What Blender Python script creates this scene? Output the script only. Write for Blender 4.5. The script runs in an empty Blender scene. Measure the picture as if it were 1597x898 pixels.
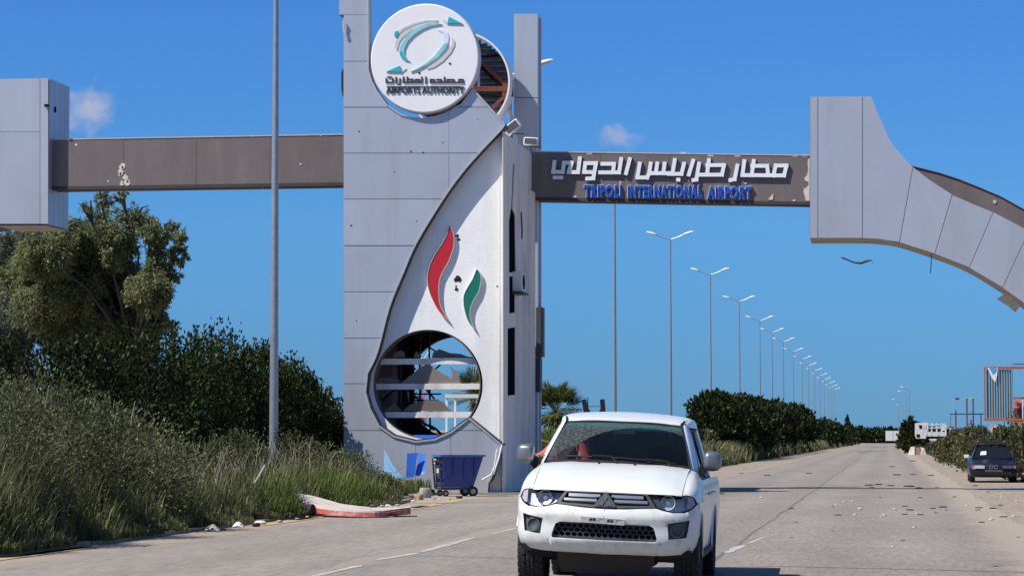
import bpy, bmesh, math, random
import numpy as np
from mathutils import Vector, Matrix, geometry
R = math.radians
rnd = random.Random(7)
rng = np.random.default_rng(7)
sc = bpy.context.scene
col = sc.collection

# ------------------------------------------------------------------ camera
PHI = R(8.34); TH = math.atan(235/4000); EYE = 1.5; F = 4000.0
cam = bpy.data.cameras.new('camera'); cam.sensor_width = 36; cam.lens = 36*F/1597
cam.clip_start = 0.5; cam.clip_end = 20000
co = bpy.data.objects.new('camera', cam); col.objects.link(co)
co.location = (0, 0, EYE); co.rotation_euler = (math.pi/2+TH, 0, PHI)
sc.camera = co
# ------------------------------------------------------------------ sun, sky, exposure
S = Vector((-0.66, -0.42, 1.0)).normalized()
EL = math.asin(S.z); AZ = math.atan2(S.x, S.y)
sl = bpy.data.lights.new('sun', 'SUN'); sl.energy = 5.0; sl.angle = R(0.5); sl.color = (1, .955, .88)
so = bpy.data.objects.new('sun', sl); col.objects.link(so)
so.rotation_euler = S.to_track_quat('Z', 'Y').to_euler(); so.location = (-30, -20, 60)
sc.view_settings.view_transform = 'Standard'; sc.view_settings.look = 'None'
sc.view_settings.exposure = 0.36; sc.view_settings.gamma = 1
w = bpy.data.worlds.new("World"); sc.world = w; w.use_nodes = True
nt = w.node_tree; nt.nodes.clear()
N = nt.nodes.new; L = nt.links.new
out = N('ShaderNodeOutputWorld'); bg = N('ShaderNodeBackground'); bg.inputs[1].default_value = 0.095
sky = N('ShaderNodeTexSky'); sky.sky_type = 'NISHITA'; sky.sun_disc = False
sky.sun_elevation = EL; sky.sun_rotation = AZ % (2*math.pi)
sky.air_density = 1.0; sky.dust_density = 0.2; sky.ozone_density = 4.0; sky.altitude = 1500
tint = N('ShaderNodeMix'); tint.data_type = 'RGBA'; tint.blend_type = 'MULTIPLY'; tint.inputs[0].default_value = 1
L(sky.outputs[0], tint.inputs[6]); 
tc = N('ShaderNodeTexCoord')
sep = N('ShaderNodeSeparateXYZ'); L(tc.outputs['Generated'], sep.inputs[0])
rmp = N('ShaderNodeValToRGB'); L(sep.outputs[2], rmp.inputs[0])
rmp.color_ramp.elements[0].position = 0.0; rmp.color_ramp.elements[0].color = (.165, .35, .73, 1)
rmp.color_ramp.elements[1].position = 0.18; rmp.color_ramp.elements[1].color = (.30, .60, 1.05, 1)
e = rmp.color_ramp.elements.new(0.5); e.color = (.55, .75, 1.0, 1)
e = rmp.color_ramp.elements.new(0.03); e.color = (.205, .395, .75, 1)
e = rmp.color_ramp.elements.new(0.083); e.color = (.29, .546, .875, 1)
for e_ in rmp.color_ramp.elements: c_ = e_.color; e_.color = (c_[0]*.93, c_[1]*1.04, c_[2], 1)
L(rmp.outputs[0], tint.inputs[7])
last = tint.outputs[2]
def pixdir(px, py):
    u = (px-798.5)/F; v = (449-py)/F
    a = math.cos(TH)-v*math.sin(TH); b = math.sin(TH)+v*math.cos(TH)
    return Vector((u*math.cos(PHI)-a*math.sin(PHI), u*math.sin(PHI)+a*math.cos(PHI), b))
def cloud(last, px, py, sx, sy, dens, seed):
    d = pixdir(px, py).normalized()
    sub = N('ShaderNodeVectorMath'); sub.operation = 'SUBTRACT'; sub.inputs[1].default_value = d
    L(tc.outputs['Generated'], sub.inputs[0])
    noi = N('ShaderNodeTexNoise'); noi.inputs['Scale'].default_value = 150; noi.inputs['Detail'].default_value = 6
    ofs = N('ShaderNodeVectorMath'); ofs.operation = 'ADD'; ofs.inputs[1].default_value = (seed, 0, 0)
    L(tc.outputs['Generated'], ofs.inputs[0]); L(ofs.outputs[0], noi.inputs['Vector'])
    ns = N('ShaderNodeVectorMath'); ns.operation = 'MULTIPLY_ADD'
    L(noi.outputs['Color'], ns.inputs[0]); k = sx*1.5
    ns.inputs[1].default_value = (k, k, k); ns.inputs[2].default_value = (-k/2, -k/2, -k/2)
    ad = N('ShaderNodeVectorMath'); ad.operation = 'ADD'; L(sub.outputs[0], ad.inputs[0]); L(ns.outputs[0], ad.inputs[1])
    scl = N('ShaderNodeVectorMath'); scl.operation = 'MULTIPLY'; scl.inputs[1].default_value = (1/sx, 1/sx, 1/sy)
    L(ad.outputs[0], scl.inputs[0])
    ln = N('ShaderNodeVectorMath'); ln.operation = 'LENGTH'; L(scl.outputs[0], ln.inputs[0])
    mr = N('ShaderNodeMapRange'); mr.interpolation_type = 'SMOOTHSTEP'
    mr.inputs['From Min'].default_value = 1.3; mr.inputs['From Max'].default_value = 0.1
    mr.inputs['To Min'].default_value = 0; mr.inputs['To Max'].default_value = dens
    L(ln.outputs['Value'], mr.inputs['Value'])
    mx = N('ShaderNodeMix'); mx.data_type = 'RGBA'; L(mr.outputs[0], mx.inputs[0]); L(last, mx.inputs[6])
    mx.inputs[7].default_value = (4.3, 4.2, 4.9, 1)
    return mx.outputs[2]
last = cloud(last, 134, 168, .011, .0085, .75, 3.1)
last = cloud(last, 966, 215, .010, .0045, .45, 8.7)
L(last, bg.inputs[0]); L(bg.outputs[0], out.inputs[0])

# ------------------------------------------------------------------ helpers
def atY(px, py, Y):
    d = pixdir(px, py); t = Y/d.y; return Vector((d.x*t, Y, EYE+d.z*t))
def atX(px, py, X):
    d = pixdir(px, py); t = X/d.x; return Vector((X, d.y*t, EYE+d.z*t))
def atZ(px, py, z=0.0):
    d = pixdir(px, py); t = (z-EYE)/d.z; return Vector((d.x*t, d.y*t, z))
def atD(px, py, D):
    d = pixdir(px, py); return Vector((d.x*D, d.y*D, EYE+d.z*D))
OFF = {}
def tags(o, label=None, category=None, group=None, kind=None):
    if label: o['label'] = label
    if category: o['category'] = category
    if group: o['group'] = group
    if kind: o['kind'] = kind
def thing(name, loc, label, category, group=None, rot=(0, 0, 0), local=False):
    o = bpy.data.objects.new(name, None); col.objects.link(o)
    o.location = loc; o.rotation_euler = rot; o.empty_display_size = .3
    tags(o, label, category, group)
    OFF[o.name] = Vector((0, 0, 0)) if local else Vector(loc)
    return o
def inside(p, poly):
    x, y = p[0], p[1]; c = False; j = len(poly)-1
    for i in range(len(poly)):
        xi, yi = poly[i][0], poly[i][1]; xj, yj = poly[j][0], poly[j][1]
        if (yi > y) != (yj > y) and x < (xj-xi)*(y-yi)/(yj-yi)+xi: c = not c
        j = i
    return c
def circ(cx, cy, r, n=48, ry=None, a0=0.0):
    ry = r if ry is None else ry
    return [(cx+r*math.cos(a0+2*math.pi*i/n), cy+ry*math.sin(a0+2*math.pi*i/n)) for i in range(n)]
def rect(x0, y0, x1, y1): return [(x0, y0), (x1, y0), (x1, y1), (x0, y1)]
def dens(loop, step):
    o = []
    for i in range(len(loop)):
        a = loop[i]; b = loop[(i+1) % len(loop)]
        n = max(1, int(math.dist(a, b)/step))
        for k in range(n): o.append((a[0]+(b[0]-a[0])*k/n, a[1]+(b[1]-a[1])*k/n))
    return o
def cr(pts, n=6, closed=False):
    """Catmull-Rom through points of any dimension"""
    P = [Vector(p) for p in pts]; m = len(P); o = []
    for i in range(m if closed else m-1):
        p0 = P[(i-1) % m] if closed or i > 0 else P[0]*2-P[1]
        p1 = P[i]; p2 = P[(i+1) % m]
        p3 = P[(i+2) % m] if closed or i+2 < m else P[-1]*2-P[-2]
        for k in range(n):
            t = k/n
            o.append(.5*((2*p1)+(p2-p0)*t+(2*p0-5*p1+4*p2-p3)*t*t+(3*p1-p0-3*p2+p3)*t**3))
    if not closed: o.append(P[-1])
    return o
class MB:
    def __init__(s): s.v = []; s.f = []
    def add(s, vs, fs):
        o = len(s.v); s.v += [tuple(v) for v in vs]; s.f += [[i+o for i in f] for f in fs]; return s
    def box(s, c, size, M=None):
        c = Vector(c); h = Vector(size)/2; vs = []
        for x in (-1, 1):
            for y in (-1, 1):
                for z in (-1, 1):
                    p = Vector((x*h.x, y*h.y, z*h.z))
                    if M: p = M @ p
                    vs.append(c+p)
        return s.add(vs, [(0, 1, 3, 2), (4, 6, 7, 5), (0, 4, 5, 1), (2, 3, 7, 6), (0, 2, 6, 4), (1, 5, 7, 3)])
    def bar(s, a, b, w, h=None, up=(0, 0, 1)):
        a = Vector(a); b = Vector(b); h = w if h is None else h
        d = (b-a).normalized(); u = Vector(up)
        if abs(d.dot(u)) > .98: u = Vector((0, 1, 0))
        x = d.cross(u).normalized(); y = x.cross(d).normalized()
        vs = [p+x*sx*w/2+y*sy*h/2 for p in (a, b) for sx, sy in ((-1, -1), (1, -1), (1, 1), (-1, 1))]
        return s.add(vs, [(3, 2, 1, 0), (4, 5, 6, 7), (0, 1, 5, 4), (1, 2, 6, 5), (2, 3, 7, 6), (3, 0, 4, 7)])
    def tube(s, pts, r, n=8, caps=True):
        pts = [Vector(p) for p in pts]; m = len(pts)
        rs = r if isinstance(r, (list, tuple)) else [r]*m
        vs = []; fs = []; prev = None
        for i, p in enumerate(pts):
            d = (pts[min(i+1, m-1)]-pts[max(i-1, 0)]).normalized()
            if prev is None:
                u = Vector((0, 0, 1)) if abs(d.z) < .9 else Vector((1, 0, 0))
            else: u = prev
            x = d.cross(u).normalized(); y = x.cross(d).normalized(); prev = y
            for k in range(n):
                a = 2*math.pi*k/n; vs.append(p+(x*math.cos(a)+y*math.sin(a))*rs[i])
        for i in range(m-1):
            for k in range(n):
                k2 = (k+1) % n; fs.append((i*n+k, i*n+k2, (i+1)*n+k2, (i+1)*n+k))
        if caps: fs.append(tuple(range(n))[::-1]); fs.append(tuple((m-1)*n+k for k in range(n)))
        return s.add(vs, fs)
    def lathe(s, c, prof, n=32, axis='x', a0=0, a1=2*math.pi):
        """prof = [(along, radius)]"""
        c = Vector(c); vs = []; fs = []; full = abs(a1-a0-2*math.pi) < 1e-6; m = n if full else n+1
        for (t, r) in prof:
            for k in range(m):
                a = a0+(a1-a0)*k/n; ca, sa = r*math.cos(a), r*math.sin(a)
                vs.append(c+Vector({'x': (t, ca, sa), 'y': (ca, t, sa), 'z': (ca, sa, t)}[axis]))
        for i in range(len(prof)-1):
            for k in range(n):
                k2 = (k+1) % m; fs.append((i*m+k, i*m+k2, (i+1)*m+k2, (i+1)*m+k))
        return s.add(vs, fs)
    def region(s, loops, keep, f0, f1=None, step=None):
        V = []; E = []
        for lp in loops:
            if step: lp = dens(lp, step)
            o = len(V); n = len(lp); V += [Vector((p[0], p[1])) for p in lp]
            E += [(o+i, o+(i+1) % n) for i in range(n)]
        if step:
            xs = [v.x for v in V]; ys = [v.y for v in V]
            x = min(xs)+step*.5
            while x < max(xs):
                y = min(ys)+step*.5
                while y < max(ys):
                    if keep((x, y)): V.append(Vector((x, y)))
                    y += step
                x += step
        r = geometry.delaunay_2d_cdt(V, E, [], 0, 1e-7)
        vv, ff = r[0], r[2]
        tr = [f for f in ff if keep(((vv[f[0]].x+vv[f[1]].x+vv[f[2]].x)/3, (vv[f[0]].y+vv[f[1]].y+vv[f[2]].y)/3))]
        used = sorted({i for f in tr for i in f}); mp = {j: i for i, j in enumerate(used)}
        tr = [[mp[i] for i in f] for f in tr]; P = [vv[j] for j in used]
        A = [Vector(f0(p)) for p in P]
        if f1 is None: return s.add(A, tr)
        B = [Vector(f1(p)) for p in P]; n = len(P)
        cnt = {}
        for f in tr:
            for a, b in ((f[0], f[1]), (f[1], f[2]), (f[2], f[0])): cnt[(a, b)] = 1
        sides = [(b, a, a+n, b+n) for (a, b) in cnt if (b, a) not in cnt]
        return s.add(A+B, [f for f in tr]+[[i+n for i in f[::-1]] for f in tr]+sides)
    def plate(s, outer, f0, f1=None, holes=(), step=None):
        return s.region([outer]+list(holes), lambda p: inside(p, outer) and not any(inside(p, h) for h in holes), f0, f1, step)
    def strokes(s, lines, w, f0, f1, ext=True):
        quads = []
        for ln in lines:
            for a, b in zip(ln[:-1], ln[1:]):
                a = Vector(a[:2]); b = Vector(b[:2]); d = (b-a); d.normalize(); n = Vector((-d.y, d.x))*w/2
                e = d*w/2 if ext else d*0
                quads.append([tuple(q) for q in (a-e-n, b+e-n, b+e+n, a-e+n)])
        return s.region(quads, lambda p: any(inside(p, q) for q in quads), f0, f1)
    def surf(s, ctrl, nu=6, nv=6, mirror=False):
        rows = [cr(r, nv) for r in ctrl]; cols = list(zip(*rows))
        g = [cr(c, nu) for c in cols]; m = len(g); n = len(g[0])
        vs = [p for c in g for p in c]
        fs = [(i*n+j, i*n+j+1, (i+1)*n+j+1, (i+1)*n+j) for i in range(m-1) for j in range(n-1)]
        return s.add(vs, fs)
    def loft(s, rings, cap=True, closed=True):
        n = len(rings[0]); vs = [p for r in rings for p in r]; fs = []
        for i in range(len(rings)-1):
            for k in range(n if closed else n-1):
                k2 = (k+1) % n; fs.append((i*n+k, i*n+k2, (i+1)*n+k2, (i+1)*n+k))
        if cap: fs.append(tuple(range(n))[::-1]); fs.append(tuple((len(rings)-1)*n+k for k in range(n)))
        return s.add(vs, fs)
    def mirror(s):
        o = len(s.v); s.v += [(-x, y, z) for x, y, z in s.v]; s.f += [[i+o for i in f[::-1]] for f in list(s.f)]; return s
    def xf(s, fn): s.v = [tuple(fn(Vector(v))) for v in s.v]; return s
    def mesh(s, name, mat, smooth=None, off=Vector((0, 0, 0))):
        me = bpy.data.meshes.new(name)
        me.from_pydata([(x-off.x, y-off.y, z-off.z) for x, y, z in s.v], [], s.f)
        bm = bmesh.new(); bm.from_mesh(me); bmesh.ops.remove_doubles(bm, verts=bm.verts, dist=1e-5)
        bmesh.ops.recalc_face_normals(bm, faces=bm.faces); bm.to_mesh(me); bm.free()
        for m in (mat if isinstance(mat, (list, tuple)) else [mat]): me.materials.append(m)
        if smooth:
            me.polygons.foreach_set('use_smooth', [True]*len(me.polygons)); me.set_sharp_from_angle(angle=R(smooth))
        return me
    def pieces(s):
        par = list(range(len(s.v)))
        def fd(a):
            while par[a] != a: par[a] = par[par[a]]; a = par[a]
            return a
        key = {}
        for i, v in enumerate(s.v):
            k = (round(v[0], 4), round(v[1], 4), round(v[2], 4))
            if k in key: par[fd(i)] = fd(key[k])
            else: key[k] = i
        for f in s.f:
            for j in f[1:]: par[fd(j)] = fd(f[0])
        gr = {}
        for f in s.f: gr.setdefault(fd(f[0]), []).append(f)
        o = []
        for fs in gr.values():
            used = sorted({i for f in fs for i in f}); mp = {j: i for i, j in enumerate(used)}
            m = MB(); m.v = [s.v[j] for j in used]; m.f = [[mp[i] for i in f] for f in fs]; o.append(m)
        return o
    def split(s, name, mat, parent=None, smooth=None, **kw):
        return [p.build(name, mat, parent, smooth, **kw) for p in s.pieces()]
    def build(s, name, mat, parent=None, smooth=None, **kw):
        if parent is not None: off = OFF[parent.name]; loc = None
        else:
            a = np.array(s.v); off = Vector((float(a[:, 0].mean()), float(a[:, 1].mean()), float(a[:, 2].min())))
        me = s.mesh(name, mat, smooth, off)
        o = bpy.data.objects.new(name, me); col.objects.link(o)
        if parent is None: o.location = off
        else: o.parent = parent
        OFF[o.name] = off
        tags(o, **kw); return o
def npmesh(name, verts, faces, mat, parent=None, k=4, off=None, **kw):
    """faces: (M,k) array"""
    verts = np.asarray(verts, dtype=np.float64); faces = np.asarray(faces, dtype=np.int32)
    if off is None:
        off = np.array(OFF[parent.name]) if parent is not None else np.array([verts[:, 0].mean(), verts[:, 1].mean(), verts[:, 2].min()])
    me = bpy.data.meshes.new(name); me.vertices.add(len(verts))
    me.vertices.foreach_set('co', (verts-off).astype(np.float32).ravel())
    me.loops.add(faces.size); me.loops.foreach_set('vertex_index', faces.ravel())
    me.polygons.add(len(faces)); me.polygons.foreach_set('loop_start', np.arange(0, faces.size, k, dtype=np.int32))
    me.update(calc_edges=True); me.materials.append(mat)
    o = bpy.data.objects.new(name, me); col.objects.link(o)
    if parent is None: o.location = off
    else: o.parent = parent
    OFF[o.name] = Vector(off); tags(o, **kw); return o
def copy_tree(o, parent=None):
    c = o.copy(); col.objects.link(c); c.parent = parent; OFF[c.name] = OFF.get(o.name, Vector())
    for ch in list(o.children): copy_tree(ch, c)
    return c

# ------------------------------------------------------------------ materials
def mat(name, c, rough=.6, metal=0., var=.12, vs=3., bump=0., bs=40., dirt=None, dirt_amt=.4, ds=.8, streak=False, spec=.5, coat=0., island=0., objrand=0.):
    m = bpy.data.materials.new(name); m.use_nodes = True; t = m.node_tree; n = t.nodes.new; l = t.links.new
    p = t.nodes['Principled BSDF']; p.inputs['Roughness'].default_value = rough; p.inputs['Metallic'].default_value = metal
    p.inputs['Specular IOR Level'].default_value = spec; p.inputs['Coat Weight'].default_value = coat; p.inputs['Coat Roughness'].default_value = .08
    co_ = n('ShaderNodeTexCoord'); src = co_.outputs['Object']
    no = n('ShaderNodeTexNoise'); no.inputs['Scale'].default_value = vs; no.inputs['Detail'].default_value = 8; no.inputs['Roughness'].default_value = .65
    l(src, no.inputs['Vector'])
    r = n('ShaderNodeMapRange'); l(no.outputs['Fac'], r.inputs['Value']); r.inputs['From Min'].default_value = .3; r.inputs['From Max'].default_value = .7
    mx = n('ShaderNodeMix'); mx.data_type = 'RGBA'; l(r.outputs[0], mx.inputs[0])
    mx.inputs[6].default_value = (*[x*(1-var) for x in c], 1); mx.inputs[7].default_value = (*[min(1, x*(1+var)) for x in c], 1)
    last = mx.outputs[2]
    if dirt:
        mp = n('ShaderNodeMapping'); mp.inputs['Scale'].default_value = (1, 1, .15) if streak else (1, 1, 1); l(src, mp.inputs[0])
        nd = n('ShaderNodeTexNoise'); nd.inputs['Scale'].default_value = ds; nd.inputs['Detail'].default_value = 10; nd.inputs['Roughness'].default_value = .7
        l(mp.outputs[0], nd.inputs['Vector'])
        rd = n('ShaderNodeMapRange'); l(nd.outputs['Fac'], rd.inputs['Value']); rd.inputs['From Min'].default_value = .48; rd.inputs['From Max'].default_value = .72
        rd.inputs['To Max'].default_value = dirt_amt
        m2 = n('ShaderNodeMix'); m2.data_type = 'RGBA'; l(rd.outputs[0], m2.inputs[0]); l(last, m2.inputs[6]); m2.inputs[7].default_value = (*dirt, 1); last = m2.outputs[2]
    if objrand:
        oi = n('ShaderNodeObjectInfo'); ho = n('ShaderNodeHueSaturation'); l(last, ho.inputs['Color'])
        ro = n('ShaderNodeMapRange'); l(oi.outputs['Random'], ro.inputs['Value']); ro.inputs['To Min'].default_value = 1-objrand; ro.inputs['To Max'].default_value = 1+objrand; l(ro.outputs[0], ho.inputs['Value']); last = ho.outputs[0]
    if island:
        g = n('ShaderNodeNewGeometry'); hs = n('ShaderNodeHueSaturation'); l(last, hs.inputs['Color'])
        ri = n('ShaderNodeMapRange'); l(g.outputs['Random Per Island'], ri.inputs['Value']); ri.inputs['To Min'].default_value = 1-island; ri.inputs['To Max'].default_value = 1+island
        l(ri.outputs[0], hs.inputs['Value'])
        rh = n('ShaderNodeMapRange'); l(g.outputs['Random Per Island'], rh.inputs['Value']); rh.inputs['To Min'].default_value = .53; rh.inputs['To Max'].default_value = .47
        l(rh.outputs[0], hs.inputs['Hue']); last = hs.outputs[0]
    l(last, p.inputs['Base Color'])
    if bump:
        nb = n('ShaderNodeTexNoise'); nb.inputs['Scale'].default_value = bs; nb.inputs['Detail'].default_value = 6; l(src, nb.inputs['Vector'])
        b = n('ShaderNodeBump'); b.inputs['Strength'].default_value = bump; b.inputs['Distance'].default_value = .02; l(nb.outputs['Fac'], b.inputs['Height']); l(b.outputs[0], p.inputs['Normal'])
    return m
def leafmat(name, c, c2, trans=.35, island=.45):
    m = bpy.data.materials.new(name); m.use_nodes = True; t = m.node_tree; n = t.nodes.new; l = t.links.new
    t.nodes.clear(); o = n('ShaderNodeOutputMaterial')
    g = n('ShaderNodeNewGeometry'); co_ = n('ShaderNodeTexCoord')
    no = n('ShaderNodeTexNoise'); no.inputs['Scale'].default_value = .9; no.inputs['Detail'].default_value = 4; l(co_.outputs['Object'], no.inputs['Vector'])
    ad = n('ShaderNodeMath'); ad.operation = 'MULTIPLY_ADD'; l(g.outputs['Random Per Island'], ad.inputs[0]); ad.inputs[1].default_value = .6; 
    s2 = n('ShaderNodeMath'); s2.operation = 'MULTIPLY_ADD'; l(no.outputs['Fac'], s2.inputs[0]); s2.inputs[1].default_value = 1.6; s2.inputs[2].default_value = -.6
    l(s2.outputs[0], ad.inputs[2])
    mx = n('ShaderNodeMix'); mx.data_type = 'RGBA'; l(ad.outputs[0], mx.inputs[0]); mx.inputs[6].default_value = (*c, 1); mx.inputs[7].default_value = (*c2, 1)
    oi = n('ShaderNodeObjectInfo'); ho = n('ShaderNodeHueSaturation'); l(mx.outputs[2], ho.inputs['Color'])
    ro = n('ShaderNodeMapRange'); l(oi.outputs['Random'], ro.inputs['Value']); ro.inputs['To Min'].default_value = .75; ro.inputs['To Max'].default_value = 1.25; l(ro.outputs[0], ho.inputs['Value'])
    hs = n('ShaderNodeHueSaturation'); l(ho.outputs[0], hs.inputs['Color'])
    mt = n('ShaderNodeMath'); mt.operation = 'FRACT'; m3 = n('ShaderNodeMath'); m3.operation = 'MULTIPLY'; l(g.outputs['Random Per Island'], m3.inputs[0]); m3.inputs[1].default_value = 17.3; l(m3.outputs[0], mt.inputs[0])
    ri = n('ShaderNodeMapRange'); l(mt.outputs[0], ri.inputs['Value']); ri.inputs['To Min'].default_value = 1-island; ri.inputs['To Max'].default_value = 1+island
    l(ri.outputs[0], hs.inputs['Value'])
    df = n('ShaderNodeBsdfDiffuse'); tr = n('ShaderNodeBsdfTranslucent'); l(hs.outputs[0], df.inputs[0]); l(hs.outputs[0], tr.inputs[0])
    ms = n('ShaderNodeMixShader'); ms.inputs[0].default_value = trans; l(df.outputs[0], ms.inputs[1]); l(tr.outputs[0], ms.inputs[2])
    gl = n('ShaderNodeBsdfGlossy'); gl.inputs['Roughness'].default_value = .45; fr = n('ShaderNodeMixShader'); fr.inputs[0].default_value = .012
    l(ms.outputs[0], fr.inputs[1]); l(gl.outputs[0], fr.inputs[2]); l(fr.outputs[0], o.inputs[0])
    return m
M = {}
M['silver'] = mat('silver_cladding', (.46, .48, .53), .42, .4, .035, .9, dirt=(.29, .27, .25), dirt_amt=.38, ds=1.1, streak=True, bump=.3, bs=.9, objrand=.04)
M['core'] = mat('dark_joint', (.06, .055, .055), .8)
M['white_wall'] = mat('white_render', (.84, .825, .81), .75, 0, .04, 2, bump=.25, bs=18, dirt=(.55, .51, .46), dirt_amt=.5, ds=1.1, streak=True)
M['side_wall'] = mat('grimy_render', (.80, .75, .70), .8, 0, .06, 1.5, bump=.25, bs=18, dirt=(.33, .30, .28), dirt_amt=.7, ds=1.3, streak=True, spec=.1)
M['disc'] = mat('disc_white', (.80, .79, .80), .5, 0, .02, 1, dirt=(.66, .62, .58), dirt_amt=.3, ds=2, streak=True)
M['trim'] = mat('metal_trim', (.50, .49, .48), .5, .4, .08)
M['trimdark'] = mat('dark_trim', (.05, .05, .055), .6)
M['brown'] = mat('brown_fascia', (.15, .122, .118), .6, .05, .08, 1.2, objrand=.05, dirt=(.27, .23, .20), dirt_amt=.4, ds=1.5, streak=True, bump=.05, bs=5)
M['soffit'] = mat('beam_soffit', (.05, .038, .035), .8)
M['beige'] = mat('stained_soffit', (.42, .37, .30), .8, 0, .2, 2, dirt=(.12, .09, .07), dirt_amt=.8, ds=2)
M['peel'] = mat('bare_backing', (.62, .57, .47), .8, 0, .15, 8)
M['red'] = mat('red_sign', (.50, .012, .02), .45, 0, .08, 3)
M['green'] = mat('green_sign', (.0, .17, .115), .45, 0, .1, 3)
M['letter'] = mat('white_letter', (.78, .80, .84), .4, 0, .03)
M['blue_letter'] = mat('blue_letter', (.012, .07, .42), .4, 0, .05)
M['letteredge'] = mat('pale_letter_edge', (.50, .64, .85), .5, 0, .05)
M['black'] = mat('black_letter', (.03, .025, .03), .5)
M['teal'] = mat('teal_mark', (.02, .42, .50), .4, 0, .1)
M['tealpale'] = mat('pale_teal_mark', (.28, .58, .64), .4, 0, .2, 4)
M['bandgrey'] = mat('grey_mark', (.58, .58, .55), .5, 0, .05)
M['bandlav'] = mat('pale_mark', (.66, .72, .86), .5, 0, .05)
M['rust'] = mat('rusty_red_steel', (.13, .032, .02), .75, .1, .25, 6)
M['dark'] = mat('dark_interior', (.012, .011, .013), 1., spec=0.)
M['corr'] = mat('grey_sheeting', (.075, .08, .09), .7, .2, .2, 5)
M['lining'] = mat('brown_lining', (.12, .10, .09), .8, 0, .25, 5)
M['ledge'] = mat('white_ledge', (.72, .72, .74), .6, 0, .05)
M['galv'] = mat('galvanised_steel', (.34, .36, .38), .45, .6, .12, 9, dirt=(.2, .2, .19), dirt_amt=.4, ds=5)
M['lampwhite'] = mat('lamp_housing', (.62, .62, .60), .5, 0, .08)
M['asphalt'] = None
M['paint'] = mat('worn_white_paint', (.42, .41, .39), .9, 0, .15, 20, dirt=(.23, .21, .195), dirt_amt=1.3, ds=5, spec=.1)
M['ochre'] = mat('worn_yellow_paint', (.44, .29, .11), .85, 0, .15, 10, dirt=(.36, .30, .23), dirt_amt=.9, ds=3)
M['kerbdirt'] = mat('soiled_kerb', (.27, .23, .18), .9, 0, .2, 4, bump=.4, bs=20, dirt=(.38, .25, .10), dirt_amt=.9, ds=1.2)
M['kerbtop'] = mat('dusty_concrete', (.47, .42, .38), .85, 0, .1, 8, bump=.3, bs=30, dirt=(.33, .27, .22), dirt_amt=.5, ds=3)
M['kerbred'] = mat('worn_red_paint', (.50, .10, .09), .75, 0, .15, 8, dirt=(.52, .44, .38), dirt_amt=1., ds=5)
M['rubber'] = mat('rubber', (.022, .021, .021), .85, 0, .2, 12, bump=.3, bs=60)
M['bin'] = mat('blue_plastic', (.018, .045, .24), .4, 0, .12, 4, dirt=(.08, .09, .13), dirt_amt=.4, ds=4)
M['binrim'] = mat('faded_blue_plastic', (.06, .14, .36), .45, 0, .1, 4)
M['sheetblue'] = mat('bright_blue_sheet', (.045, .19, .75), .45, 0, .06, 3)
M['sheetteal'] = mat('faded_blue_sheet', (.13, .30, .50), .6, 0, .1, 3)
M['brick'] = mat('tan_block', (.38, .26, .16), .9, 0, .2, 6, bump=.3)
M['stone'] = mat('grey_stone', (.34, .30, .26), .9, 0, .2, 5, bump=.4, bs=20)
M['charred'] = mat('dark_scrap', (.05, .045, .042), .95, 0, .2, spec=.05)
M['palewaste'] = mat('pale_litter', (.60, .58, .54), .8, spec=.1)
M['pebble'] = mat('pale_pebble', (.46, .43, .39), .9, spec=.05)
M['orange'] = mat('orange_paint', (.36, .11, .04), .6, 0, .15, 4, dirt=(.25, .08, .04), dirt_amt=.6, ds=3)
M['corrsteel'] = mat('corrugated_steel', (.20, .205, .20), .7, .05, .12, 3, dirt=(.13, .12, .11), dirt_amt=.7, ds=3, streak=True)
M['mint'] = mat('mint_paint', (.22, .48, .38), .6)
M['maroon'] = mat('maroon_paint', (.16, .03, .045), .6)
M['whitetruck'] = mat('dusty_white', (.66, .65, .62), .55, 0, .08, 2, dirt=(.3, .26, .2), dirt_amt=.6, ds=2)
M['mesh'] = mat('mesh_grey', (.10, .10, .10), .6)
M['bark'] = mat('bark', (.05, .04, .03), .9, 0, .25, 5, bump=.5, bs=12)
M['twig'] = mat('dry_twig', (.26, .225, .155), .9, 0, .2, 4)
M['tanwall'] = mat('tan_wall', (.30, .20, .14), .85, 0, .2, 3)
M['hedge'] = leafmat('hedge_leaf', (.012, .020, .007), (.042, .056, .014), .2, .55)
M['tree'] = leafmat('tree_leaf', (.085, .105, .045), (.24, .25, .115), .5)
M['treeback'] = leafmat('blue_green_leaf', (.11, .15, .115), (.22, .25, .17), .5)
M['weed'] = leafmat('weed_blade', (.085, .095, .04), (.215, .205, .105), .3, .4)
M['weedgreen'] = leafmat('green_grass_blade', (.055, .085, .022), (.13, .155, .05), .35, .4)
M['freshgrass'] = leafmat('fresh_grass_blade', (.07, .11, .02), (.15, .19, .05), .4, .35)
M['shrub'] = leafmat('dusty_shrub_leaf', (.068, .082, .034), (.185, .18, .09), .3, .5)
M['weedfar'] = leafmat('far_weed', (.07, .08, .035), (.15, .142, .07), .25, .3)
M['palm'] = leafmat('palm_frond', (.07, .09, .025), (.18, .20, .065), .3, .4)

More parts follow.
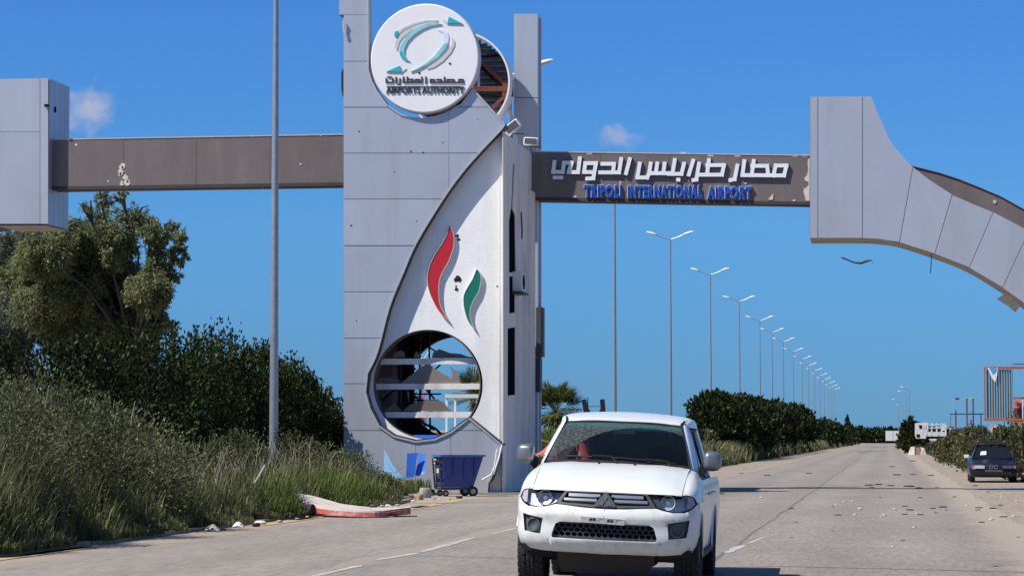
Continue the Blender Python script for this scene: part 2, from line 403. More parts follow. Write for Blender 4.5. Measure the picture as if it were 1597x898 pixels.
def ground_mat(name, c, c2, c3, bump, fine, edge=False):
    m = bpy.data.materials.new(name); m.use_nodes = True; t = m.node_tree; n = t.nodes.new; l = t.links.new
    p = t.nodes['Principled BSDF']; p.inputs['Roughness'].default_value = .9; p.inputs['Specular IOR Level'].default_value = .25
    co_ = n('ShaderNodeTexCoord'); src = co_.outputs['Object']
    mpg = n('ShaderNodeMapping'); mpg.inputs['Scale'].default_value = (1, .35, 1); l(src, mpg.inputs[0])
    a = n('ShaderNodeTexNoise'); a.inputs['Scale'].default_value = .35; a.inputs['Detail'].default_value = 10; a.inputs['Roughness'].default_value = .62; l(mpg.outputs[0], a.inputs['Vector'])
    ra = n('ShaderNodeMapRange'); ra.inputs['From Min'].default_value = .35; ra.inputs['From Max'].default_value = .68; l(a.outputs['Fac'], ra.inputs['Value'])
    m1 = n('ShaderNodeMix'); m1.data_type = 'RGBA'; l(ra.outputs[0], m1.inputs[0]); m1.inputs[6].default_value = (*c, 1); m1.inputs[7].default_value = (*c2, 1)
    b = n('ShaderNodeTexNoise'); b.inputs['Scale'].default_value = fine; b.inputs['Detail'].default_value = 9; b.inputs['Roughness'].default_value = .85
    mpf = n('ShaderNodeMapping'); mpf.inputs['Scale'].default_value = (1, .11, 1); l(src, mpf.inputs[0]); l(mpf.outputs[0], b.inputs['Vector'])
    rb = n('ShaderNodeMapRange'); rb.inputs['From Min'].default_value = .35; rb.inputs['From Max'].default_value = .65; rb.inputs['To Min'].default_value = .70; rb.inputs['To Max'].default_value = 1.30; l(b.outputs['Fac'], rb.inputs['Value'])
    hs = n('ShaderNodeHueSaturation'); l(m1.outputs[2], hs.inputs['Color']); l(rb.outputs[0], hs.inputs['Value'])
    c_ = n('ShaderNodeTexNoise'); c_.inputs['Scale'].default_value = 1.7; c_.inputs['Detail'].default_value = 8; l(mpg.outputs[0], c_.inputs['Vector'])
    rc = n('ShaderNodeMapRange'); rc.inputs['From Min'].default_value = .56; rc.inputs['From Max'].default_value = .72; rc.inputs['To Max'].default_value = .6; l(c_.outputs['Fac'], rc.inputs['Value'])
    m3 = n('ShaderNodeMix'); m3.data_type = 'RGBA'; l(rc.outputs[0], m3.inputs[0]); l(hs.outputs[0], m3.inputs[6]); m3.inputs[7].default_value = (*c3, 1)
    lastc = m3.outputs[2]
    if edge:
        gp = n('ShaderNodeNewGeometry'); sx_ = n('ShaderNodeSeparateXYZ'); l(gp.outputs['Position'], sx_.inputs[0])
        en = n('ShaderNodeTexNoise'); en.inputs['Scale'].default_value = .55; en.inputs['Detail'].default_value = 10; en.inputs['Roughness'].default_value = .7; l(gp.outputs['Position'], en.inputs['Vector'])
        def side(x0, x1):
            m_ = n('ShaderNodeMapRange'); l(sx_.outputs[0], m_.inputs['Value']); m_.inputs['From Min'].default_value = x0; m_.inputs['From Max'].default_value = x1; return m_.outputs[0]
        mxx = n('ShaderNodeMath'); mxx.operation = 'MAXIMUM'; l(side(.7, 2.3), mxx.inputs[0]); l(side(-5.6, -6.8), mxx.inputs[1])
        if edge == 'kerb': mxx.inputs[0].default_value = 0; [t.links.remove(q) for q in list(mxx.inputs[0].links)]; [t.links.remove(q) for q in list(mxx.inputs[1].links)]; l(side(-9.2, -11.4), mxx.inputs[1])
        ad = n('ShaderNodeMath'); ad.operation = 'ADD'; l(mxx.outputs[0], ad.inputs[0]); l(en.outputs['Fac'], ad.inputs[1])
        th = n('ShaderNodeMapRange'); l(ad.outputs[0], th.inputs['Value']); th.inputs['From Min'].default_value = .86; th.inputs['From Max'].default_value = 1.06
        m4 = n('ShaderNodeMix'); m4.data_type = 'RGBA'; l(th.outputs[0], m4.inputs[0]); l(lastc, m4.inputs[6]); 
        sd = n('ShaderNodeMix'); sd.data_type = 'RGBA'; l(rb.outputs[0], sd.inputs[0]); sd.inputs[6].default_value = (.22, .185, .15, 1); sd.inputs[7].default_value = (.31, .26, .21, 1)
        l(sd.outputs[2], m4.inputs[7]); lastc = m4.outputs[2]
        # two paler wheel tracks per lane, worn by traffic
        wv = n('ShaderNodeMath'); wv.operation = 'SINE'; mv = n('ShaderNodeMath'); mv.operation = 'MULTIPLY_ADD'; l(sx_.outputs[0], mv.inputs[0]); mv.inputs[1].default_value = 3.3; mv.inputs[2].default_value = .6; l(mv.outputs[0], wv.inputs[0])
        hv = n('ShaderNodeHueSaturation'); l(lastc, hv.inputs['Color']); rv = n('ShaderNodeMapRange'); l(wv.outputs[0], rv.inputs['Value']); rv.inputs['From Min'].default_value = -1; rv.inputs['To Min'].default_value = .94; rv.inputs['To Max'].default_value = 1.05; l(rv.outputs[0], hv.inputs['Value']); lastc = hv.outputs[0]
    l(lastc, p.inputs['Base Color'])
    bp = n('ShaderNodeBump'); bp.inputs['Strength'].default_value = bump; bp.inputs['Distance'].default_value = .02; l(b.outputs['Fac'], bp.inputs['Height']); l(bp.outputs[0], p.inputs['Normal'])
    return m
M['asphalt'] = ground_mat('worn_asphalt', (.215, .188, .163), (.258, .228, .198), (.175, .157, .14), .7, 13, edge=True)
M['sand'] = ground_mat('sandy_dirt', (.30, .25, .198), (.25, .205, .16), (.17, .145, .115), .8, 7)
M['concrete'] = ground_mat('dusty_pavement', (.262, .232, .20), (.215, .19, .163), (.30, .262, .22), .5, 10, edge='kerb')
M['patch'] = ground_mat('dark_asphalt', (.13, .122, .118), (.16, .15, .145), (.18, .17, .16), .3, 22)

# ------------------------------------------------------------------ ground, road
def sheet(name, pts_l, pts_r, z, m, **kw):
    b = MB(); n = len(pts_l)
    b.add([(x, y, z) for x, y in pts_l]+[(x, y, z) for x, y in pts_r], [(i, n+i, n+i+1, i+1) for i in range(n-1)])
    o = b.build(name, m, **kw); return o
g = MB(); g.add([(-6000, -300, 0), (6000, -300, 0), (6000, 12000, 0), (-6000, 12000, 0)], [(0, 1, 2, 3)])
g.build('ground', M['sand'], kind='structure')
ys = []; y = -20.0
while y < 1200: ys.append(y); y += .6 if y < 60 else (1.5 if y < 140 else 8)
ys.append(2500)
wob = lambda y, a, s: a*(math.sin(y*.7+s)+.6*math.sin(y*1.9+2*s)+.5*math.sin(y*4.3+s))/2
sheet('road', [(-6.5+wob(y, .12, 1), y) for y in ys], [(2.25+wob(y, .10, 2), y) for y in ys], .008, M['asphalt'], kind='structure')
yp = [y for y in ys if y < 76]
sheet('pavement', [(-12.6, y) for y in yp], [(-6.15+wob(y, .10, 1), y) for y in yp], .004, M['concrete'], kind='structure')
# island the tower stands on, with kerb
isl = MB(); isl.plate([(-40, 20), (-11.3, 20), (-11.2, 58), (-11.5, 61), (-12.1, 63), (-12.2, 68.2), (-9.7, 68.2), (-9.7, 84), (-40, 84)], lambda p: (p[0], p[1], .06), lambda p: (p[0], p[1], -.1))
isl.build('verge', M['sand'], kind='structure')
kb = MB()
for i in range(38):
    y0 = 20+i*1.0
    kb.box((-11.2+rnd.uniform(-.02, .02), y0+.49, .02), (.2, .96, .09+rnd.uniform(-.02, .012)))
kerbp = [(-11.2, 58), (-11.45, 61), (-12.0, 63), (-12.1, 68.0)]
kb.bar((-9.6, 68.2, .03), (-9.6, 84, .03), .2, .1)
for a, b in zip(kerbp[:-1], kerbp[1:]): kb.bar((*a, .02), (*b, .02), .2, .10)
kb.build('kerb', M['kerbdirt'], kind='structure')
ok = MB()
for (px, py, ln, wd) in ((20, 866, 3.2, .16), (75, 858, 2.2, .12), (430, 813, 3.0, .22), (465, 808, 1.6, .14), (625, 793, 2.6, .22), (650, 789, 2.2, .16), (690, 782, 1.6, .22)):
    p = atZ(px, py); ok.box((p.x+.22, p.y, .0105), (wd*1.6, ln*1.6, .004))
ok.build('kerb_paint', M['ochre'], kind='structure')
# lane marks
lm = MB()
def mark(p0, p1, wd, z=.0125):
    a = atZ(*p0); b = atZ(*p1); n = 8; L_ = []; R_ = []
    for i in range(n+1):
        q = a.lerp(b, i/n); ww = wd*.38*(.6+.7*rnd.random())*(.4 if i in (0, n) else 1)
        L_.append((q.x-ww, q.y, z)); R_.append((q.x+ww*.9, q.y, z))
    lm.add(L_+R_, [(i, n+1+i, n+2+i, i+1) for i in range(n)])
for a, b, wd in (((470, 904), (565, 882), .17), ((588, 874), (652, 863), .17), ((655, 862), (742, 838), .19), ((768, 833), (806, 824), .12), ((1133, 863), (1158, 851), .16), ((1168, 848), (1192, 838), .10), ((1075, 870), (1095, 862), .12)):
    mark(a, b, wd)
lm.build('lane_marking', M['paint'], kind='structure')
# seam and cracks as narrow sunk strips of dark filler
sm = MB()
def crack(pts, wd, z=.0115):
    P = [atZ(*p) for p in pts]; q = []
    for a, b in zip(P[:-1], P[1:]):
        for i in range(8): q.append(a.lerp(b, i/8)+Vector((rnd.uniform(-.03, .03), 0, 0)))
    q.append(P[-1]); Lv = []; Rv = []
    for i, p in enumerate(q):
        d = (q[min(i+1, len(q)-1)]-q[max(0, i-1)]).normalized(); nrm = Vector((-d.y, d.x, 0)); ww = wd*rnd.uniform(.3, .6)
        Lv.append((p.x+nrm.x*ww, p.y+nrm.y*ww, z)); Rv.append((p.x-nrm.x*ww, p.y-nrm.y*ww, z))
    n = len(q); sm.add(Lv+Rv, [(i, n+i, n+1+i, i+1) for i in range(n-1)])
crack([(1109, 878), (1180, 828), (1240, 786), (1290, 750), (1340, 715)], .05)
crack([(1080, 886), (1220, 884), (1400, 888), (1597, 893)], .07)
crack([(650, 868), (745, 869), (800, 871)], .04)
crack([(1168, 786), (1215, 786)], .05)
sm.build('road_crack', M['patch'], kind='structure')
wp = MB(); 
for (px, py, rx, ry) in ((1353, 703.5, 1.4, 14), (1375, 702.5, .9, 12), (1347, 706, .7, 8), (1368, 697, 2.0, 25)):
    p = atZ(px, py); wp.plate(circ(p.x, p.y, rx, 14, ry), lambda q: (q[0]+.15*math.sin(q[1]*3), q[1], .0125))
wp.build('road_patch', M['patch'], kind='structure')
# beam tint of tower T0
T0 = 68.5
# ------------------------------------------------------------------ gate tower
XC = atY(785, 400, T0).x
base = atY(660, 684, T0)
tower = thing('gate_tower', (base.x, T0, .1), 'tall silver and white gate tower with round emblem disc and big round opening', 'gate tower')
def Yf(Y): return lambda p: atY(p[0], p[1], Y)
def Yp(Y, D):
    # same X,Z as traced on plane Y, moved back by D
    def f(p):
        q = atY(p[0], p[1], Y); return (q.x, Y+D, q.z)
    return f
GB = 778   # py well below the tower foot (buried edge)
cut = [(574, 108), (579, 126), (588, 143), (603, 164), (625, 179), (643, 184), (660, 185.5), (678, 182.5), (695, 178), (720, 163), (738, 140)]
curve = [(786, 193), (784, 200), (752, 234), (720.5, 270), (690.5, 311.5), (650, 378), (630, 423), (607, 480), (589, 548), (573, 583)]
lower = [(573, 583), (570, 612), (577, 637), (591, 664), (614, 680), (648, 688.5), (678, 685), (703, 674), (719, 662), (732, 652), (783, 694), (766, 744), (762, 751)]
curve_s = [tuple(p) for p in cr(curve, 4)]
sil = [(536, GB), (536, 24), (529, 24), (529, -30), (574, -30)]+cut+curve_s[:-1]+lower+[(760, GB)]
silb = MB(); silb.plate(sil, Yp(T0, .045), Yp(T0, .40)); silb.build('wall_core', M['core'], tower)
rows = [-30, 23.5, 96, 167.5, 239, 310.5, 383, 455, 527, 598, 671, GB]
for a, b in zip(rows[:-1], rows[1:]):
    xs = [520, 700, 800] if 167 <= a < 311 else ([520, 648, 703, 800] if a > 650 else [520, 800])
    for x0, x1 in zip(xs[:-1], xs[1:]):
        g_ = .45 if a > 0 else .3
        rc = rect(x0+(.25 if x0 > 530 else 0), a+g_, x1-(.25 if x1 < 790 else 0), b-g_)
        b_ = MB(); pr = rnd.uniform(0, .012)
        b_.region([sil, rc], lambda p: inside(p, sil) and inside(p, rc), Yp(T0, -pr), Yp(T0, .05))
        if b_.v: b_.split('panel', M['silver'], tower)
# edge trims
def ribbon(b, pts, w0, Y, y0, y1):
    """flat trim strip along a traced pixel path on plane Y"""
    P = [Vector(p) for p in pts]; o = []; i_ = []
    for k, p in enumerate(P):
        d = (P[min(k+1, len(P)-1)]-P[max(k-1, 0)]).normalized(); n = Vector((-d.y, d.x))*w0/2
        o.append(p+n); i_.append(p-n)
    n = len(P); vs = [Yp(Y, y0)(p) for p in o]+[Yp(Y, y0)(p) for p in i_]+[Yp(Y, y1)(p) for p in o]+[Yp(Y, y1)(p) for p in i_]
    fs = []
    for k in range(n-1):
        fs += [(k, k+1, n+k+1, n+k), (2*n+k, 3*n+k, 3*n+k+1, 2*n+k+1), (k, 2*n+k, 2*n+k+1, k+1), (n+k, n+k+1, 3*n+k+1, 3*n+k)]
    fs += [(0, n, 3*n, 2*n), (n-1, 3*n-1, 4*n-1, 2*n-1)]
    b.add(vs, fs)
tr = MB(); ribbon(tr, curve_s, 2.2, T0, -.05, .42); tr.build('curved_trim', M['trim'], tower)
tr = MB(); ribbon(tr, [(p[0]+1.8, p[1]+.6) for p in curve_s[1:]], 1.1, T0, .0, .44); tr.build('dark_edge_strip', M['trimdark'], tower)  # thin dark strip running beside the curved trim
tr = MB(); ribbon(tr, lower, 2.6, T0, -.04, .42); tr.build('opening_trim', M['trim'], tower)
tr = MB(); ribbon(tr, [(p[0]+dx, p[1]+dy) for p, dx, dy in zip(lower, [2.5, 2.5, 2.2, 2, 1.2, 0, -.8, -1.5, -1.8, 0, 2, 3, 3], [0, -.5, -1.5, -1.8, -2.4, -2.6, -2.4, -2, -2, -2.6, -2, 0, 0])], 1.3, T0, -.02, .43); tr.build('dark_edge_strip', M['trimdark'], tower)  # thin dark strip just inside the opening trim
tr = MB(); ribbon(tr, [(574, -30)]+cut, 2.0, T0, -.03, .42); tr.build('disc_surround', M['trim'], tower)
tr = MB(); ribbon(tr, [(738, 140), (786, 193)], 2.4, T0, -.04, .42); tr.build('edge_trim', M['trim'], tower)
# broken foot flashing by the corner
fl = MB(); fl.tube([atY(783, 694, T0-.06), atY(778, 715, T0-.1), atY(770, 738, T0-.15), atY(752, 748, T0-.3)], .028, 6); fl.tube([atY(775, 700, T0-.08), atY(771, 728, T0-.14), atY(765, 742, T0-.2)], .018, 6)
fl.build('loose_flashing', M['ledge'], tower)
# column return + torn cloth on the left
tc_ = MB(); tc_.plate([(531, 112), (536, 102), (538, 148), (533, 149), (531, 138)], Yp(T0, .1), Yp(T0, .2)); tc_.build('torn_lining', M['charred'], tower)
tc_ = MB(); tc_.plate([(536, 30), (540, 36), (538, 44), (541, 54), (537, 56), (535, 44)], Yp(T0, -.10), Yp(T0, -.07)); tc_.build('peeled_edge', M['trim'], tower)
# white wall, recessed
WR = .24
ho = circ(665, 599, 85.6, 72)
ww_out = [(785, GB), (785, 205), (779, 206), (742, 236), (710, 270), (681, 311), (641, 377), (621, 422), (598, 479), (565, 586), (560, 620), (560, GB)]
b_ = MB(); b_.plate(ww_out, Yp(T0, WR), Yp(T0, WR+.28), holes=[ho]); b_.build('front_wall', M['white_wall'], tower)
b_ = MB(); b_.box(((atY(779, 400, T0+WR).x), T0+WR-.004, 0.1+4.9), (.025, .012, 9.0)); 
b_.build('expansion_joint', M['side_wall'], tower)
c0 = atY(665, 599, T0+WR); hr = 85.6*(c0.y*math.cos(PHI)-c0.x*math.sin(PHI))/4000
b_ = MB(); b_.lathe((c0.x, T0+WR, c0.z), [(.02, hr), (.02, hr-.03), (.62, hr-.03), (.62, hr)], 72, 'y'); b_.build('opening_lining', M['lining'], tower, 30)
# side wall (right) with slot openings
XS = XC
def Xp(D):
    def f(p):
        q = atX(p[0], p[1], XS); return (XS-D, q.y, q.z)
    return f
topz = atY(785, 205, T0).z
yz = lambda p: (p[0], p[1])
def sy(px, py): q = atX(px, py, XS); return (q.y, q.z)
slot = [sy(*p) for p in ((800.6, 256), (803, 256), (800.6, 300), (799.5, 325), (804, 336), (804.8, 425), (794.2, 425), (794, 345), (797.5, 322))]
win1 = [sy(*p) for p in ((794.5, 431), (803.5, 431), (803.5, 487), (794.5, 489))]
win2 = [sy(*p) for p in ((792, 512), (804, 510), (804, 615), (792, 617))]
swo = [(T0+.005, -.1), (T0+5.6, -.1), (T0+5.6, topz), (T0+.005, topz)]
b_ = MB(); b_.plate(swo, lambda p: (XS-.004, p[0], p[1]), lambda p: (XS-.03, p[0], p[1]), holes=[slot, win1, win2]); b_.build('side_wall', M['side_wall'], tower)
b_ = MB(); b_.plate([(T0-.3+.3, 0), (T0+5.4, 0), (T0+5.4, topz-.3), (T0+.4, topz-.3)], lambda p: (XS-.035, p[0], p[1]), lambda p: (XS-.05, p[0], p[1])); b_.build('unlit_inside_sheet', M['dark'], tower)  # flat black sheet painting the unlit inside behind the slots
for wl in (win1, win2):
    b_ = MB(); b_.plate(wl, lambda p: (XS-.022, p[0], p[1]), lambda p: (XS-.028, p[0], p[1])); b_.build('window', M['dark'], tower)  # nearly flush black plates, darkness of the inside put into their colour
ac = sy(803, 440); b_ = MB(); b_.box((XS+.12, ac[0], ac[1]), (.26, .75, .55)); acu = b_.build('air_conditioner', M['ledge'], tower)
b_ = MB(); b_.lathe((XS+.255, ac[0], ac[1]), [(0, .22), (0, .0)], 20, 'x'); b_.build('fan_grille', M['dark'], acu)
b_ = MB(); b_.box((XS+.15, ac[0], ac[1]-.32), (.34, .95, .05)); b_.build('bracket', M['trimdark'], acu)
b_ = MB(); q = sy(812, 350); b_.bar((XS+.01, q[0], q[1]+.35), (XS+.02, q[0]+.15, q[1]-.1), .03); b_.bar((XS+.02, q[0]+.15, q[1]-.1), (XS+.01, q[0]+.18, q[1]-.4), .03); b_.build('crack', M['dark'], tower)
b_ = MB(); q = sy(829, 300); b_.plate([(T0+4.9, -.1), (T0+5.75, -.1), (T0+5.75, q[1]), (T0+4.9, q[1])], lambda p: (XS+.08, p[0], p[1]), lambda p: (XS-.003, p[0], p[1])); b_.build('pilaster', M['side_wall'], tower)
b_ = MB(); b_.bar((XS+.05, T0+4.1, 0), (XS+.05, T0+4.1, 6.8), .06); b_.build('drain_pipe', M['side_wall'], tower)
# top cap between walls
b_ = MB(); b_.box((XS-.55, T0+3.0, topz-.06), (1.05, 5.1, .1)); b_.build('roof_cap', M['side_wall'], tower)
# inner: left wall, rear wall with opening, ceiling
XL = atY(560, 600, T0).x; xo = XL+.2
cz = atY(700, 492, T0).z
b_ = MB(); b_.box((XL, T0+3.1, cz/2), (.2, 5.2, cz)); b_.build('left_wall', M['lining'], tower)
b_ = MB(); b_.box(((XL+XS-.35)/2, T0+3.1, cz+.1), (XS-.35-XL, 5.1, .2)); b_.build('shade_slab', M['lining'], tower)  # slab added above the opening to keep the inside dark
YR = T0+5.6
b_ = MB(); b_.plate([(XL, -.1), (XS-.3, -.1), (XS-.3, cz+.2), (XL, cz+.2)], lambda p: (p[0], YR-.3, p[1]), lambda p: (p[0], YR-.01, p[1]), holes=[circ(c0.x, c0.z, hr*1.0, 64)]); b_.build('rear_wall', M['lining'], tower)
# glazing ledges and shards
YM = T0+WR+.42
for (y0, y1) in ((559, 568), (598, 607), (642, 651)):
    ym = (y0+y1)/2; dx = math.sqrt(max(0, 84.5**2-(ym-599)**2)); a = atY(665-dx, y0, YM); b = atY(665+dx, y1, YM)
    a = Vector((c0.x-dx*hr/85.6, YM, atY(665, y0, YM).z)); b = Vector((c0.x+dx*hr/85.6, YM, atY(665, y1, YM).z))
    mb = MB(); mb.box(((a.x+b.x)/2, YM, (a.z+b.z)/2), (b.x-a.x, .14, a.z-b.z)); mb.build('glazing_ledge', M['side_wall'], tower)
def glassy(name, c, alpha, rough=.15):
    m = bpy.data.materials.new(name); m.use_nodes = True; t = m.node_tree; n = t.nodes.new; l = t.links.new; t.nodes.clear()
    o = n('ShaderNodeOutputMaterial'); tr_ = n('ShaderNodeBsdfTransparent'); tr_.inputs[0].default_value = (*[min(1, x*2+.2) for x in c], 1)
    p = n('ShaderNodeBsdfPrincipled'); p.inputs['Base Color'].default_value = (*c, 1); p.inputs['Roughness'].default_value = rough
    ms = n('ShaderNodeMixShader'); ms.inputs[0].default_value = alpha; l(tr_.outputs[0], ms.inputs[1]); l(p.outputs[0], ms.inputs[2]); l(ms.outputs[0], o.inputs[0]); return m
M['shard'] = leafmat('brown_dusty_glass', (.34, .28, .25), (.42, .35, .31), .55, .05)
G4 = lambda pts: [(570+x/4.726, 505+y/4.726) for x, y in pts]
for poly in ([(205, 245), (215, 210), (270, 195), (290, 215), (295, 245)], [(355, 245), (375, 200), (395, 225), (405, 205), (420, 245)], [(490, 250), (500, 210), (545, 185), (560, 190), (625, 215), (700, 220), (750, 240), (800, 245), (800, 252), (495, 252)],
             [(255, 440), (330, 385), (385, 335), (440, 300), (465, 290), (500, 320), (560, 360), (610, 385), (625, 405), (640, 395), (640, 370), (630, 310), (650, 335), (675, 345), (705, 440)],
             [(275, 640), (330, 595), (400, 570), (460, 555), (480, 562), (545, 560), (580, 580), (615, 625), (650, 645)],
             [(140, 640), (200, 590), (205, 575), (245, 610), (270, 640)], [(75, 435), (100, 400), (180, 395), (250, 410), (255, 440)]):
    b_ = MB(); b_.plate(G4(poly), Yp(YM, .0-.03), Yp(YM, -.015)); b_.build('glass_shard', M['shard'], tower)
# spiral stair and steel lattice inside, left half
xs0 = c0.x-.95; st = MB()
for k in range(20):
    a = k*.45; st.box((xs0+.42*math.cos(a), T0+3.2+.42*math.sin(a), .25+k*.18), (.82, .24, .04), Matrix.Rotation(a, 3, 'Z'))
st.build('stair_treads', M['dark'], tower, kind='stuff')
st = MB(); st.tube([(xs0, T0+3.2, 0), (xs0, T0+3.2, cz)], .07, 8); st.build('stair_pole', M['dark'], tower)
st = MB(); st.tube([(xs0+.85*math.cos(k*.2), T0+3.2+.85*math.sin(k*.2), 1.15+k*.08) for k in range(46)], .025, 5); st.build('hand_rail', M['dark'], tower)
st = MB()
for k in range(4): st.bar((XL+.3+k*.3, T0+4.4, 0), (XL+.3+k*.28, T0+4.4, cz), .05)
for k in range(6): st.bar((XL+.2, T0+4.4, .4+k*.7), (XL+1.3, T0+4.4, .4+k*.45), .05)
st.build('steel_lattice', M['trimdark'], tower)
st = MB(); st.bar(atY(732, 655, T0+4.5), atY(700, 700, T0+4.5), .05); st.tube([atY(662+i*4, 662+.35*i*i, T0+4.6) for i in range(8)], .04, 6); st.build('stair_rail', M['trimdark'], tower)
# rear slab
YB = T0+6.0
b_ = MB(); b_.plate([(801.5, 22), (838.5, 22), (838.5, 152), (801.5, 152)], Yp(YB, 0), Yp(YB, .4)); b_.build('panel', M['silver'], tower)
b_ = MB(); b_.plate([(801.5, 153), (838.5, 153), (838.5, 760), (801.5, 760)], Yp(YB, 0), Yp(YB, .4)); b_.build('panel', M['silver'], tower)
b_ = MB(); b_.plate([(802.5, 24), (840.5, 24), (840.5, 758), (802.5, 758)], Yp(YB, .42), Yp(YB, .55)); b_.build('wall_core', M['trim'], tower)
b_ = MB(); b_.plate([(836, 479), (846, 479), (846, 556), (836, 556)], Yp(YB-.1, 0), Yp(YB-.1, .5)); b_.build('dark_window_box', M['trimdark'], tower)
b_ = MB(); b_.plate([(834, 557), (842, 557), (842, 611), (834, 611)], Yp(YB-.1, 0), Yp(YB-.1, .5)); b_.build('dark_window_box', M['trimdark'], tower)
# front disc
YD = T0-.14
dc = atY(662, 91, YD); sc_d = dc.y*math.cos(PHI)-dc.x*math.sin(PHI); dr = 86.3*sc_d/4000
b_ = MB(); b_.lathe((dc.x, YD, dc.z), [(0, 0.0001), (0, dr-.07), (0, dr-.03), (.012, dr-.010), (.05, dr), (.30, dr), (.34, dr-.05), (.34, 0.0001)], 96, 'y'); disc = b_.build('emblem_disc', M['disc'], tower, 18)
b_ = MB(); b_.lathe((dc.x, YD, dc.z), [(.12, dr+.001), (.12, dr+.014), (.33, dr+.014), (.33, dr+.001)], 96, 'y'); b_.build('disc_rim', M['bandgrey'], disc, 30)
for a in (-.9, -.5, .3, .8, 3.5):
    pass
b_ = MB(); b_.bar((dc.x-.6, T0+.2, dc.z-dr+.2), (dc.x+1.3, T0+.2, dc.z-dr+.35), .16); b_.bar((dc.x+.2, T0+.1, dc.z-dr-.1), (dc.x+1.0, T0+.1, dc.z-dr-.02), .14); b_.build('disc_bracket', M['rust'], tower)
LG = lambda pts: [(590+x/6.413, 15+y/6.413) for x, y in pts]
def emblem(polys, m, d0=-.03):
    d0 = max(d0*.6, -.035)
    for pl in polys:
        b_ = MB(); b_.plate(LG(pl), Yp(YD, d0), Yp(YD, -.001)); b_.build('emblem_shape', m, disc)
sm3 = lambda pts: [tuple(p) for p in cr(pts, 3, True)]
emblem([[(708, 75), (690, 140), (845, 145)], [(215, 565), (85, 622), (238, 626), (228, 598)]], M['teal'], -.06)
emblem([[(645, 105), (662, 103), (690, 145), (845, 148), (845, 152), (690, 152)], [(80, 628), (236, 634), (285, 596), (278, 588), (240, 622)]], M['bandgrey'])
emblem([[(595, 108), (480, 108), (370, 130), (260, 175), (190, 220), (160, 250), (170, 280), (195, 255), (270, 195), (370, 152), (480, 125), (590, 122)],
        [(600, 125), (480, 135), (370, 165), (270, 215), (200, 270), (165, 330), (165, 380), (185, 415), (200, 370), (210, 330), (250, 275), (320, 220), (420, 175), (520, 145)],
        [(735, 275), (765, 315), (765, 360), (730, 430), (650, 520), (560, 580), (492, 600), (500, 580), (590, 520), (670, 450), (720, 380), (740, 320)]], M['bandgrey'])
emblem([[(635, 148), (560, 136), (470, 148), (380, 188), (290, 262), (228, 350), (208, 420), (222, 470), (260, 505), (318, 520), (275, 480), (258, 440), (262, 390), (290, 330), (350, 262), (440, 200), (530, 164)]], M['tealpale'], -.055)
emblem([[(168, 225), (195, 215), (210, 240), (185, 285), (160, 265)], [(212, 430), (240, 420), (262, 470), (300, 512), (255, 500), (222, 470)]], M['teal'], -.062)
emblem([[(600, 208), (650, 205), (695, 235), (708, 280), (700, 340), (655, 345), (655, 300), (650, 240)]], M['bandlav'])
emblem([[(655, 350), (698, 346), (680, 390), (600, 480), (500, 550), (400, 600), (325, 625), (400, 585), (490, 530), (570, 460), (630, 380)]], M['tealpale'], -.055)
lines = [[(80, 692), (80, 730), (145, 730), (145, 692)], [(98, 676), (104, 676)], [(122, 676), (128, 676)], [(178, 680), (178, 736)], [(218, 695), (214, 748), (205, 750)], [(252, 678), (252, 730), (435, 730), (435, 678)], [(290, 678), (290, 728)], [(300, 700), (345, 700), (345, 728)],
         [(372, 728), (372, 702), (410, 702), (410, 728)], [(476, 678), (476, 742)], [(520, 730), (850, 730)], [(522, 728), (522, 702), (558, 702), (558, 728)], [(585, 702), (630, 702), (622, 728)], [(662, 680), (662, 728)], [(694, 728), (694, 702), (755, 702), (755, 728)], [(805, 728), (805, 702), (848, 702), (848, 728)]]
b_ = MB(); b_.strokes([LG(l_) for l_ in lines], 1.9, Yp(YD, -.03), Yp(YD, -.001)); b_.build('arabic_lettering', M['black'], disc)
b_ = MB(); b_.strokes([LG([(80, 766), (835, 766)])], .8, Yp(YD, -.03), Yp(YD, -.001)); b_.build('underline', M['bandgrey'], disc)
b_ = MB()
for (x, y) in ((410, 635), (716, 542)): q = Yp(YD, 0)(LG([(x, y)])[0]); b_.lathe((q[0], q[1]-.002, q[2]), [(-.01, 0.0001), (-.01, .03), (0, .03)], 10, 'y')
b_.split('bullet_hole', M['dark'], disc)
def textmesh(s, offset=0.0):
    cu = bpy.data.curves.new('t', 'FONT'); cu.body = s; cu.size = 1; cu.offset = offset; cu.resolution_u = 4
    o = bpy.data.objects.new('t', cu); col.objects.link(o); dg = bpy.context.evaluated_depsgraph_get()
    me = bpy.data.meshes.new_from_object(o.evaluated_get(dg)); bpy.data.objects.remove(o)
    vs = [v.co.copy() for v in me.vertices]; fs = [list(p.vertices) for p in me.polygons]; bpy.data.meshes.remove(me); return vs, fs
def text(b, s, px0, py0, px1, py1, mapf, d0, d1, offset=0.0, ref=None):
    """fits the word in a traced pixel box (py0 top)"""
    vs, fs = textmesh(s, offset); xs = [v.x for v in vs]; ys_ = [v.y for v in vs]
    x0, x1, y0, y1 = min(xs), max(xs), min(ys_), max(ys_)
    tp = [((v.x-x0)/(x1-x0)*(px1-px0)+px0, py1-(v.y-y0)/(y1-y0)*(py1-py0)) for v in vs]
    n = len(vs); A = [mapf(p, d0) for p in tp]; B = [mapf(p, d1) for p in tp]; cnt = set()
    for f in fs:
        for i in range(len(f)): cnt.add((f[i], f[(i+1) % len(f)]))
    sd = [(b_2, a_, a_+n, b_2+n) for a_, b_2 in cnt if (b_2, a_) not in cnt]
    b.add(A+B, fs+[[i+n for i in f[::-1]] for f in fs]+sd)
mapd = lambda p, d: Yp(YD, d)(p)
b_ = MB(); text(b_, 'AIRPORTS AUTHORITY', 602.3, 135.5, 724, 146.0, mapd, -.03, -.001, .022); b_.build('latin_lettering', M['black'], disc)
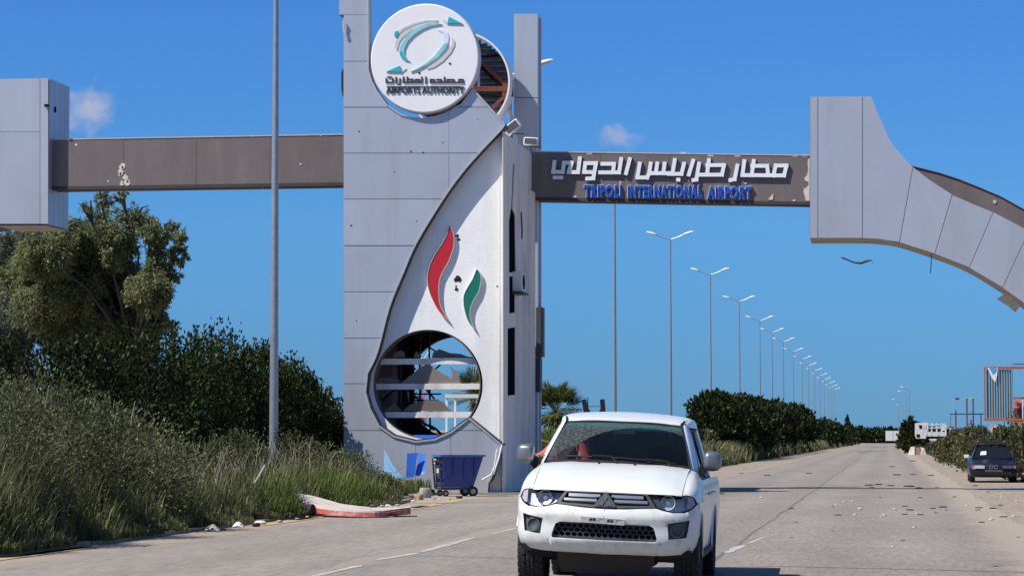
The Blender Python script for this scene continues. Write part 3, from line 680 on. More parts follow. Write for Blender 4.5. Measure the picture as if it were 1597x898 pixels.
# rear disc, seen from its open back
YD2 = T0+5.2
q = atY(720, 133, YD2); r2 = 80.5*(q.y*math.cos(PHI)-q.x*math.sin(PHI))/4000
b_ = MB(); b_.lathe((q.x, YD2, q.z), [(-.5, r2-.05), (-.5, r2), (.4, r2), (.4, r2-.05), (-.5, r2-.05)], 96, 'y'); rd = b_.build('rear_disc_rim', M['disc'], tower, 30)
b_ = MB(); n = 34
for i in range(n):
    z0 = q.z-r2+.06+(2*r2-.12)*i/n; z1 = z0+(2*r2-.12)/n; zm = max(abs(z0-q.z), abs(z1-q.z)); hw = math.sqrt(max(.01, (r2-.05)**2-zm**2))
    b_.box((q.x, YD2+.36+(.03 if i % 2 else 0), (z0+z1)/2), (2*hw, .02, (z1-z0)*.98))
b_.build('rear_disc_sheeting', M['corr'], rd)
TT = lambda x, y: atY(740+x/3.908, 20+y/3.908, YD2+.12)
for a, b, w_, m in (((40, 300), (215, 460), .11, 'rust'), ((-30, 465), (222, 465), .15, 'rust'), ((110, 580), (205, 490), .10, 'rust'), ((40, 330), (155, 440), .09, 'dark'), ((30, 268), (160, 260), .07, 'dark'), ((25, 340), (25, 470), .08, 'trim'), ((-20, 500), (190, 505), .06, 'dark'), ((50, 545), (190, 545), .05, 'dark')):
    b_ = MB(); b_.bar(TT(*a), TT(*b), w_, w_*.8, up=(0, 1, 0)); b_.build('truss_bar', M[m], tower)
b_ = MB(); p_ = TT(203, 462); b_.box(p_, (.32, .1, .5)); b_.build('gusset_plate', M['rust'], tower)
b_ = MB(); b_.tube([TT(212, 580), TT(262, 790)], .045, 8); b_.build('prop', M['trim'], tower)
def flood(px, py, ang, s, Y, label):
    c = atY(px, py, Y); t = thing('floodlight', c, label, 'floodlight', 'floodlights on top of the gate tower')
    Mx = Matrix.Rotation(ang, 3, 'Y')
    b = MB(); rg = []
    for (y, hw, hh) in ((-.10, .20, .10), (.0, .23, .13), (.10, .20, .11), (.18, .10, .06)): rg.append([c+Mx @ Vector((x*hw*s, y, z*hh*s)) for x, z in ((-1, -.8), (-.8, -1), (.8, -1), (1, -.8), (1, .8), (.8, 1), (-.8, 1), (-1, .8))])
    b.loft(rg); b.build('housing', M['ledge'], t, 40)
    b = MB(); b.box(c+Mx @ Vector((0, -.11, 0)), (.36*s, .02, .18*s), Mx); b.build('lens', M['corr'], t)
    b = MB(); b.bar(c+Vector((-.22*s, 0, -.16*s)), c+Vector((.3*s, .02, -.16*s)), .03); b.bar(c+Vector((0, .0, -.16*s)), c+Vector((0, .0, -.30*s)), .03); b.build('bracket', M['trimdark'], t)
flood(799, 199, R(-38), 1.1, T0+2.2, 'white floodlight tilted up at the tip of the tower')
flood(828, 221, R(4), .95, T0+5.0, 'white floodlight lying level above the end of the sign beam')
# flames
FL = lambda pts: [(630+x/4.49, 330+y/4.49) for x, y in pts]
redp = FL([tuple(p) for p in cr([(322, 100), (345, 140), (355, 200), (345, 270), (310, 360), (265, 440), (248, 510), (248, 590), (262, 670), (320, 770)], 3)]+[tuple(p) for p in cr([(320, 770), (250, 700), (205, 620), (175, 540), (168, 460), (180, 390), (215, 310), (260, 240), (300, 170), (322, 100)], 3)][1:-1])
grnp = FL([tuple(p) for p in cr([(512, 402), (535, 430), (543, 480), (525, 560), (490, 620), (468, 680), (468, 750), (500, 830)], 3)]+[tuple(p) for p in cr([(500, 830), (455, 770), (430, 700), (420, 630), (425, 580), (455, 520), (485, 470), (512, 402)], 3)][1:-1])
for pl, m, nm in ((redp, 'red', 'red_flame'), (grnp, 'green', 'green_flame')):
    b_ = MB(); b_.plate(pl, Yp(T0+WR, -.07), Yp(T0+WR, -.001)); f_ = b_.build(nm, M[m], tower)
    b_ = MB(); ribbon(b_, pl+[pl[0]], .75, T0+WR, -.082, -.003); b_.build('edge', M['bandgrey'], f_)
b_ = MB()
for (x, y, r_) in ((375, 170, .06), (383, 195, .05), (375, 465, .09), (362, 478, .07), (388, 480, .06), (370, 545, .06), (365, 520, .03), (653, 522, .025)):
    q_ = Yp(T0+WR, 0)(FL([(x, y)])[0]); n = 9
    b_.plate([(q_[0]+r_*rnd.uniform(.5, 1.2)*math.cos(a*2*math.pi/n), q_[2]+r_*rnd.uniform(.6, 1.3)*math.sin(a*2*math.pi/n)) for a in range(n)], lambda p: (p[0], T0+WR-.006, p[1]), lambda p: (p[0], T0+WR+.01, p[1]))
b_.split('shell_damage', M['charred'], tower)
for (px, py, r_) in ((548, 352, .03), (641, 236, .02), (660, 238, .02), (615, 268, .015), (650, 345, .02), (560, 205, .018), (745, 186, .018), (690, 222, .015), (583, 640, .02), (556, 500, .015)):
    q_ = atY(px, py, T0); b_ = MB(); b_.lathe((q_.x, T0-.014, q_.z), [(0, .0001), (0, r_), (.01, r_*1.1)], 9, 'y'); b_.build('bullet_hole', M['charred'], tower)
# ------------------------------------------------------------------ left block and left beam
YB1 = T0+.55
lb = thing('gate_block', (*atY(20, 684, YB1)[:2], 0), 'silver clad gate block hanging at the left end of the brown beam', 'gate block')
lbo = [(-30, 124), (74.5, 122.5), (74.5, 349.5), (-5, 350), (-60, 356), (-120, 375), (-190, 415), (-260, 480), (-320, 570), (-345, 800), (-480, 800), (-455, 640), (-400, 500), (-330, 400), (-240, 320), (-150, 270), (-90, 235), (-62, 200), (-42, 160)]
b_ = MB(); b_.plate(lbo, Yp(YB1, .04), Yp(YB1, 1.82)); b_.build('block_core', M['core'], lb)
for x0, x1 in ((-95, -31), (-190, -96), (-290, -191), (-400, -291), (-500, -401)):
    rc = rect(x0, 90, x1, 800); b_ = MB(); b_.region([lbo, rc], lambda p: inside(p, lbo) and inside(p, rc), Yp(YB1, 0), Yp(YB1, .035)); b_.split('panel', M['silver'], lb)
for rc in ([(-30, 124), (62, 122.5), (62, 205), (-30, 205)], [(62.8, 122.5), (75, 122.5), (75, 349), (62.8, 349)], [(-30, 205.6), (62, 205.6), (62, 349), (-30, 349)]):
    b_ = MB(); b_.plate(rc, Yp(YB1, 0), Yp(YB1, .035)); b_.build('panel', M['silver'], lb)
p0 = atY(75, 122.5, YB1); p1 = atY(75, 350, YB1)
for k in range(4):
    b_ = MB(); b_.box((p0.x+.02, YB1+.06+k*.44+.205, (p0.z+p1.z)/2), (.04, .425, p0.z-p1.z)); b_.build('side_panel', M['silver'], lb)
b_ = MB(); b_.plate([(-5, 351), (74, 351), (74, 353), (-5, 353)], Yp(YB1, .03), Yp(YB1, 1.8)); b_.build('soffit', M['beige'], lb)
b_ = MB(); q_ = atY(73, 165, YB1); b_.box((q_.x, q_.y-.03, q_.z), (.10, .12, .06)); q_ = Vector((p0.x+.045, YB1+.5, q_.z-.05)); b_.box(q_, (.04, .1, .16)); b_.split('bullet_damage', M['dark'], lb)
def beam(name, A, B, zt, zb, dep, label, parent_loc, m=M['brown'], dz=0.):
    def Z(p, z): return z+dz*((Vector((p.x, p.y, 0))-A0).dot(D0)/LL)
    t = thing(name, parent_loc, label, 'gate beam')
    A = Vector(A); B = Vector(B); d = (B-A); d.z = 0; A0 = Vector((A.x, A.y, 0)); LL = d.length; d.normalize(); D0 = d.copy(); n = Vector((-d.y, d.x, 0))
    if n.y < 0: n = -n
    L_ = (B-A).length
    b = MB(); b.add([A+n*.03, B+n*.03, B+n*dep, A+n*dep], [(0, 1, 2, 3)]); b.v = []; b.f = []
    for zz in (0,):
        b.loft([[Vector((p.x, p.y, Z(p, zb+.05))) for p in (A+n*.03, B+n*.03, B+n*dep, A+n*dep)], [Vector((p.x, p.y, Z(p, zt-.02))) for p in (A+n*.03, B+n*.03, B+n*dep, A+n*dep)]])
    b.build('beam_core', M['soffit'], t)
    k = max(1, round(L_/1.9))
    for i in range(k):
        a = A+d*(L_*i/k+.004); c = A+d*(L_*(i+1)/k-.004)
        pv = rnd.uniform(0, .006)
        b = MB(); b.loft([[Vector((p.x, p.y, Z(p, z))) for p in (a-n*pv, c-n*pv, c+n*.028, a+n*.028)] for z in (zb+.06, zt)]); b.build('panel', m, t)
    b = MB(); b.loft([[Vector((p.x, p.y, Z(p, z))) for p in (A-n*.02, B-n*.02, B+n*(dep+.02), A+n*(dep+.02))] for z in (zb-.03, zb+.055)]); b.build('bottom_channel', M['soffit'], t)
    b = MB(); b.loft([[Vector((p.x, p.y, Z(p, z))) for p in (A-n*.015, B-n*.015, B+n*.1, A+n*.1)] for z in (zt+.002, zt+.035)]); b.build('top_edge', M['kerbtop'], t)
    return t, A, d, n, L_
YBL = YB1+.32
a = atY(80, 218.5, YBL); c = atY(537, 211.0, YBL); zb_ = atY(320, 291, YBL).z; zt_ = (a.z+c.z)/2
lbm, A1, d1, n1, L1 = beam('gate_beam', (a.x, YBL, 0), (c.x, YBL+.0, 0), zt_, zb_, .7, 'plain brown overhead beam running left of the tower, with peeled bullet marks', (a.x, YBL, 0))
b_ = MB()
for (px, py, r_) in ((191, 260, .10), (188, 270, .10), (196, 277, .08), (198, 286, .11), (190, 287, .07), (119, 226, .035), (169, 283, .03), (469, 256, .03), (500, 211, .035), (528, 210, .03), (394, 212, .03)):
    q_ = atY(px, py, YBL); n = 10
    b_.plate([(q_.x+r_*rnd.uniform(.5, 1.2)*math.cos(k*2*math.pi/n), q_.z+r_*rnd.uniform(.5, 1.4)*math.sin(k*2*math.pi/n)) for k in range(n)], lambda p: (p[0], YBL-.012, p[1]), lambda p: (p[0], YBL+.01, p[1]))
b_.split('peeled_patch', M['peel'], lbm)
b_ = MB()
for (px, py) in ((191, 261), (188, 271), (199, 283)): q_ = atY(px, py, YBL); b_.box((q_.x, YBL-.014, q_.z), (.05, .006, .06))
b_.split('bullet_hole', M['charred'], lbm)
b_ = MB(); b_.plate([(380, 286), (411, 286), (410, 294), (406, 291), (398, 290), (390, 292), (384, 291)], Yp(YBL, .05), Yp(YBL, .08)); b_.build('hanging_scrap', M['brick'], lbm)
# ------------------------------------------------------------------ right sign beam
YRB = T0+5.85; A = atY(829, 237.5, YRB); B = atY(1264, 243.5, YRB)
zb2 = atY(829, 311, YRB).z; zt2_ = A.z
rbm, A2, d2, n2, L2 = beam('sign_beam', (A.x, A.y, 0), (B.x, B.y, 0), zt2_, zb2, .7, 'brown sign beam lettered in white and blue, right of the tower', (A.x, A.y, 0), dz=B.z-A.z)
def Bm(p, d):
    """pixel traced on the sign beam's front face, moved out by -d"""
    r = pixdir(p[0], p[1]); o = Vector((0, 0, EYE)); t = (Vector((A2.x, A2.y, 0))-Vector((0, 0, 0))).dot(n2)/Vector((r.x, r.y, 0)).dot(n2)
    q = o+r*t; return (q.x+n2.x*d, q.y+n2.y*d, q.z)
C1 = lambda pts: [(850+x/7.985, 235+y/7.985) for x, y in pts]
C2 = lambda pts: [(1040+x/6.943, 235+y/6.943) for x, y in pts]
words = [
 ([C1(l_) for l_ in ([(122, 145), (106, 270), (225, 270), (240, 155), (335, 155), (300, 272), (415, 272), (437, 100)], [(125, 338), (140, 338)], [(192, 338), (208, 338)])]),
 ([C1(l_) for l_ in ([(610, 272), (490, 270), (505, 160), (638, 160), (605, 348), (530, 352)],)]),
 ([C1(l_) for l_ in ([(718, 168), (862, 168), (850, 272)], [(690, 275), (925, 275), (952, 108)])]),
 ([C1(l_) for l_ in ([(1058, 110), (1012, 285)],)]),
 ([C1(l_) for l_ in ([(1182, 165), (1152, 338), (1275, 338), (1300, 285), (1318, 165)], [(1300, 285), (1590, 285)], [(1400, 165), (1382, 285)], [(1492, 165), (1475, 285)])]
  + [C2(l_) for l_ in ([(25, 255), (160, 255), (188, 145)], [(88, 105), (62, 255)], [(124, 318), (128, 318)])]),
 ([C2(l_) for l_ in ([(287, 112), (240, 262)],)]),
 ([C2(l_) for l_ in ([(350, 145), (322, 315), (290, 322)], [(340, 264), (598, 264), (620, 160), (440, 160)], [(457, 105), (437, 264)])]),
 ([C2(l_) for l_ in ([(765, 165), (735, 312), (690, 322)],)]),
 ([C2(l_) for l_ in ([(840, 118), (820, 268), (1270, 272), (1296, 165), (1180, 165), (1155, 272)], [(942, 115), (920, 268)], [(925, 168), (1088, 168), (1098, 268)])]),
]
for k, lines in enumerate(words):
    b_ = MB(); b_.strokes(lines, 5.9, lambda p: Bm(p, -.085), lambda p: Bm(p, -.06)); al = b_.build('arabic_letter', M['letter'], rbm)
    b_ = MB(); b_.strokes(lines, 6.4, lambda p: Bm((p[0]+.35, p[1]+.45), -.0595), lambda p: Bm((p[0]+.35, p[1]+.45), -.002)); b_.build('letter_side_shadow', M['black'], al)  # dark letter sides, widened and shifted down-right to paint in their shadow
xx = [(911.5, 968.8, 'TRIPOLI'), (979.5, 1095, 'INTERNATIONAL'), (1103.5, 1172.5, 'AIRPORT')]
for x0, x1, s_ in xx:
    ya = 289.0+(x0-911)*.012; yb = 308.2+(x0-911)*.012
    full = textmesh(s_)[0]; X0 = min(v.x for v in full); X1 = max(v.x for v in full)
    adv = []
    for i in range(len(s_)):
        # the left edge of each letter from the widths of prefixes
        pre = textmesh(s_[:i+1])[0]; adv.append(max(v.x for v in pre))
    lft = [X0]+[None]*(len(s_)-1)
    for i, ch in enumerate(s_):
        wv = textmesh(ch)[0]; wch = max(v.x for v in wv)-min(v.x for v in wv)
        r_ = adv[i]; l__ = r_-wch; k_ = (x1-x0)/(X1-X0); pa = x0+(l__-X0)*k_; pb = x0+(r_-X0)*k_
        b_ = MB(); text(b_, ch, pa+.05, ya, pb-.05, yb, Bm, -.09, -.02, .045); lo = b_.build('latin_letter', M['blue_letter'], rbm)
        b_ = MB(); text(b_, ch, pa-.9, ya-.8, pb-.1, yb+.1, Bm, -.06, -.01, .055); b_.build('letter_edge', M['letteredge'], lo)
b_ = MB()
for pl in ([(1505, 545), (1490, 480), (1478, 440), (1485, 410), (1515, 400), (1535, 370), (1535, 340), (1505, 330), (1490, 310), (1495, 290), (1520, 270), (1530, 200), (1525, 130), (1530, 90), (1546, 90), (1546, 545)], [(1095, 530), (1130, 490), (1155, 465), (1150, 520), (1140, 535)], [(1360, 535), (1390, 530), (1395, 545), (1365, 548)], [(835, 350), (868, 345), (862, 360), (845, 362)], [(1230, 200), (1235, 200), (1240, 520), (1232, 520)]):
    if pl[0] == (1230, 200): continue
    b_.plate(C2(pl), lambda p: Bm(p, -.018), lambda p: Bm(p, .0))
for pl in ([(335, 575), (390, 560), (395, 585), (345, 590)], [(925, 400), (940, 375), (950, 395), (935, 430)]): b_.plate(C1(pl), lambda p: Bm(p, -.018), lambda p: Bm(p, .0))
b_.split('peeled_patch', M['peel'], rbm)
b_ = MB()
for (px, py) in ((1108, 243), (1150, 243.5), (919, 240), (1065, 240.5), (1240, 244), (1255, 244), (840, 236)): q_ = Bm((px, py), .02); b_.box((q_[0], q_[1], q_[2]+.02), (.16, .05, .07))
b_.split('top_debris', M['peel'], rbm)
# ------------------------------------------------------------------ right arch
YA = YRB-.35; qA = atY(1263, 151, YA)
ar = thing('gate_arch', (qA.x, YA, 0), 'silver clad arch springing right from the sign beam and curving down out of frame', 'gate arch')
topc = [(1359, 150.6), (1366, 170), (1376, 192), (1386, 216.5), (1395, 229), (1405, 241), (1421, 258.6), (1450, 281), (1487, 305), (1519, 319), (1551, 332), (1597, 356), (1660, 398), (1720, 446), (1780, 510), (1830, 590), (1860, 680), (1868, 800)]
botc = [(1263, 371), (1343, 371), (1370, 372.5), (1401, 377), (1454, 394), (1508, 415), (1559, 445), (1594, 470), (1650, 520), (1690, 575), (1722, 660), (1735, 800)]
archp = [(1263, 151)]+topc+botc[::-1]
b_ = MB(); b_.plate(archp, Yp(YA, .045), Yp(YA, 1.9)); b_.build('arch_core', M['core'], ar)
cuts = [((1263, 140), (1263, 380)), ((1275.5, 140), (1275.5, 380)), ((1345, 140), (1345, 380)), ((1427.5, 240), (1400.5, 390)), ((1489, 290), (1455, 405)), ((1551.5, 325), (1508, 425)), ((1607, 355), (1559, 458)), ((1672, 395), (1605, 500)), ((1740, 450), (1655, 540)), ((1800, 515), (1695, 600)), ((1850, 600), (1715, 680)), ((1880, 800), (1725, 810))]
for (a0, a1), (b0, b1) in zip(cuts[:-1], cuts[1:]):
    e = .45
    ex = lambda a_, b_2, s: (a_[0]+(a_[0]-b_2[0])*s, a_[1]+(a_[1]-b_2[1])*s)
    qd = [(ex(a0, a1, .3)[0]+e, ex(a0, a1, .3)[1]), (ex(b0, b1, .3)[0]-e, ex(b0, b1, .3)[1]), (ex(b1, b0, .3)[0]-e, ex(b1, b0, .3)[1]), (ex(a1, a0, .3)[0]+e, ex(a1, a0, .3)[1])]
    b_ = MB(); pv = rnd.uniform(0, .012); b_.region([archp, qd], lambda p: inside(p, archp) and inside(p, qd), Yp(YA, -pv), Yp(YA, .05)); b_.build('panel', M['silver'], ar)
b_ = MB(); bt = [Vector(p) for p in cr([(p[0], p[1], 0) for p in botc], 4)]
n = len(bt); vs = []
for yy in (.02, 1.92):
    for o_ in (0.0, .9): vs += [Yp(YA, yy)((p.x, p.y+o_+.2)) for p in bt]
b_.add(vs, [(i, i+1, n+i+1, n+i) for i in range(n-1)]+[(2*n+i, 3*n+i, 3*n+i+1, 2*n+i+1) for i in range(n-1)]+[(n+i, n+i+1, 3*n+i+1, 3*n+i) for i in range(n-1)])
b_.build('soffit', M['beige'], ar)
YA2 = YA+2.6
bb = [(1405, 256), (1425, 260), (1465, 270), (1495.6, 280), (1528, 293), (1561, 307), (1597, 327), (1650, 364), (1700, 410), (1760, 475), (1812, 560), (1840, 680), (1846, 800)]
b_ = MB(); b_.plate(bb+[(1790, 800), (1785, 690), (1755, 590), (1700, 500), (1600, 400), (1500, 340), (1405, 300)], Yp(YA2, 0), Yp(YA2, .5)); b_.build('rear_fascia', M['brown'], ar)
b_ = MB(); ribbon(b_, bb, 1.2, YA2, -.03, .5); b_.build('fascia_edge', M['rust'], ar)
b_ = MB(); b_.plate([(1549, 312), (1554, 313), (1553, 318), (1549, 317)], Yp(YA2, -.02), Yp(YA2, 0)); b_.build('peeled_patch', M['peel'], ar)
b_ = MB(); b_.plate([(1554, 466), (1561, 462), (1570, 455), (1592, 468), (1590, 478), (1584, 487), (1572, 477)], Yp(YA+1.0, 0), Yp(YA+1.0, .06)); b_.build('hanging_panel', M['peel'], ar)
b_ = MB(); b_.tube([atY(1452, 392, YA+.5), atY(1452.5, 408, YA+.5), atY(1451, 426, YA+.5)], .012, 5); b_.build('loose_wire', M['dark'], ar)
# flying shred
b_ = MB(); pts = [(1312, 402), (1318, 404), (1325, 407), (1333, 409.5), (1343, 410), (1352, 407.5), (1359, 406.5), (1361.5, 410.5)]
up = [atD(p[0], p[1]-h, 72) for p, h in zip(pts, (1.5, 2, 1.5, 1, 1.5, 2.5, 1.5, .4))]; dn = [atD(p[0], p[1]+h, 72.15) for p, h in zip(pts, (.8, 1, 1, 1.4, 2.2, 1.5, .5, .4))]
n = len(pts); md = [atD(p[0], p[1], 71.9) for p in pts]
b_.add(up+md+dn, [(i, i+1, n+i+1, n+i) for i in range(n-1)]+[(n+i, n+i+1, 2*n+i+1, 2*n+i) for i in range(n-1)]); b_.build('plastic_shred', M['charred'], smooth=60, label='dark shred of plastic blown through the air below the arch', category='litter')

# ------------------------------------------------------------------ street lamps
LX = -12.05; LH = 13.2
def lamp_proto(loc, label, r0=.115, arms=2, H=None):
    H = H or LH
    t = thing('street_lamp', loc, label, 'street lamp', 'double street lamps along the central strip')
    x, y, z = loc
    b = MB(); b.tube([(x, y, 0), (x, y, H*.5), (x, y, H-.45)], [r0, r0*.78, r0*.5], 10); b.build('pole', M['galv'], t, 40)
    b = MB(); b.box((x, y, .15), (.4, .4, .3)); b.build('base_plate', M['galv'], t)
    for s in ((-1, 1) if arms == 2 else (-1,)):
        b = MB(); b.tube([(x, y, H-.5), (x+s*.35, y, H-.40), (x+s*.8, y, H-.22)], .035, 6); b.build('arm', M['galv'], t)
        b = MB(); rg = []
        for (u, hw, hh) in ((.72, .05, .04), (.8, .13, .075), (1.0, .16, .10), (1.2, .14, .08), (1.34, .06, .03)):
            zc = H-.24+(u-.72)*.30
            rg.append([(x+s*u, y+hw*math.cos(a), zc+hh*math.sin(a)*(1 if math.sin(a) > 0 else .6)) for a in [2*math.pi*k/10 for k in range(10)]])
        b.loft(rg); b.build('lamp_head', M['lampwhite'], t, 60)
    return t
def place(t, loc, label):
    c = copy_tree(t); c.location = loc; c['label'] = label; OFF[c.name] = Vector(loc); return c
near_lamp = lamp_proto((-57*math.tan(R(13.64)), 57.0, 0), 'grey steel lamp post rising out of the weeds in front of the left beam', .108)
where = ['double street lamp behind the tower, one head showing right of the rear slab', 'double street lamp whose pole comes down from behind the sign beam letters', 'tallest fully visible double street lamp, just right of the white pickup roof', 'double street lamp standing at the left end of the long hedge',
         'double street lamp third in line right of the pickup, behind the hedge', 'double street lamp fourth in line right of the pickup, behind the hedge', 'double street lamp fifth in line right of the pickup, behind the hedge', 'double street lamp sixth in line right of the pickup, behind the hedge', 'double street lamp seventh in line right of the pickup', 'double street lamp eighth in line right of the pickup']
ya = 77.9
mid = lamp_proto((-11.48, ya, 0), where[0], .10)
k = 1; yy = ya
lamps = [mid]
while k < 17:
    yy = [113.5, 144, 175.4, 210, 244.6, 271.6, 298, 332][k-1] if k < 9 else yy+32
    lab = where[k] if k < len(where) else 'tiny far double street lamp at the hazy end of the row'
    lamps.append(place(mid, (LX+rnd.uniform(-.08, .08), yy, 0), lab)); k += 1
# far roadside poles, right of the vanishing point
rp = None
for i, (px, Y) in enumerate(((1402, 520), (1413, 430), (1418, 395), (1408, 600))):
    x = atY(px, 660, Y).x
    if rp is None:
        rp = lamp_proto((x, Y, 0), 'tiny far lamp pole on the right side of the road near the horizon', .10, 1, 9.5); rp['group'] = 'far lamp poles on the right roadside'
    else: place(rp, (x, Y, 0), 'tiny far lamp pole on the right side of the road near the horizon')

# ------------------------------------------------------------------ vegetation
def leaves(P, D, ln, wd, up=None):
    n = len(P); D = D/np.linalg.norm(D, axis=1, keepdims=True)
    r_ = rng.normal(size=(n, 3)); s_ = np.cross(D, r_); s_ /= np.linalg.norm(s_, axis=1, keepdims=True)
    ln = (ln*rng.uniform(.6, 1.3, n))[:, None]; wd = (wd*rng.uniform(.7, 1.3, n))[:, None]
    v = np.stack([P, P+D*ln*.45+s_*wd, P+D*ln, P+D*ln*.45-s_*wd], axis=1).reshape(-1, 3)
    f = np.arange(n*4).reshape(n, 4); return v, f
def crown(center, rad, ncl, per, leaf, wd, clr=.28, updir=.6, shell=.55, flat=None):
    """leaves in clumps spread through an ellipsoid"""
    c = np.array(center); r_ = np.array(rad)
    d = rng.normal(size=(ncl, 3)); d /= np.linalg.norm(d, axis=1, keepdims=True)
    rr = rng.uniform(shell**3, 1, ncl)**(1/3); lump = 1+.16*np.sin(d[:, 0]*5+rng.uniform(0, 6))+.12*np.sin(d[:, 2]*7+d[:, 1]*4+rng.uniform(0, 6))
    cc = c+d*(rr*lump)[:, None]*r_
    P = np.repeat(cc, per, axis=0)+np.clip(rng.normal(size=(ncl*per, 3)), -1.5, 1.5)*clr*np.mean(r_)*np.array([.55, .55, .75])*.6
    out_ = np.repeat(d, per, axis=0); D = out_*.6+np.array([0, 0, updir])+rng.normal(size=P.shape)*.55
    keep = P[:, 2] > .05
    return leaves(P[keep], D[keep], leaf, wd)
def bush(name, base, w, h, dep, nleaf, leaf, wd, m, label, group=None, cat='bush', clr=.28, updir=.8, stem=True):
    t = thing(name, (base[0], base[1], 0.0), label, cat, group)
    per = 26; ncl = nleaf//per
    v, f = crown((base[0], base[1], h*.48), (w/2, dep/2, h*.54), ncl, per, leaf, wd, clr, updir)
    # spiky top shoots
    ns = int(w*10); tx = base[0]+rng.uniform(-w/2, w/2, ns)*.9; ty = base[1]+rng.uniform(-dep/2, dep/2, ns)*.3
    tz = h*.48+h*.50*np.sqrt(np.clip(1-((tx-base[0])/(w/2))**2, 0, 1)); k_ = 42
    hh = rng.uniform(.2, .75, ns)*h*.22
    P = np.stack([np.repeat(tx, k_), np.repeat(ty, k_), np.repeat(tz, k_)+np.tile(np.linspace(-1.1, .9, k_), ns)*np.repeat(hh, k_)], axis=1)
    sp = (1-np.tile(np.linspace(0, 1, k_), ns))[:, None]*.12*h/4+.012
    P = P+np.clip(rng.normal(size=P.shape), -1.6, 1.6)*sp; D = rng.normal(size=P.shape)*.5+np.array([0, 0, 1.2])
    v2, f2 = leaves(P, D, leaf, wd); v = np.concatenate([v, v2]); f = np.concatenate([f, f2+len(v)-len(v2)])
    npmesh('foliage', v, f, m, t)
    if stem:
        b = MB()
        for k in range(4):
            a = k*1.6+rnd.random(); b.tube([(base[0]+.1*math.cos(a), base[1]+.1*math.sin(a), 0), (base[0]+w*.18*math.cos(a), base[1]+dep*.15*math.sin(a), h*.35), (base[0]+w*.3*math.cos(a), base[1]+dep*.25*math.sin(a), h*.7)], [.07, .05, .02], 5)
        b.build('stem', M['bark'], t)
    return t
# left hedge
hd = [(-19.5, 41, 3.6, 3.2), (-18.9, 45, 3.6, 3.35), (-18.4, 49.5, 3.4, 3.35), (-17.6, 52.5, 3.4, 3.35), (-17.2, 56, 3.2, 3.6), (-16.9, 59.5, 3.1, 3.85), (-16.6, 62.5, 2.9, 3.7), (-16.4, 65.5, 2.7, 3.6), (-16.2, 68, 2.5, 3.3), (-16.1, 70.5, 2.0, 2.9), (-15.6, 79.5, 1.7, 3.5), (-21.5, 44, 4, 3.7), (-20.2, 50, 4, 3.7)]
hl = ['dark hedge bush at the far left edge of the picture', 'dark hedge bush second from the left edge of the picture', 'dark hedge bush below the big tree trunk', 'dark hedge bush below the middle of the big tree', 'dark hedge bush below the right side of the big tree crown', 'dark pointed hedge bush just right of the big tree', 'tallest dark hedge bush between big tree and lamp post', 'dark hedge bush immediately left of the lamp post', 'dark hedge bush directly behind the lamp post', 'low dark hedge bush right of the lamp post',
      'small dark bush standing against the left edge of the gate tower', 'dark bush in the back row behind the left end of the hedge', 'dark bush in the back row under the big tree']
for (x, y, w_, h), lb_ in zip(hd, hl): bush('hedge_bush', (x, y), w_, h, w_*.9, 15000, .115, .027, M['hedge'], lb_, 'dark hedge left of the tower', clr=.30)
# big trees
def tree(base, H, clumps, m, label, nleaf, leaf=.24, wd=.05, trunk_r=.35, D=95):
    t = thing('tree', (base.x, base.y, 0), label, 'tree')
    b = MB(); tp = Vector((base.x+.5, base.y, H*.45)); b.tube([(base.x, base.y, 0), (base.x+.15, base.y, H*.2), tp], [trunk_r, trunk_r*.8, trunk_r*.55], 9)
    tk = b.build('trunk', M['bark'], t, 60)
    V = []; Fc = []; n0 = 0; tot = sum(c[2]**2 for c in clumps)
    b = MB()
    for (px, py, r_, dn) in clumps:
        dd = D+rnd.uniform(-2.2, 2.2); c = atD(px, py, dd); rm = r_*dd/4000
        st_ = tp if c.z > tp.z else Vector((base.x, base.y, H*.2)); mid_ = st_.lerp(c, .55)+Vector((rnd.uniform(-.4, .4), rnd.uniform(-.4, .4), .4))
        b.tube([st_, mid_, c, c+Vector((rnd.uniform(-.3, .3), 0, rm*.6))], [trunk_r*.22, trunk_r*.12, .04, .015], 5)
        for q in range(5):
            e = c+Vector((rnd.uniform(-1, 1)*rm, rnd.uniform(-1, 1)*rm, rnd.uniform(-.8, .9)*rm)); b.tube([c.lerp(mid_, .3), c.lerp(e, .5)+Vector((0, 0, .15)), e], [.045, .03, .012], 4)
        k = int(nleaf*r_*r_/tot*dn)
        v, f = crown(c, (rm*.92, rm*.92, rm*.8), max(6, k//30), 30, leaf, wd, .30, -.7, .25)
        V.append(v); Fc.append(f+n0); n0 += len(v)
    b.build('branches', M['bark'], t, 60)
    npmesh('crown', np.concatenate(V), np.concatenate(Fc), m, t)
bs_ = atD(185, 684, 95)
tree(Vector((bs_.x, bs_.y, 0)), 10.5, [(160, 312, 20, .3), (188, 306, 14, .2), (133, 325, 14, .25), (160, 345, 28, .5), (210, 340, 28, .45), (128, 372, 36, 1.1), (96, 378, 36, 1.0), (180, 380, 40, .9), (236, 362, 24, .7), (260, 362, 20, .6), (282, 372, 14, .55), (246, 390, 20, .6), (275, 398, 18, .7), (262, 424, 20, .8), (240, 425, 24, .9), (70, 400, 45, 1.0), (140, 420, 50, 1.1), (200, 440, 40, 1.0), (232, 455, 38, 1.1), (110, 455, 50, 1.1), (165, 475, 50, 1.1), (225, 490, 36, 1.1), (246, 505, 22, 1.0), (240, 470, 22, 1.0), (40, 430, 40, 1.0), (60, 480, 45, 1.0), (190, 515, 45, 1.1), (120, 510, 50, 1.1)], M['tree'], 'tall feathery olive green tree behind the hedge, crown touching the left beam', 125000, leaf=.17, wd=.026)
bs_ = atD(20, 684, 104)
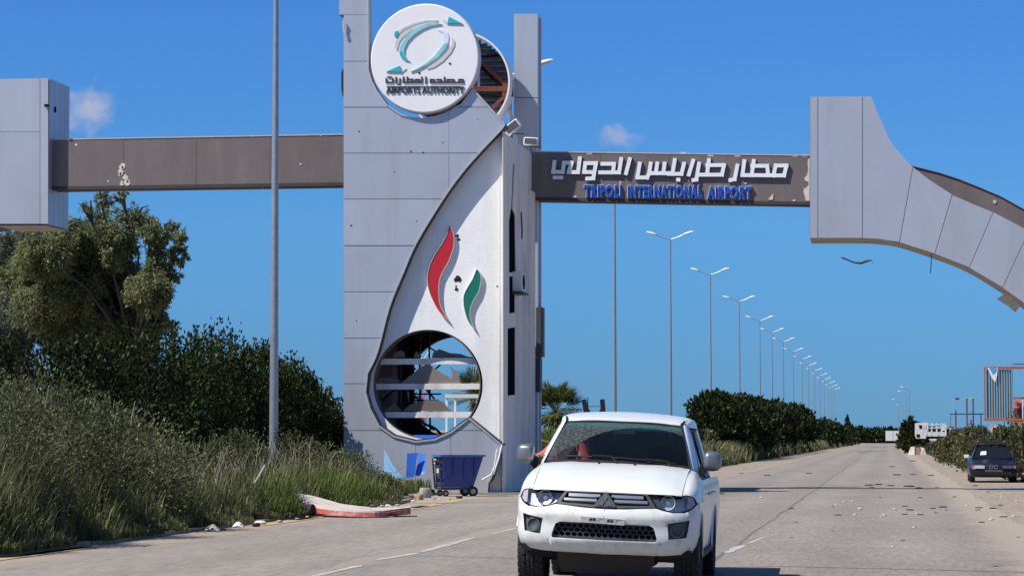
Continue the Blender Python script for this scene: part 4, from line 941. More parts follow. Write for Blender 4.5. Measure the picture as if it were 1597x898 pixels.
tree(Vector((bs_.x, bs_.y, 0)), 9.5, [(10, 395, 35, .9), (48, 372, 26, .6), (-25, 400, 45, 1), (15, 435, 50, 1.1), (60, 440, 45, 1.1), (-20, 470, 50, 1.1), (35, 485, 55, 1.1), (80, 500, 45, 1.1), (0, 520, 50, 1.1), (12, 365, 22, .3), (75, 362, 22, .4)], M['treeback'], 'broad blue green tree at the left picture edge, behind the olive green one', 90000, leaf=.17, wd=.028, D=104)
# median hedge right of the pickup
yy = 172.0; i = 0; mh = []
while yy < 345:
    zt2 = 4.15+(yy-150)*.0060; mh.append((-10.5+rnd.uniform(-.3, .3), yy, 3.4 if yy < 180 else 4.4, zt2*rnd.uniform(.84, 1.0))); yy += 5.5 if yy < 200 else (9 if yy < 300 else 16)
for i, (x, y, w_, h) in enumerate(mh):
    place_ = 'leftmost' if i == 0 else ('rightmost' if i == len(mh)-1 else 'inner')
    lab = {'leftmost': 'first dark green bush of the long hedge, nearest the pickup', 'rightmost': 'last dark green bush at the far right end of the long hedge'}.get(place_, 'dark green bush within the long clipped hedge right of the pickup')
    bush('hedge_bush', (x-1.0, y), w_, h, w_*1.3, int(5200 if y < 220 else 3000), .30+(y-150)*.0012, .085+(y-150)*.0003, M['hedge'], lab, 'long hedge on the central strip', stem=False)
for i, (x, y, h) in enumerate(((-10.5, 405, 3.6), (-10.5, 450, 4.0), (-10, 505, 4.0), (-9.8, 570, 3.6), (-9.5, 650, 3.2))):
    bush('hedge_bush', (x-1, y), 6, h, 20, 1500, .6, .2, M['hedge'], 'small far dark bush between the long hedge and the end of the road', 'far bushes beyond the long hedge', stem=False)
for i, (px, Y, w_, h, lab) in enumerate(((505, 78, 2.2, 1.9, 'low scrub bush in the gap between hedge and tower edge'), (478, 84, 3.0, 2.0, 'low scrub bush behind the hedge right of the lamp post'), (862, 112, 4, 1.5, 'low scrub behind the fan palm beside the tower'), (905, 125, 5, 1.4, 'low scrub bush behind the pickup roof, left side'), (955, 140, 6, 1.5, 'low scrub bush behind the pickup cab'), (1010, 150, 6, 1.6, 'low scrub bush behind the right half of the pickup cab'), (1055, 150, 5, 1.9, 'low scrub bush between pickup and long hedge'))):
    x = atY(px, 684, Y).x; bush('scrub_bush', (x, Y), w_, h, 4, 2200, .25, .06, M['weedfar'], lab, 'low scrub around the gate', stem=False)
# thin cypress silhouettes
for px, Y, h, lab in ((1321.5, 520, 5.6, 'thin dark cypress spike at the right end of the far bushes'), (1329, 560, 4.0, 'smaller dark cypress spike beside the far road end'), (1075, 190, 2.6, 'scraggly bare bush at the left end of the long hedge')):
    x = atY(px, 684, Y).x; bush('cypress', (x, Y), .9 if h > 3 else 2.2, h, 1.0, 420 if h > 3 else 260, .4, .1, M['hedge'], lab, cat='tree', stem=True)
# far tree line: one mass at the horizon
V = []; Fc = []; n0 = 0
for k in range(60):
    px = 1290+k*3.2; Y = 930+rnd.uniform(-30, 60); x = atY(px, 684, Y).x; h = rnd.uniform(2.2, 4.6)
    v, f = crown((x, Y, h*.5), (5, 5, h*.55), 30, 14, 1.6, .55, .4, .5, .3); V.append(v); Fc.append(f+n0); n0 += len(v)
npmesh('distant_trees', np.concatenate(V), np.concatenate(Fc), M['hedge'], kind='stuff', label='low dark tree line on the horizon at the end of the road', category='trees')
# weeds: blades
def blades(P, h, wd, lean=.35, curl=.25):
    n = len(P); a = rng.uniform(0, 2*math.pi, n); d = np.stack([np.cos(a), np.sin(a), np.zeros(n)], 1)
    s_ = np.stack([-np.sin(a+rng.normal(0, .8, n)), np.cos(a), np.zeros(n)], 1); h = h[:, None]; ln = (rng.uniform(0, 1, n)*lean)[:, None]; cu = (rng.uniform(0, 1, n)*curl)[:, None]
    wd = (wd*rng.uniform(.6, 1.3, n))[:, None]; Z = np.array([0, 0, 1.])
    p0 = P; p1 = P+Z*h*.45+d*h*ln*.4; p2 = P+Z*h*.82+d*h*(ln*.8+cu*.4); p3 = P+Z*h+d*h*(ln+cu)
    v = np.stack([p0-s_*wd, p0+s_*wd, p1+s_*wd*.9, p1-s_*wd*.9, p2+s_*wd*.6, p2-s_*wd*.6, p3], 1).reshape(-1, 3)
    b_ = np.arange(n)[:, None]*7; q = np.concatenate([b_+np.array([[0, 1, 2, 3]]), b_+np.array([[3, 2, 4, 5]]), b_+np.array([[5, 4, 6, 6]])]); return v, q
def blade_obj(name, P, h, wd, m, label, **k):
    v, f = blades(P, h, wd, **k)
    t3 = f[f[:, 2] == f[:, 3]][:, :3]; q4 = f[f[:, 2] != f[:, 3]]
    tri = np.concatenate([t3, q4[:, :3], q4[:, [0, 2, 3]]])
    return npmesh(name, v, tri, m, k=3, kind='stuff', label=label, category='weeds')
def pxx(X, Y): return 798.5+4000*np.tan(np.arctan2(X, Y)+PHI)
def hfun(px): # weed height by place along the verge
    return np.interp(px, [-100, 60, 200, 270, 330, 420, 520, 600, 680], [1.9, 1.9, 1.7, 1.35, 1.1, 1.25, 1.2, .7, .25])
nb = 95000
Y = 31+rng.uniform(0, 1, nb)**1.15*36; X = -11.02-rng.uniform(0, 1, nb)**1.5*5.5
bite = .35*np.sin(Y*1.3)+.25*np.sin(Y*3.1+1); X = X-np.clip(bite, 0, 1)*.5-np.clip((Y-58)/5, 0, 1)*1.0
px = pxx(X, Y); msk = (px > -60) & (px < 700) & ~((Y > 64.5) & (X > -13.5)); X, Y, px = X[msk], Y[msk], px[msk]
edge = np.clip((-11.0-X)/.8, .15, 1)
tuft = .65+.35*np.sin(X*2.7+np.sin(Y*1.9)*2)*np.sin(Y*2.3)
H = hfun(px)*edge*tuft*rng.uniform(.35, 1.1, len(X))
half = rng.random(len(X)) < .6
P = np.stack([X, Y, np.full(len(X), .05)], 1)
blade_obj('weeds', P[half], H[half], .010, M['weed'], 'tall dry weeds on the verge left of the road')
blade_obj('grass', P[~half], H[~half]*.8, .012, M['weedgreen'], 'greener grass among the dry weeds left of the road')
nb = 16000; Y = rng.uniform(46, 60, nb); X = -11.1-rng.uniform(0, 1, nb)**1.3*2.4; px = pxx(X, Y); msk = (np.sin(X*3.3+1)*np.sin(Y*1.1) > -.3) & (px > 380) & (px < 600); X, Y, px = X[msk], Y[msk], px[msk]
blade_obj('grass', np.stack([X, Y, np.full(len(X), .05)], 1), hfun(px)*rng.uniform(.3, .75, len(X))*np.clip((-10.9-X)/.8, .2, 1), .012, M['freshgrass'], 'fresh green grass patch left of the red and white kerb slab')
# low grass tufts on the island near the bin
nb = 9000; X = rng.uniform(-15.5, -12.1, nb); Y = rng.uniform(61, 68.2, nb); px = pxx(X, Y); msk = (np.sin(X*4)*np.sin(Y*3.1+X) > -.2) & (px > 540) & (px < 775)
X, Y = X[msk], Y[msk]; blade_obj('grass', np.stack([X, Y, np.full(len(X), .1)], 1), rng.uniform(.08, .38, len(X)), .012, M['weedgreen'], 'short green grass at the foot of the gate tower')
# dusty shrubs, left foreground
for i, (x, y, w_, h, lab) in enumerate(((-12.5, 34.2, 2.6, 2.15, 'big dusty olive shrub at the lower left corner'), (-12.5, 37.4, 2.6, 2.1, 'big dusty olive shrub, second from the lower left corner'), (-12.5, 40.6, 2.4, 1.75, 'dusty olive shrub below the right edge of the big tree'), (-15.2, 38.5, 3, 2.5, 'tall dusty shrub standing behind the lower left ones'), (-15.0, 43.8, 2.6, 2.2, 'dusty shrub left of the lamp post, against the dark hedge'),
        (-13.3, 45.5, 1.8, 1.25, 'low dusty shrub between the kerb and the hedge'), (-13.6, 52.5, 1.6, 1.5, 'wispy weed bush just right of the lamp post'), (-13.4, 57, 1.6, 1.5, 'wispy weed bush in front of the left tower corner'), (-12.9, 60.2, 1.6, 1.1, 'grey green weed bush at the left tower foot'), (-12.2, 60.8, 1.0, .6, 'low dry bush between kerb end and blue sheets'))):
    bush('shrub', (x, y), w_, h, w_*.9, 15000 if h > 1.7 else 6500, .075, .013, M['shrub'], lab, 'dusty shrubs on the left verge', 'shrub', .5, .35)
# bare twigs
b_ = MB()
for k in range(260):
    Yk = rnd.uniform(33, 62); Xk = -12.0-rnd.random()*2.2; hk = float(hfun(pxx(Xk, Yk)))*rnd.uniform(.7, 1.25); a = rnd.uniform(0, 6.28)
    tp_ = Vector((Xk+.35*math.cos(a), Yk+.3*math.sin(a), hk)); b_.tube([(Xk, Yk, .1), (Xk+.1*math.cos(a), Yk, hk*.5), tp_], [.009, .007, .003], 3, False)
    for q in range(4):
        s_ = Vector((Xk, Yk, .1)).lerp(tp_, rnd.uniform(.4, .9)); b_.tube([s_, s_+Vector((rnd.uniform(-.25, .25), rnd.uniform(-.2, .2), rnd.uniform(.1, .35)))], [.006, .003], 3, False)
b_.build('dry_stalks', M['twig'], kind='stuff', label='thin dry stalks poking out of the left weeds', category='weeds')
# median weeds
nb = 80000; Y = 92+rng.uniform(0, 1, nb)**1.7*560; X = -8.7-rng.uniform(0, 1, nb)**1.2*6-.4*np.abs(np.sin(Y*.21)); px = pxx(X, Y); msk = (px > 830) & (px < 1345); X, Y = X[msk], Y[msk]
H = rng.uniform(.6, 1.5, len(X))*np.clip((-8.5-X)/1.2, .25, 1); wd_ = .016+Y*.00016
v, f = blades(np.stack([X, Y, np.zeros(len(X))], 1), H, 1.0*wd_)
tri = np.concatenate([f[f[:, 2] == f[:, 3]][:, :3], f[f[:, 2] != f[:, 3]][:, :3], f[f[:, 2] != f[:, 3]][:, [0, 2, 3]]])
npmesh('weeds', v, tri, M['weedfar'], k=3, kind='stuff', label='dry olive weeds below the long hedge right of the pickup', category='weeds')
# right bank
nb = 52000; Y = 84+rng.uniform(0, 1, nb)**1.4*330; XE = np.interp(Y, [84, 100, 125], [5.0, 4.7, 3.9])+.3*np.sin(Y*.4); X = XE+rng.uniform(0, 1, nb)**1.2*np.interp(Y, [84, 150, 400], [5.5, 7, 9]); px = pxx(X, Y); msk = (px < 1680); X, Y = X[msk], Y[msk]; XE = XE[msk]
bank = np.clip((X-XE)/3.0, 0, 1)*.55
H = rng.uniform(.35, 1.0, len(X))*np.clip((X-XE)/1.0+.25, .25, 1)
v, f = blades(np.stack([X, Y, bank-.05], 1), H, .014+Y*.00016)
tri = np.concatenate([f[f[:, 2] == f[:, 3]][:, :3], f[f[:, 2] != f[:, 3]][:, :3], f[f[:, 2] != f[:, 3]][:, [0, 2, 3]]])
npmesh('weeds', v, tri, M['weedfar'], k=3, kind='stuff', label='weed covered bank along the right roadside', category='weeds')
bk = MB(); yb = [80, 100, 150, 250, 420]
bk.surf([[(3.9+(1 if y < 99 else 0), y, -.05), (5.4+(1 if y < 99 else 0), y, .28*k_), (6.9, y, .52*k_), (12, y, .6*k_), (60, y, .6*k_)] for y, k_ in [(76, -.2), (84, .1), (90, .8)]+[(y, 1) for y in yb[1:]]], 4, 4); bk.build('bank', M['sand'], kind='structure', smooth=60)
for i, (px, Y, w_, h, lab) in enumerate(((1592, 96, 3.0, 1.75, 'green bush at the right picture edge beside the dark car'), (1572, 104, 2.6, 1.75, 'green bush on the bank behind the round road sign'), (1532, 118, 3.0, 1.8, 'green bush on the bank left of the round road sign'), (1512, 135, 3.2, 1.7, 'bush on the bank in front of the orange container'), (1488, 160, 3, 1.4, 'low bush on the bank left of the orange container'), (1600, 110, 3, 2.1, 'bush under the corrugated billboard at the right edge'))):
    x = atY(px, 684, Y).x; bush('bank_bush', (x, Y), w_, h, 3, 3200, .16, .045, M['weedfar'], lab, 'bushes on the right roadside bank', stem=False)
for px, Y, w_, h, lab in ((1419, 262, 1.9, 3.0, 'dark green bush left of the white crane truck'), (1428, 290, 2.6, 2.9, 'dark green bush just behind the cab of the white crane truck')):
    x = atY(px, 684, Y).x; bush('hedge_bush', (x, Y), w_, h, 3.6, 2200, .35, .10, M['hedge'], lab, stem=False)
# palm behind the pickup
def palm(px, Y, H, n, fl, label, py=None, s=1.0):
    x = atY(px, 684, Y).x; t = thing('palm_tree', (x, Y, 0), label, 'palm tree')
    b = MB(); b.tube([(x, Y, 0), (x+.05, Y, H*.5), (x, Y, H)], [.28*s, .24*s, .26*s], 10); b.build('trunk', M['bark'], t, 60)
    V = []; Fc = []; n0 = 0
    for k in range(n):
        a = rnd.uniform(0, 6.28); el = rnd.uniform(-.5, 1.3); d = Vector((math.cos(a)*math.cos(el), math.sin(a)*math.cos(el), math.sin(el)))
        c = Vector((x, Y, H))+d*fl*.45; side = d.cross(Vector((0, 0, 1))).normalized(); upv = side.cross(d)
        m_ = 26
        for j in range(m_):
            th = (j/(m_-1)-.5)*2.6; dd = (d*math.cos(th)+side*math.sin(th)+upv*.12*rnd.uniform(-1, 1)).normalized()
            L_ = fl*.62*(1-.25*abs(th)); sd = (dd.cross(upv)).normalized()*.028*s
            tip = c+dd*L_+Vector((0, 0, -.12*L_)); mid_ = c+dd*L_*.6
            V += [tuple(c-sd*.5), tuple(mid_-sd), tuple(tip), tuple(mid_+sd)]; Fc.append([n0, n0+1, n0+2, n0+3]); n0 += 4
        V += [tuple(Vector((x, Y, H))-side*.02), tuple(c-side*.02), tuple(c+side*.02), tuple(Vector((x, Y, H))+side*.02)]; Fc.append([n0, n0+1, n0+2, n0+3]); n0 += 4
    npmesh('fronds', np.array(V), np.array(Fc), M['palm'], t)
palm(866, 92, 2.45, 52, 1.3, 'fan palm between the tower and the pickup roof')
palm(858, 84, 1.0, 22, 1.0, 'low ragged fan palm below the taller one, beside the tower')
palm(742, 110, 3.3, 30, 1.5, 'palm seen through the round opening in the tower')
# ------------------------------------------------------------------ things seen through the opening
mast = thing('radio_mast', (*atD(664, 684, 150)[:2], 0), 'thin red and white lattice mast seen through the round opening', 'mast'); q0 = atD(664, 684, 150)
for k in range(12):
    z0 = k*.75; b = MB()
    for sx in (-.25, .25): b.bar((q0.x+sx, q0.y, z0), (q0.x+sx, q0.y, z0+.75), .07)
    b.bar((q0.x-.25, q0.y, z0), (q0.x+.25, q0.y, z0+.75), .05); b.build('mast_section', M['red'] if k % 2 else M['ledge'], mast)
qc = atD(727, 684, 100); cn = thing('white_canopy', (qc.x, qc.y, 0), 'small white framed canopy seen low through the round opening', 'canopy')
b = MB(); b.box((qc.x, qc.y, 3.15), (1.3, 2.2, .14)); b.build('canopy_roof', M['bandgrey'], cn)
for sx in (-.6, .6):
    for sy_ in (-1, 1):
        b = MB(); b.bar((qc.x+sx, qc.y+sy_, 0), (qc.x+sx, qc.y+sy_, 3.1), .08); b.build('post', M['ledge'], cn)
qb = atD(692, 684, 125); hs = thing('small_building', (qb.x, qb.y, 0), 'small brick coloured kiosk seen at the bottom of the round opening', 'kiosk')
b = MB(); b.box((qb.x, qb.y, .9), (1.6, 2, 1.8)); b.build('wall', M['brick'], hs)
b = MB(); b.box((qb.x, qb.y, 1.86), (1.9, 2.3, .1)); b.build('roof', M['kerbtop'], hs)
b = MB(); b.box((qb.x+.1, qb.y-1.005, .85), (.5, .04, 1.3)); b.build('door', M['dark'], hs)
for px, D_, m, lab in ((682, 96, 'whitetruck', 'white dumped sack seen through the bottom of the round opening'), (706, 92, 'sheetteal', 'blue tarpaulin heap seen through the bottom of the round opening')):
    q = atD(px, 684, D_); b = MB(); b.surf([[(q.x+x*.7, q.y+y*.5, max(.02, (.95-.5*(x*x+y*y))*(1+.2*math.sin(5*x+3*y)))) for x in (-1.2, -.7, -.2, .3, .8, 1.2)] for y in (-1.2, -.6, 0, .6, 1.2)], 3, 3)
    b.build('tarp_heap', M[m], smooth=60, label=lab, category='tarp')
# ------------------------------------------------------------------ items by the tower foot
b_ = MB(); b_.plate([(645, 678), (682, 678), (682, 690), (645, 690)], Yp(T0+.50, 0), Yp(T0+.50, .05)); b_.build('blue_board', M['sheetblue'], label='bright blue board lying inside the bottom of the round opening', category='board')
def lean_sheet(pts, Y, m, label, lean=.25, name='blue_sheet'):
    P = [atY(x, y, Y) for x, y in pts]; zb = .1
    f0 = lambda p: (p[0], Y+lean*(p[1]-zb)+.10*math.sin(p[0]*5), p[1]); f1 = lambda p: (p[0], Y+lean*(p[1]-zb)+.025+.10*math.sin(p[0]*5), p[1])
    b = MB(); b.plate([(p.x, max(p.z, .1)) for p in P], f0, f1, step=.12); return b.build(name, m, smooth=40, label=label, category='sheet')
lean_sheet([(595, 700), (601, 708), (612, 726), (628, 741), (629, 745), (597, 745)], T0-1.4, M['sheetteal'], 'faded blue triangular sheet leaning on the tower foot')
lean_sheet([(633, 706.5), (650, 706), (647, 715), (644, 744), (632, 745), (633, 730)], T0-1.6, M['sheetblue'], 'bright blue sheet standing left of the blue bin', .2)
lean_sheet([(650.5, 706), (658, 707), (662, 736), (650, 742), (645, 741)], T0-1.55, M['sheetblue'], 'creased right half of the bright blue sheet left of the bin', .3)
lean_sheet([(563, 722), (570, 718), (585, 730), (590, 742), (566, 742)], T0-1.2, M['sheetteal'], 'crumpled dark blue sheet half hidden in the weeds at the tower foot')
# wheeled bin
qb = atZ(712, 773.5, .0); qb = Vector((qb.x, qb.y, 0)); YW = R(28)
bn = thing('wheeled_bin', qb, 'dark blue wheeled waste cart standing at the tower foot', 'waste cart', rot=(0, 0, YW), local=True)
def bx(b, *a, **k): return b.box(*a, **k)
def ringr(hx, hy, z, cx=0): return [(cx-hx, -hy, z), (cx+hx, -hy, z), (cx+hx, hy, z), (cx-hx, hy, z)]
b = MB(); b.loft([ringr(.40, .30, .24, -.04), ringr(.44, .33, .5, 0), ringr(.56, .38, 1.04, .05)], cap=False); b.add(ringr(.40, .30, .24, -.04), [(0, 1, 2, 3)])
b.loft([ringr(.53, .35, 1.04, .05), ringr(.40, .29, .5, 0), ringr(.36, .27, .3, -.04)], cap=False); b.build('tub', M['bin'], bn, 30)
b = MB()
for sx in (-.2, .1, .38): b.box((sx, -.375, .75), (.04, .03, .5), Matrix.Rotation(R(7), 3, 'X'))
b.split('rib', M['bin'], bn)
b = MB()
for c, s_ in (((.05, -.39, 1.06), (1.22, .08, .05)), ((.05, .39, 1.06), (1.22, .08, .05)), ((-.53, 0, 1.06), (.08, .7, .05)), ((.63, 0, 1.06), (.08, .7, .05))): b.box(c, s_)
b.build('rim', M['binrim'], bn)
b = MB(); b.box((-.05, 0, .2), (.85, .6, .05)); b.build('chassis', M['trimdark'], bn)
b = MB()
for sy_ in (-.28, .28): b.bar((-.50, sy_, .2), (-.57, sy_, 1.0), .04)
for z in (.35, .55, .78, .93): b.bar((-.52-.07*(z-.2), -.28, z), (-.52-.07*(z-.2), .28, z), .035)
b.bar((-.55, 0, .2), (-.57, 0, .95), .03); b.build('lifting_frame', M['trimdark'], bn)
b = MB(); b.box((-.545, -.1, .68), (.02, .16, .14)); b.box((-.555, .12, .92), (.02, .22, .12)); b.split('label_plate', M['bandgrey'], bn)
for (cx, cy, r_, wd) in ((.34, -.33, .135, .07), (.34, .33, .135, .07), (-.38, -.24, .085, .06), (-.38, .24, .085, .06)):
    b = MB(); b.lathe((cx, cy, r_), [(-wd/2, r_*.5), (-wd/2, r_*.95), (-wd/3, r_), (wd/3, r_), (wd/2, r_*.95), (wd/2, r_*.5)], 20, 'y'); wh = b.build('wheel', M['rubber'], bn, 40)
    b = MB(); b.lathe((cx, cy, r_), [(-wd/2.2, 0.0001), (-wd/2.2, r_*.52), (wd/2.2, r_*.52), (wd/2.2, 0.0001)], 14, 'y'); b.build('hub', M['galv'], wh)
# blocks beside the bin
for i, (px, py, sx, sy_, sz, a, m, lab) in enumerate(((752, 765, .30, .25, .22, .2, 'brick', 'tan block right behind the blue bin wheel'), (764, 763, .34, .25, .2, -.2, 'brick', 'tan block in the middle of the row right of the bin'), (773, 766, .2, .25, .28, .4, 'brick', 'tall tan block at the right end of the row by the tower'), (781, 768, .18, .2, .18, .1, 'stone', 'small pale block at the foot of the white tower corner'), (663, 776, .28, .25, .26, .5, 'stone', 'broken stone lying left of the blue bin'), (672, 772, .2, .2, .16, .1, 'charred', 'dark burnt lump beside the broken stone'), (653, 779, .16, .2, .14, .9, 'brick', 'small brown stone on the pavement edge left of the bin'))):
    q = atZ(px, py, 0); b = MB(); Mz = Matrix.Rotation(a, 3, 'Z'); rg = []
    for z, s_ in ((0, 1), (.4, 1.08), (.85, 1.0), (1, .8)): rg.append([Vector((q.x, q.y, z*sz+.0))+Mz @ Vector((x*sx/2*s_*rnd.uniform(.85, 1.1), y*sy_/2*s_*rnd.uniform(.85, 1.1), 0)) for x, y in ((-1, -.8), (-.7, -1), (.7, -1), (1, -.7), (1, .7), (.7, 1), (-.7, 1), (-1, .7))])
    b.loft(rg); b.build('block' if m == 'brick' else 'stone', M[m], smooth=50, label=lab, category='block' if m == 'brick' else 'stone')
# fallen red-white kerb piece (island nose)
path = [(452, 803, .26), (470, 804, .23), (490, 805, .15), (510, 806, .08), (545, 807, .04), (585, 807.5, .02), (615, 807, .01), (632, 804, .02)]
G = [atZ(x-16, y) for x, y, h in path]; P3 = [(g_.x, g_.y, h) for g_, (x, y, h) in zip(G, path)]; C = cr(P3, 4)
cross = lambda wd: wd
ks = thing('kerb_slab', (C[14].x, C[14].y, 0), 'long curved red and white painted kerb slab lying broken at the verge', 'kerb slab')
n = len(C); rgs = []
for i, p in enumerate(C):
    d = (C[min(i+1, n-1)]-C[max(i-1, 0)]); d.z = 0; d.normalize(); nr = Vector((-d.y, d.x, 0)); nr = nr if nr.y > 0 else -nr
    wd_ = np.interp(i, [0, 6, 14, n-6, n-1], [.25, .45, .6, .55, .3]); zt = p.z+.11; rgs.append((p, nr, float(wd_), zt))
b = MB(); b.loft([[p, p+nr*w_+Vector((0, 0, .04)), Vector(((p+nr*w_).x, (p+nr*w_).y, zt+.04)), Vector((p.x, p.y, zt-.02))] for p, nr, w_, zt in rgs]); b.build('painted_face', M['kerbred'], ks)
b = MB(); b.loft([[Vector(((p+nr*.02).x, (p+nr*.02).y, zt-.018)), Vector(((p+nr*w_).x, (p+nr*w_).y, zt+.042)), Vector(((p+nr*w_).x, (p+nr*w_).y, zt+.065)), Vector(((p+nr*.03).x, (p+nr*.03).y, zt+.012))] for p, nr, w_, zt in rgs]); b.build('slab_top', M['kerbtop'], ks)
q1 = atZ(488, 806, 0); b = MB(); d_ = Vector((-.62, .55, 0)); c_ = Vector((q1.x, q1.y, .13))
b.lathe((0, 0, 0), [(0, .12), (.62, .13), (.62, .10), (.02, .095), (.02, .0001)], 16, 'x'); ang = math.atan2(.25, -.95)
Mz = Matrix.Rotation(ang, 3, 'Z'); b.xf(lambda v: c_+Mz @ v); b.build('pipe_stub', M['charred'], smooth=40, label='short dark pipe stub lying in front of the red kerb slab', category='pipe')
q = atZ(343+25, 770, .1); b = MB(); b.bar(atD(397, 752, 42), atD(413, 725, 42), .035, .02); b.build('white_stick', M['palewaste'], label='thin white stick leaning in the weeds below the lamp post', category='stick')
for px, py, s_, m, lab in ((365, 776, .14, 'kerbred', 'small pinkish rag caught in the weeds left of the kerb slab'), (438, 803, .10, 'palewaste', 'crumpled white litter at the weed edge beside the pipe'), (372, 818, .09, 'palewaste', 'white scrap on the pavement edge below the shrub'), (332, 824, .12, 'stone', 'grey stone at the pavement edge under the shrubs'), (488, 752+20, .08, 'palewaste', 'white flake in the grass above the kerb slab')):
    q = atZ(px, py, .05); b = MB(); n = 9; b.surf([[(q.x+x*s_, q.y+y*s_, (.06+s_*.7)*math.exp(-(x*x+y*y))*rnd.uniform(.6, 1.3)) for x in (-1, -.4, .3, 1)] for y in (-1, -.3, .4, 1)], 3, 3); b.build('litter', M[m], smooth=50, label=lab, category='litter')
for k in range(26):
    px_ = rnd.uniform(180, 690); yk = rnd.uniform(34, 66); xk = -10.95+rnd.uniform(-.25, .45); s_ = rnd.uniform(.03, .08)
    b = MB(); n = 7; rg = [[(xk+rr*s_*math.cos(j*2*math.pi/n)*(1+.3*math.sin(j*3+k)), yk+rr*s_*1.4*math.sin(j*2*math.pi/n), .01+z*s_) for j in range(n)] for z, rr in ((0, 1), (.5, 1.1), (.9, .6))]
    b.loft(rg); b.build('rubble', M[('stone', 'kerbtop', 'charred', 'palewaste', 'brick')[k % 5]], smooth=40, label='small lump of rubble along the left kerb line', category='rubble', group='small rubble along the left kerb')
# debris on the road
E1 = lambda x, y: (1100+x/3.213, 660+y/3.213)
dark_bits = [(430, 428, .2), (1000, 418, .22), (1025, 436, .26), (1000, 458, .18), (1078, 460, .2), (665, 462, .2), (1140, 428, .22), (1190, 422, .28), (1155, 450, .16), (1370, 425, .24), (1365, 436, .18), (1440, 428, .26), (1478, 412, .2), (1384, 498, .2), (1492, 471, .22), (1248, 370, .22), (1020, 318, .5), (820, 312, .4), (868, 308, .4), (930, 314, .35), (518, 252, .4), (960, 260, .5), (1040, 258, .4), (1128, 262, .4), (310, 262, .4), (180, 252, .3), (990, 590, .12), (432, 575, .1), (455, 498, .1), (640, 420, .15), (1078, 374, .2), (876, 373, .15), (1208, 436, .12), (640, 540, .08), (1352, 314, .3), (1415, 345, .2), (1568, 572, .1), (75, 355, .35), (1455, 718, .09), (1160, 322, .2), (935, 218, .5), (1040, 190, .6), (835, 323, .25), (1070, 325, .3)]
db0 = None
for i, (x, y, s_) in enumerate(dark_bits):
    q = atZ(*E1(x, y)); 
    if db0 is None:
        b = MB(); n = 9; rg = [[(rr*math.cos(k*2*math.pi/n)*(.8+.4*((k*7) % 5)/5), rr*.8*math.sin(k*2*math.pi/n)*(.8+.4*((k*3) % 5)/5), z) for k in range(n)] for z, rr in ((0, .5), (.10, .52), (.17, .36))]
        b.loft(rg); o = b.build('road_debris', M['charred'], smooth=40, label='dark scrap of rubble lying on the road', category='debris', group='dark scraps scattered on the road'); OFF[o.name] = Vector(); db0 = o
    else: o = db0.copy(); col.objects.link(o)
    o.location = (q.x, q.y, .008); o.scale = (s_*.6, s_*.9, s_*.5); o.rotation_euler = (0, 0, rnd.uniform(0, 6))
lt = None
for i, (x, y, s_) in enumerate([(281, 375, .07), (750, 460, .06), (897, 463, .06), (695, 393, .05), (738, 393, .06), (1432, 486, .07), (1485, 376, .06), (940, 622, .04), (775, 432, .08), (1046, 525, .05), (1545, 470, .06), (1310, 415, .05), (1060, 455, .05), (950, 432, .06), (535, 545, .03), (880, 470, .04), (320, 532, .03), (215, 372, .04), (1560, 392, .06), (655, 412, .05)]):
    q = atZ(*E1(x, y))
    if lt is None:
        b = MB(); b.lathe((0, 0, 0), [(0, .8), (.5, 1), (1, .6), (1.1, .0001)], 8, 'z'); o = b.build('pale_pebble', M['pebble'], smooth=60, label='pale pebble lying on the road', category='pebble', group='pale pebbles scattered on the road'); lt = o
    else: o = lt.copy(); col.objects.link(o)
    o.location = (q.x, q.y, .008); o.scale = (s_*.7, s_*.7, s_*.45)
# ------------------------------------------------------------------ right roadside
YS = 100.0
bb_ = thing('billboard_frame', (*atY(1560, 684, YS)[:2], 0), 'orange framed billboard with grey corrugated sheets at the right edge', 'billboard')
def Ybox(name, x0, y0, x1, y1, Y, dep, m, par):
    a = atY(x0, y0, Y); c = atY(x1, y1, Y); b = MB(); b.box(((a.x+c.x)/2, Y+dep/2, (a.z+c.z)/2), (abs(c.x-a.x), dep, abs(a.z-c.z))); return b.build(name, m, par)
Ybox('frame_bar', 1534.5, 571.5, 1537.8, 656, YS, .12, M['orange'], bb_)
Ybox('frame_bar', 1538, 571.5, 1640, 575, YS, .12, M['orange'], bb_)
Ybox('frame_bar', 1538, 652.5, 1640, 656, YS, .12, M['orange'], bb_)
Ybox('post', 1578.6, 566, 1580.4, 690, YS+.15, .08, M['trimdark'], bb_)
Ybox('post', 1566, 656.5, 1567.5, 700, YS+.15, .08, M['trimdark'], bb_)
Ybox('rail', 1580.5, 567, 1640, 568.2, YS+.15, .05, M['trimdark'], bb_)
for k in range(10):
    x0 = 1538.6+k*3.95; a = atY(x0, 576, YS+.05); c = atY(x0+3.8, 652, YS+.05); w_ = c.x-a.x; b = MB()
    pr = [(0, .04), (.18, 0), (.42, 0), (.6, .04), (1, .04)]
    b.loft([[(a.x+u*w_, YS+.05+v_, z) for u, v_ in pr]+[(a.x+u*w_, YS+.055+v_, z) for u, v_ in pr[::-1]] for z in (c.z, a.z)]); b.build('corrugated_sheet', M['corrsteel'], bb_)
b = MB(); b.plate([(1540, 573), (1556, 573), (1555, 586), (1552, 596), (1546, 588)], Yp(YS-.03, 0), Yp(YS-.03, .02)); b.build('torn_poster', M['ledge'], bb_)
b = MB(); b.plate([(1542, 573), (1554, 573), (1553, 579), (1548, 583)], Yp(YS-.045, 0), Yp(YS-.045, .01)); b.build('poster_print', mat('poster_blue', (.05, .35, .7), .6), bb_)
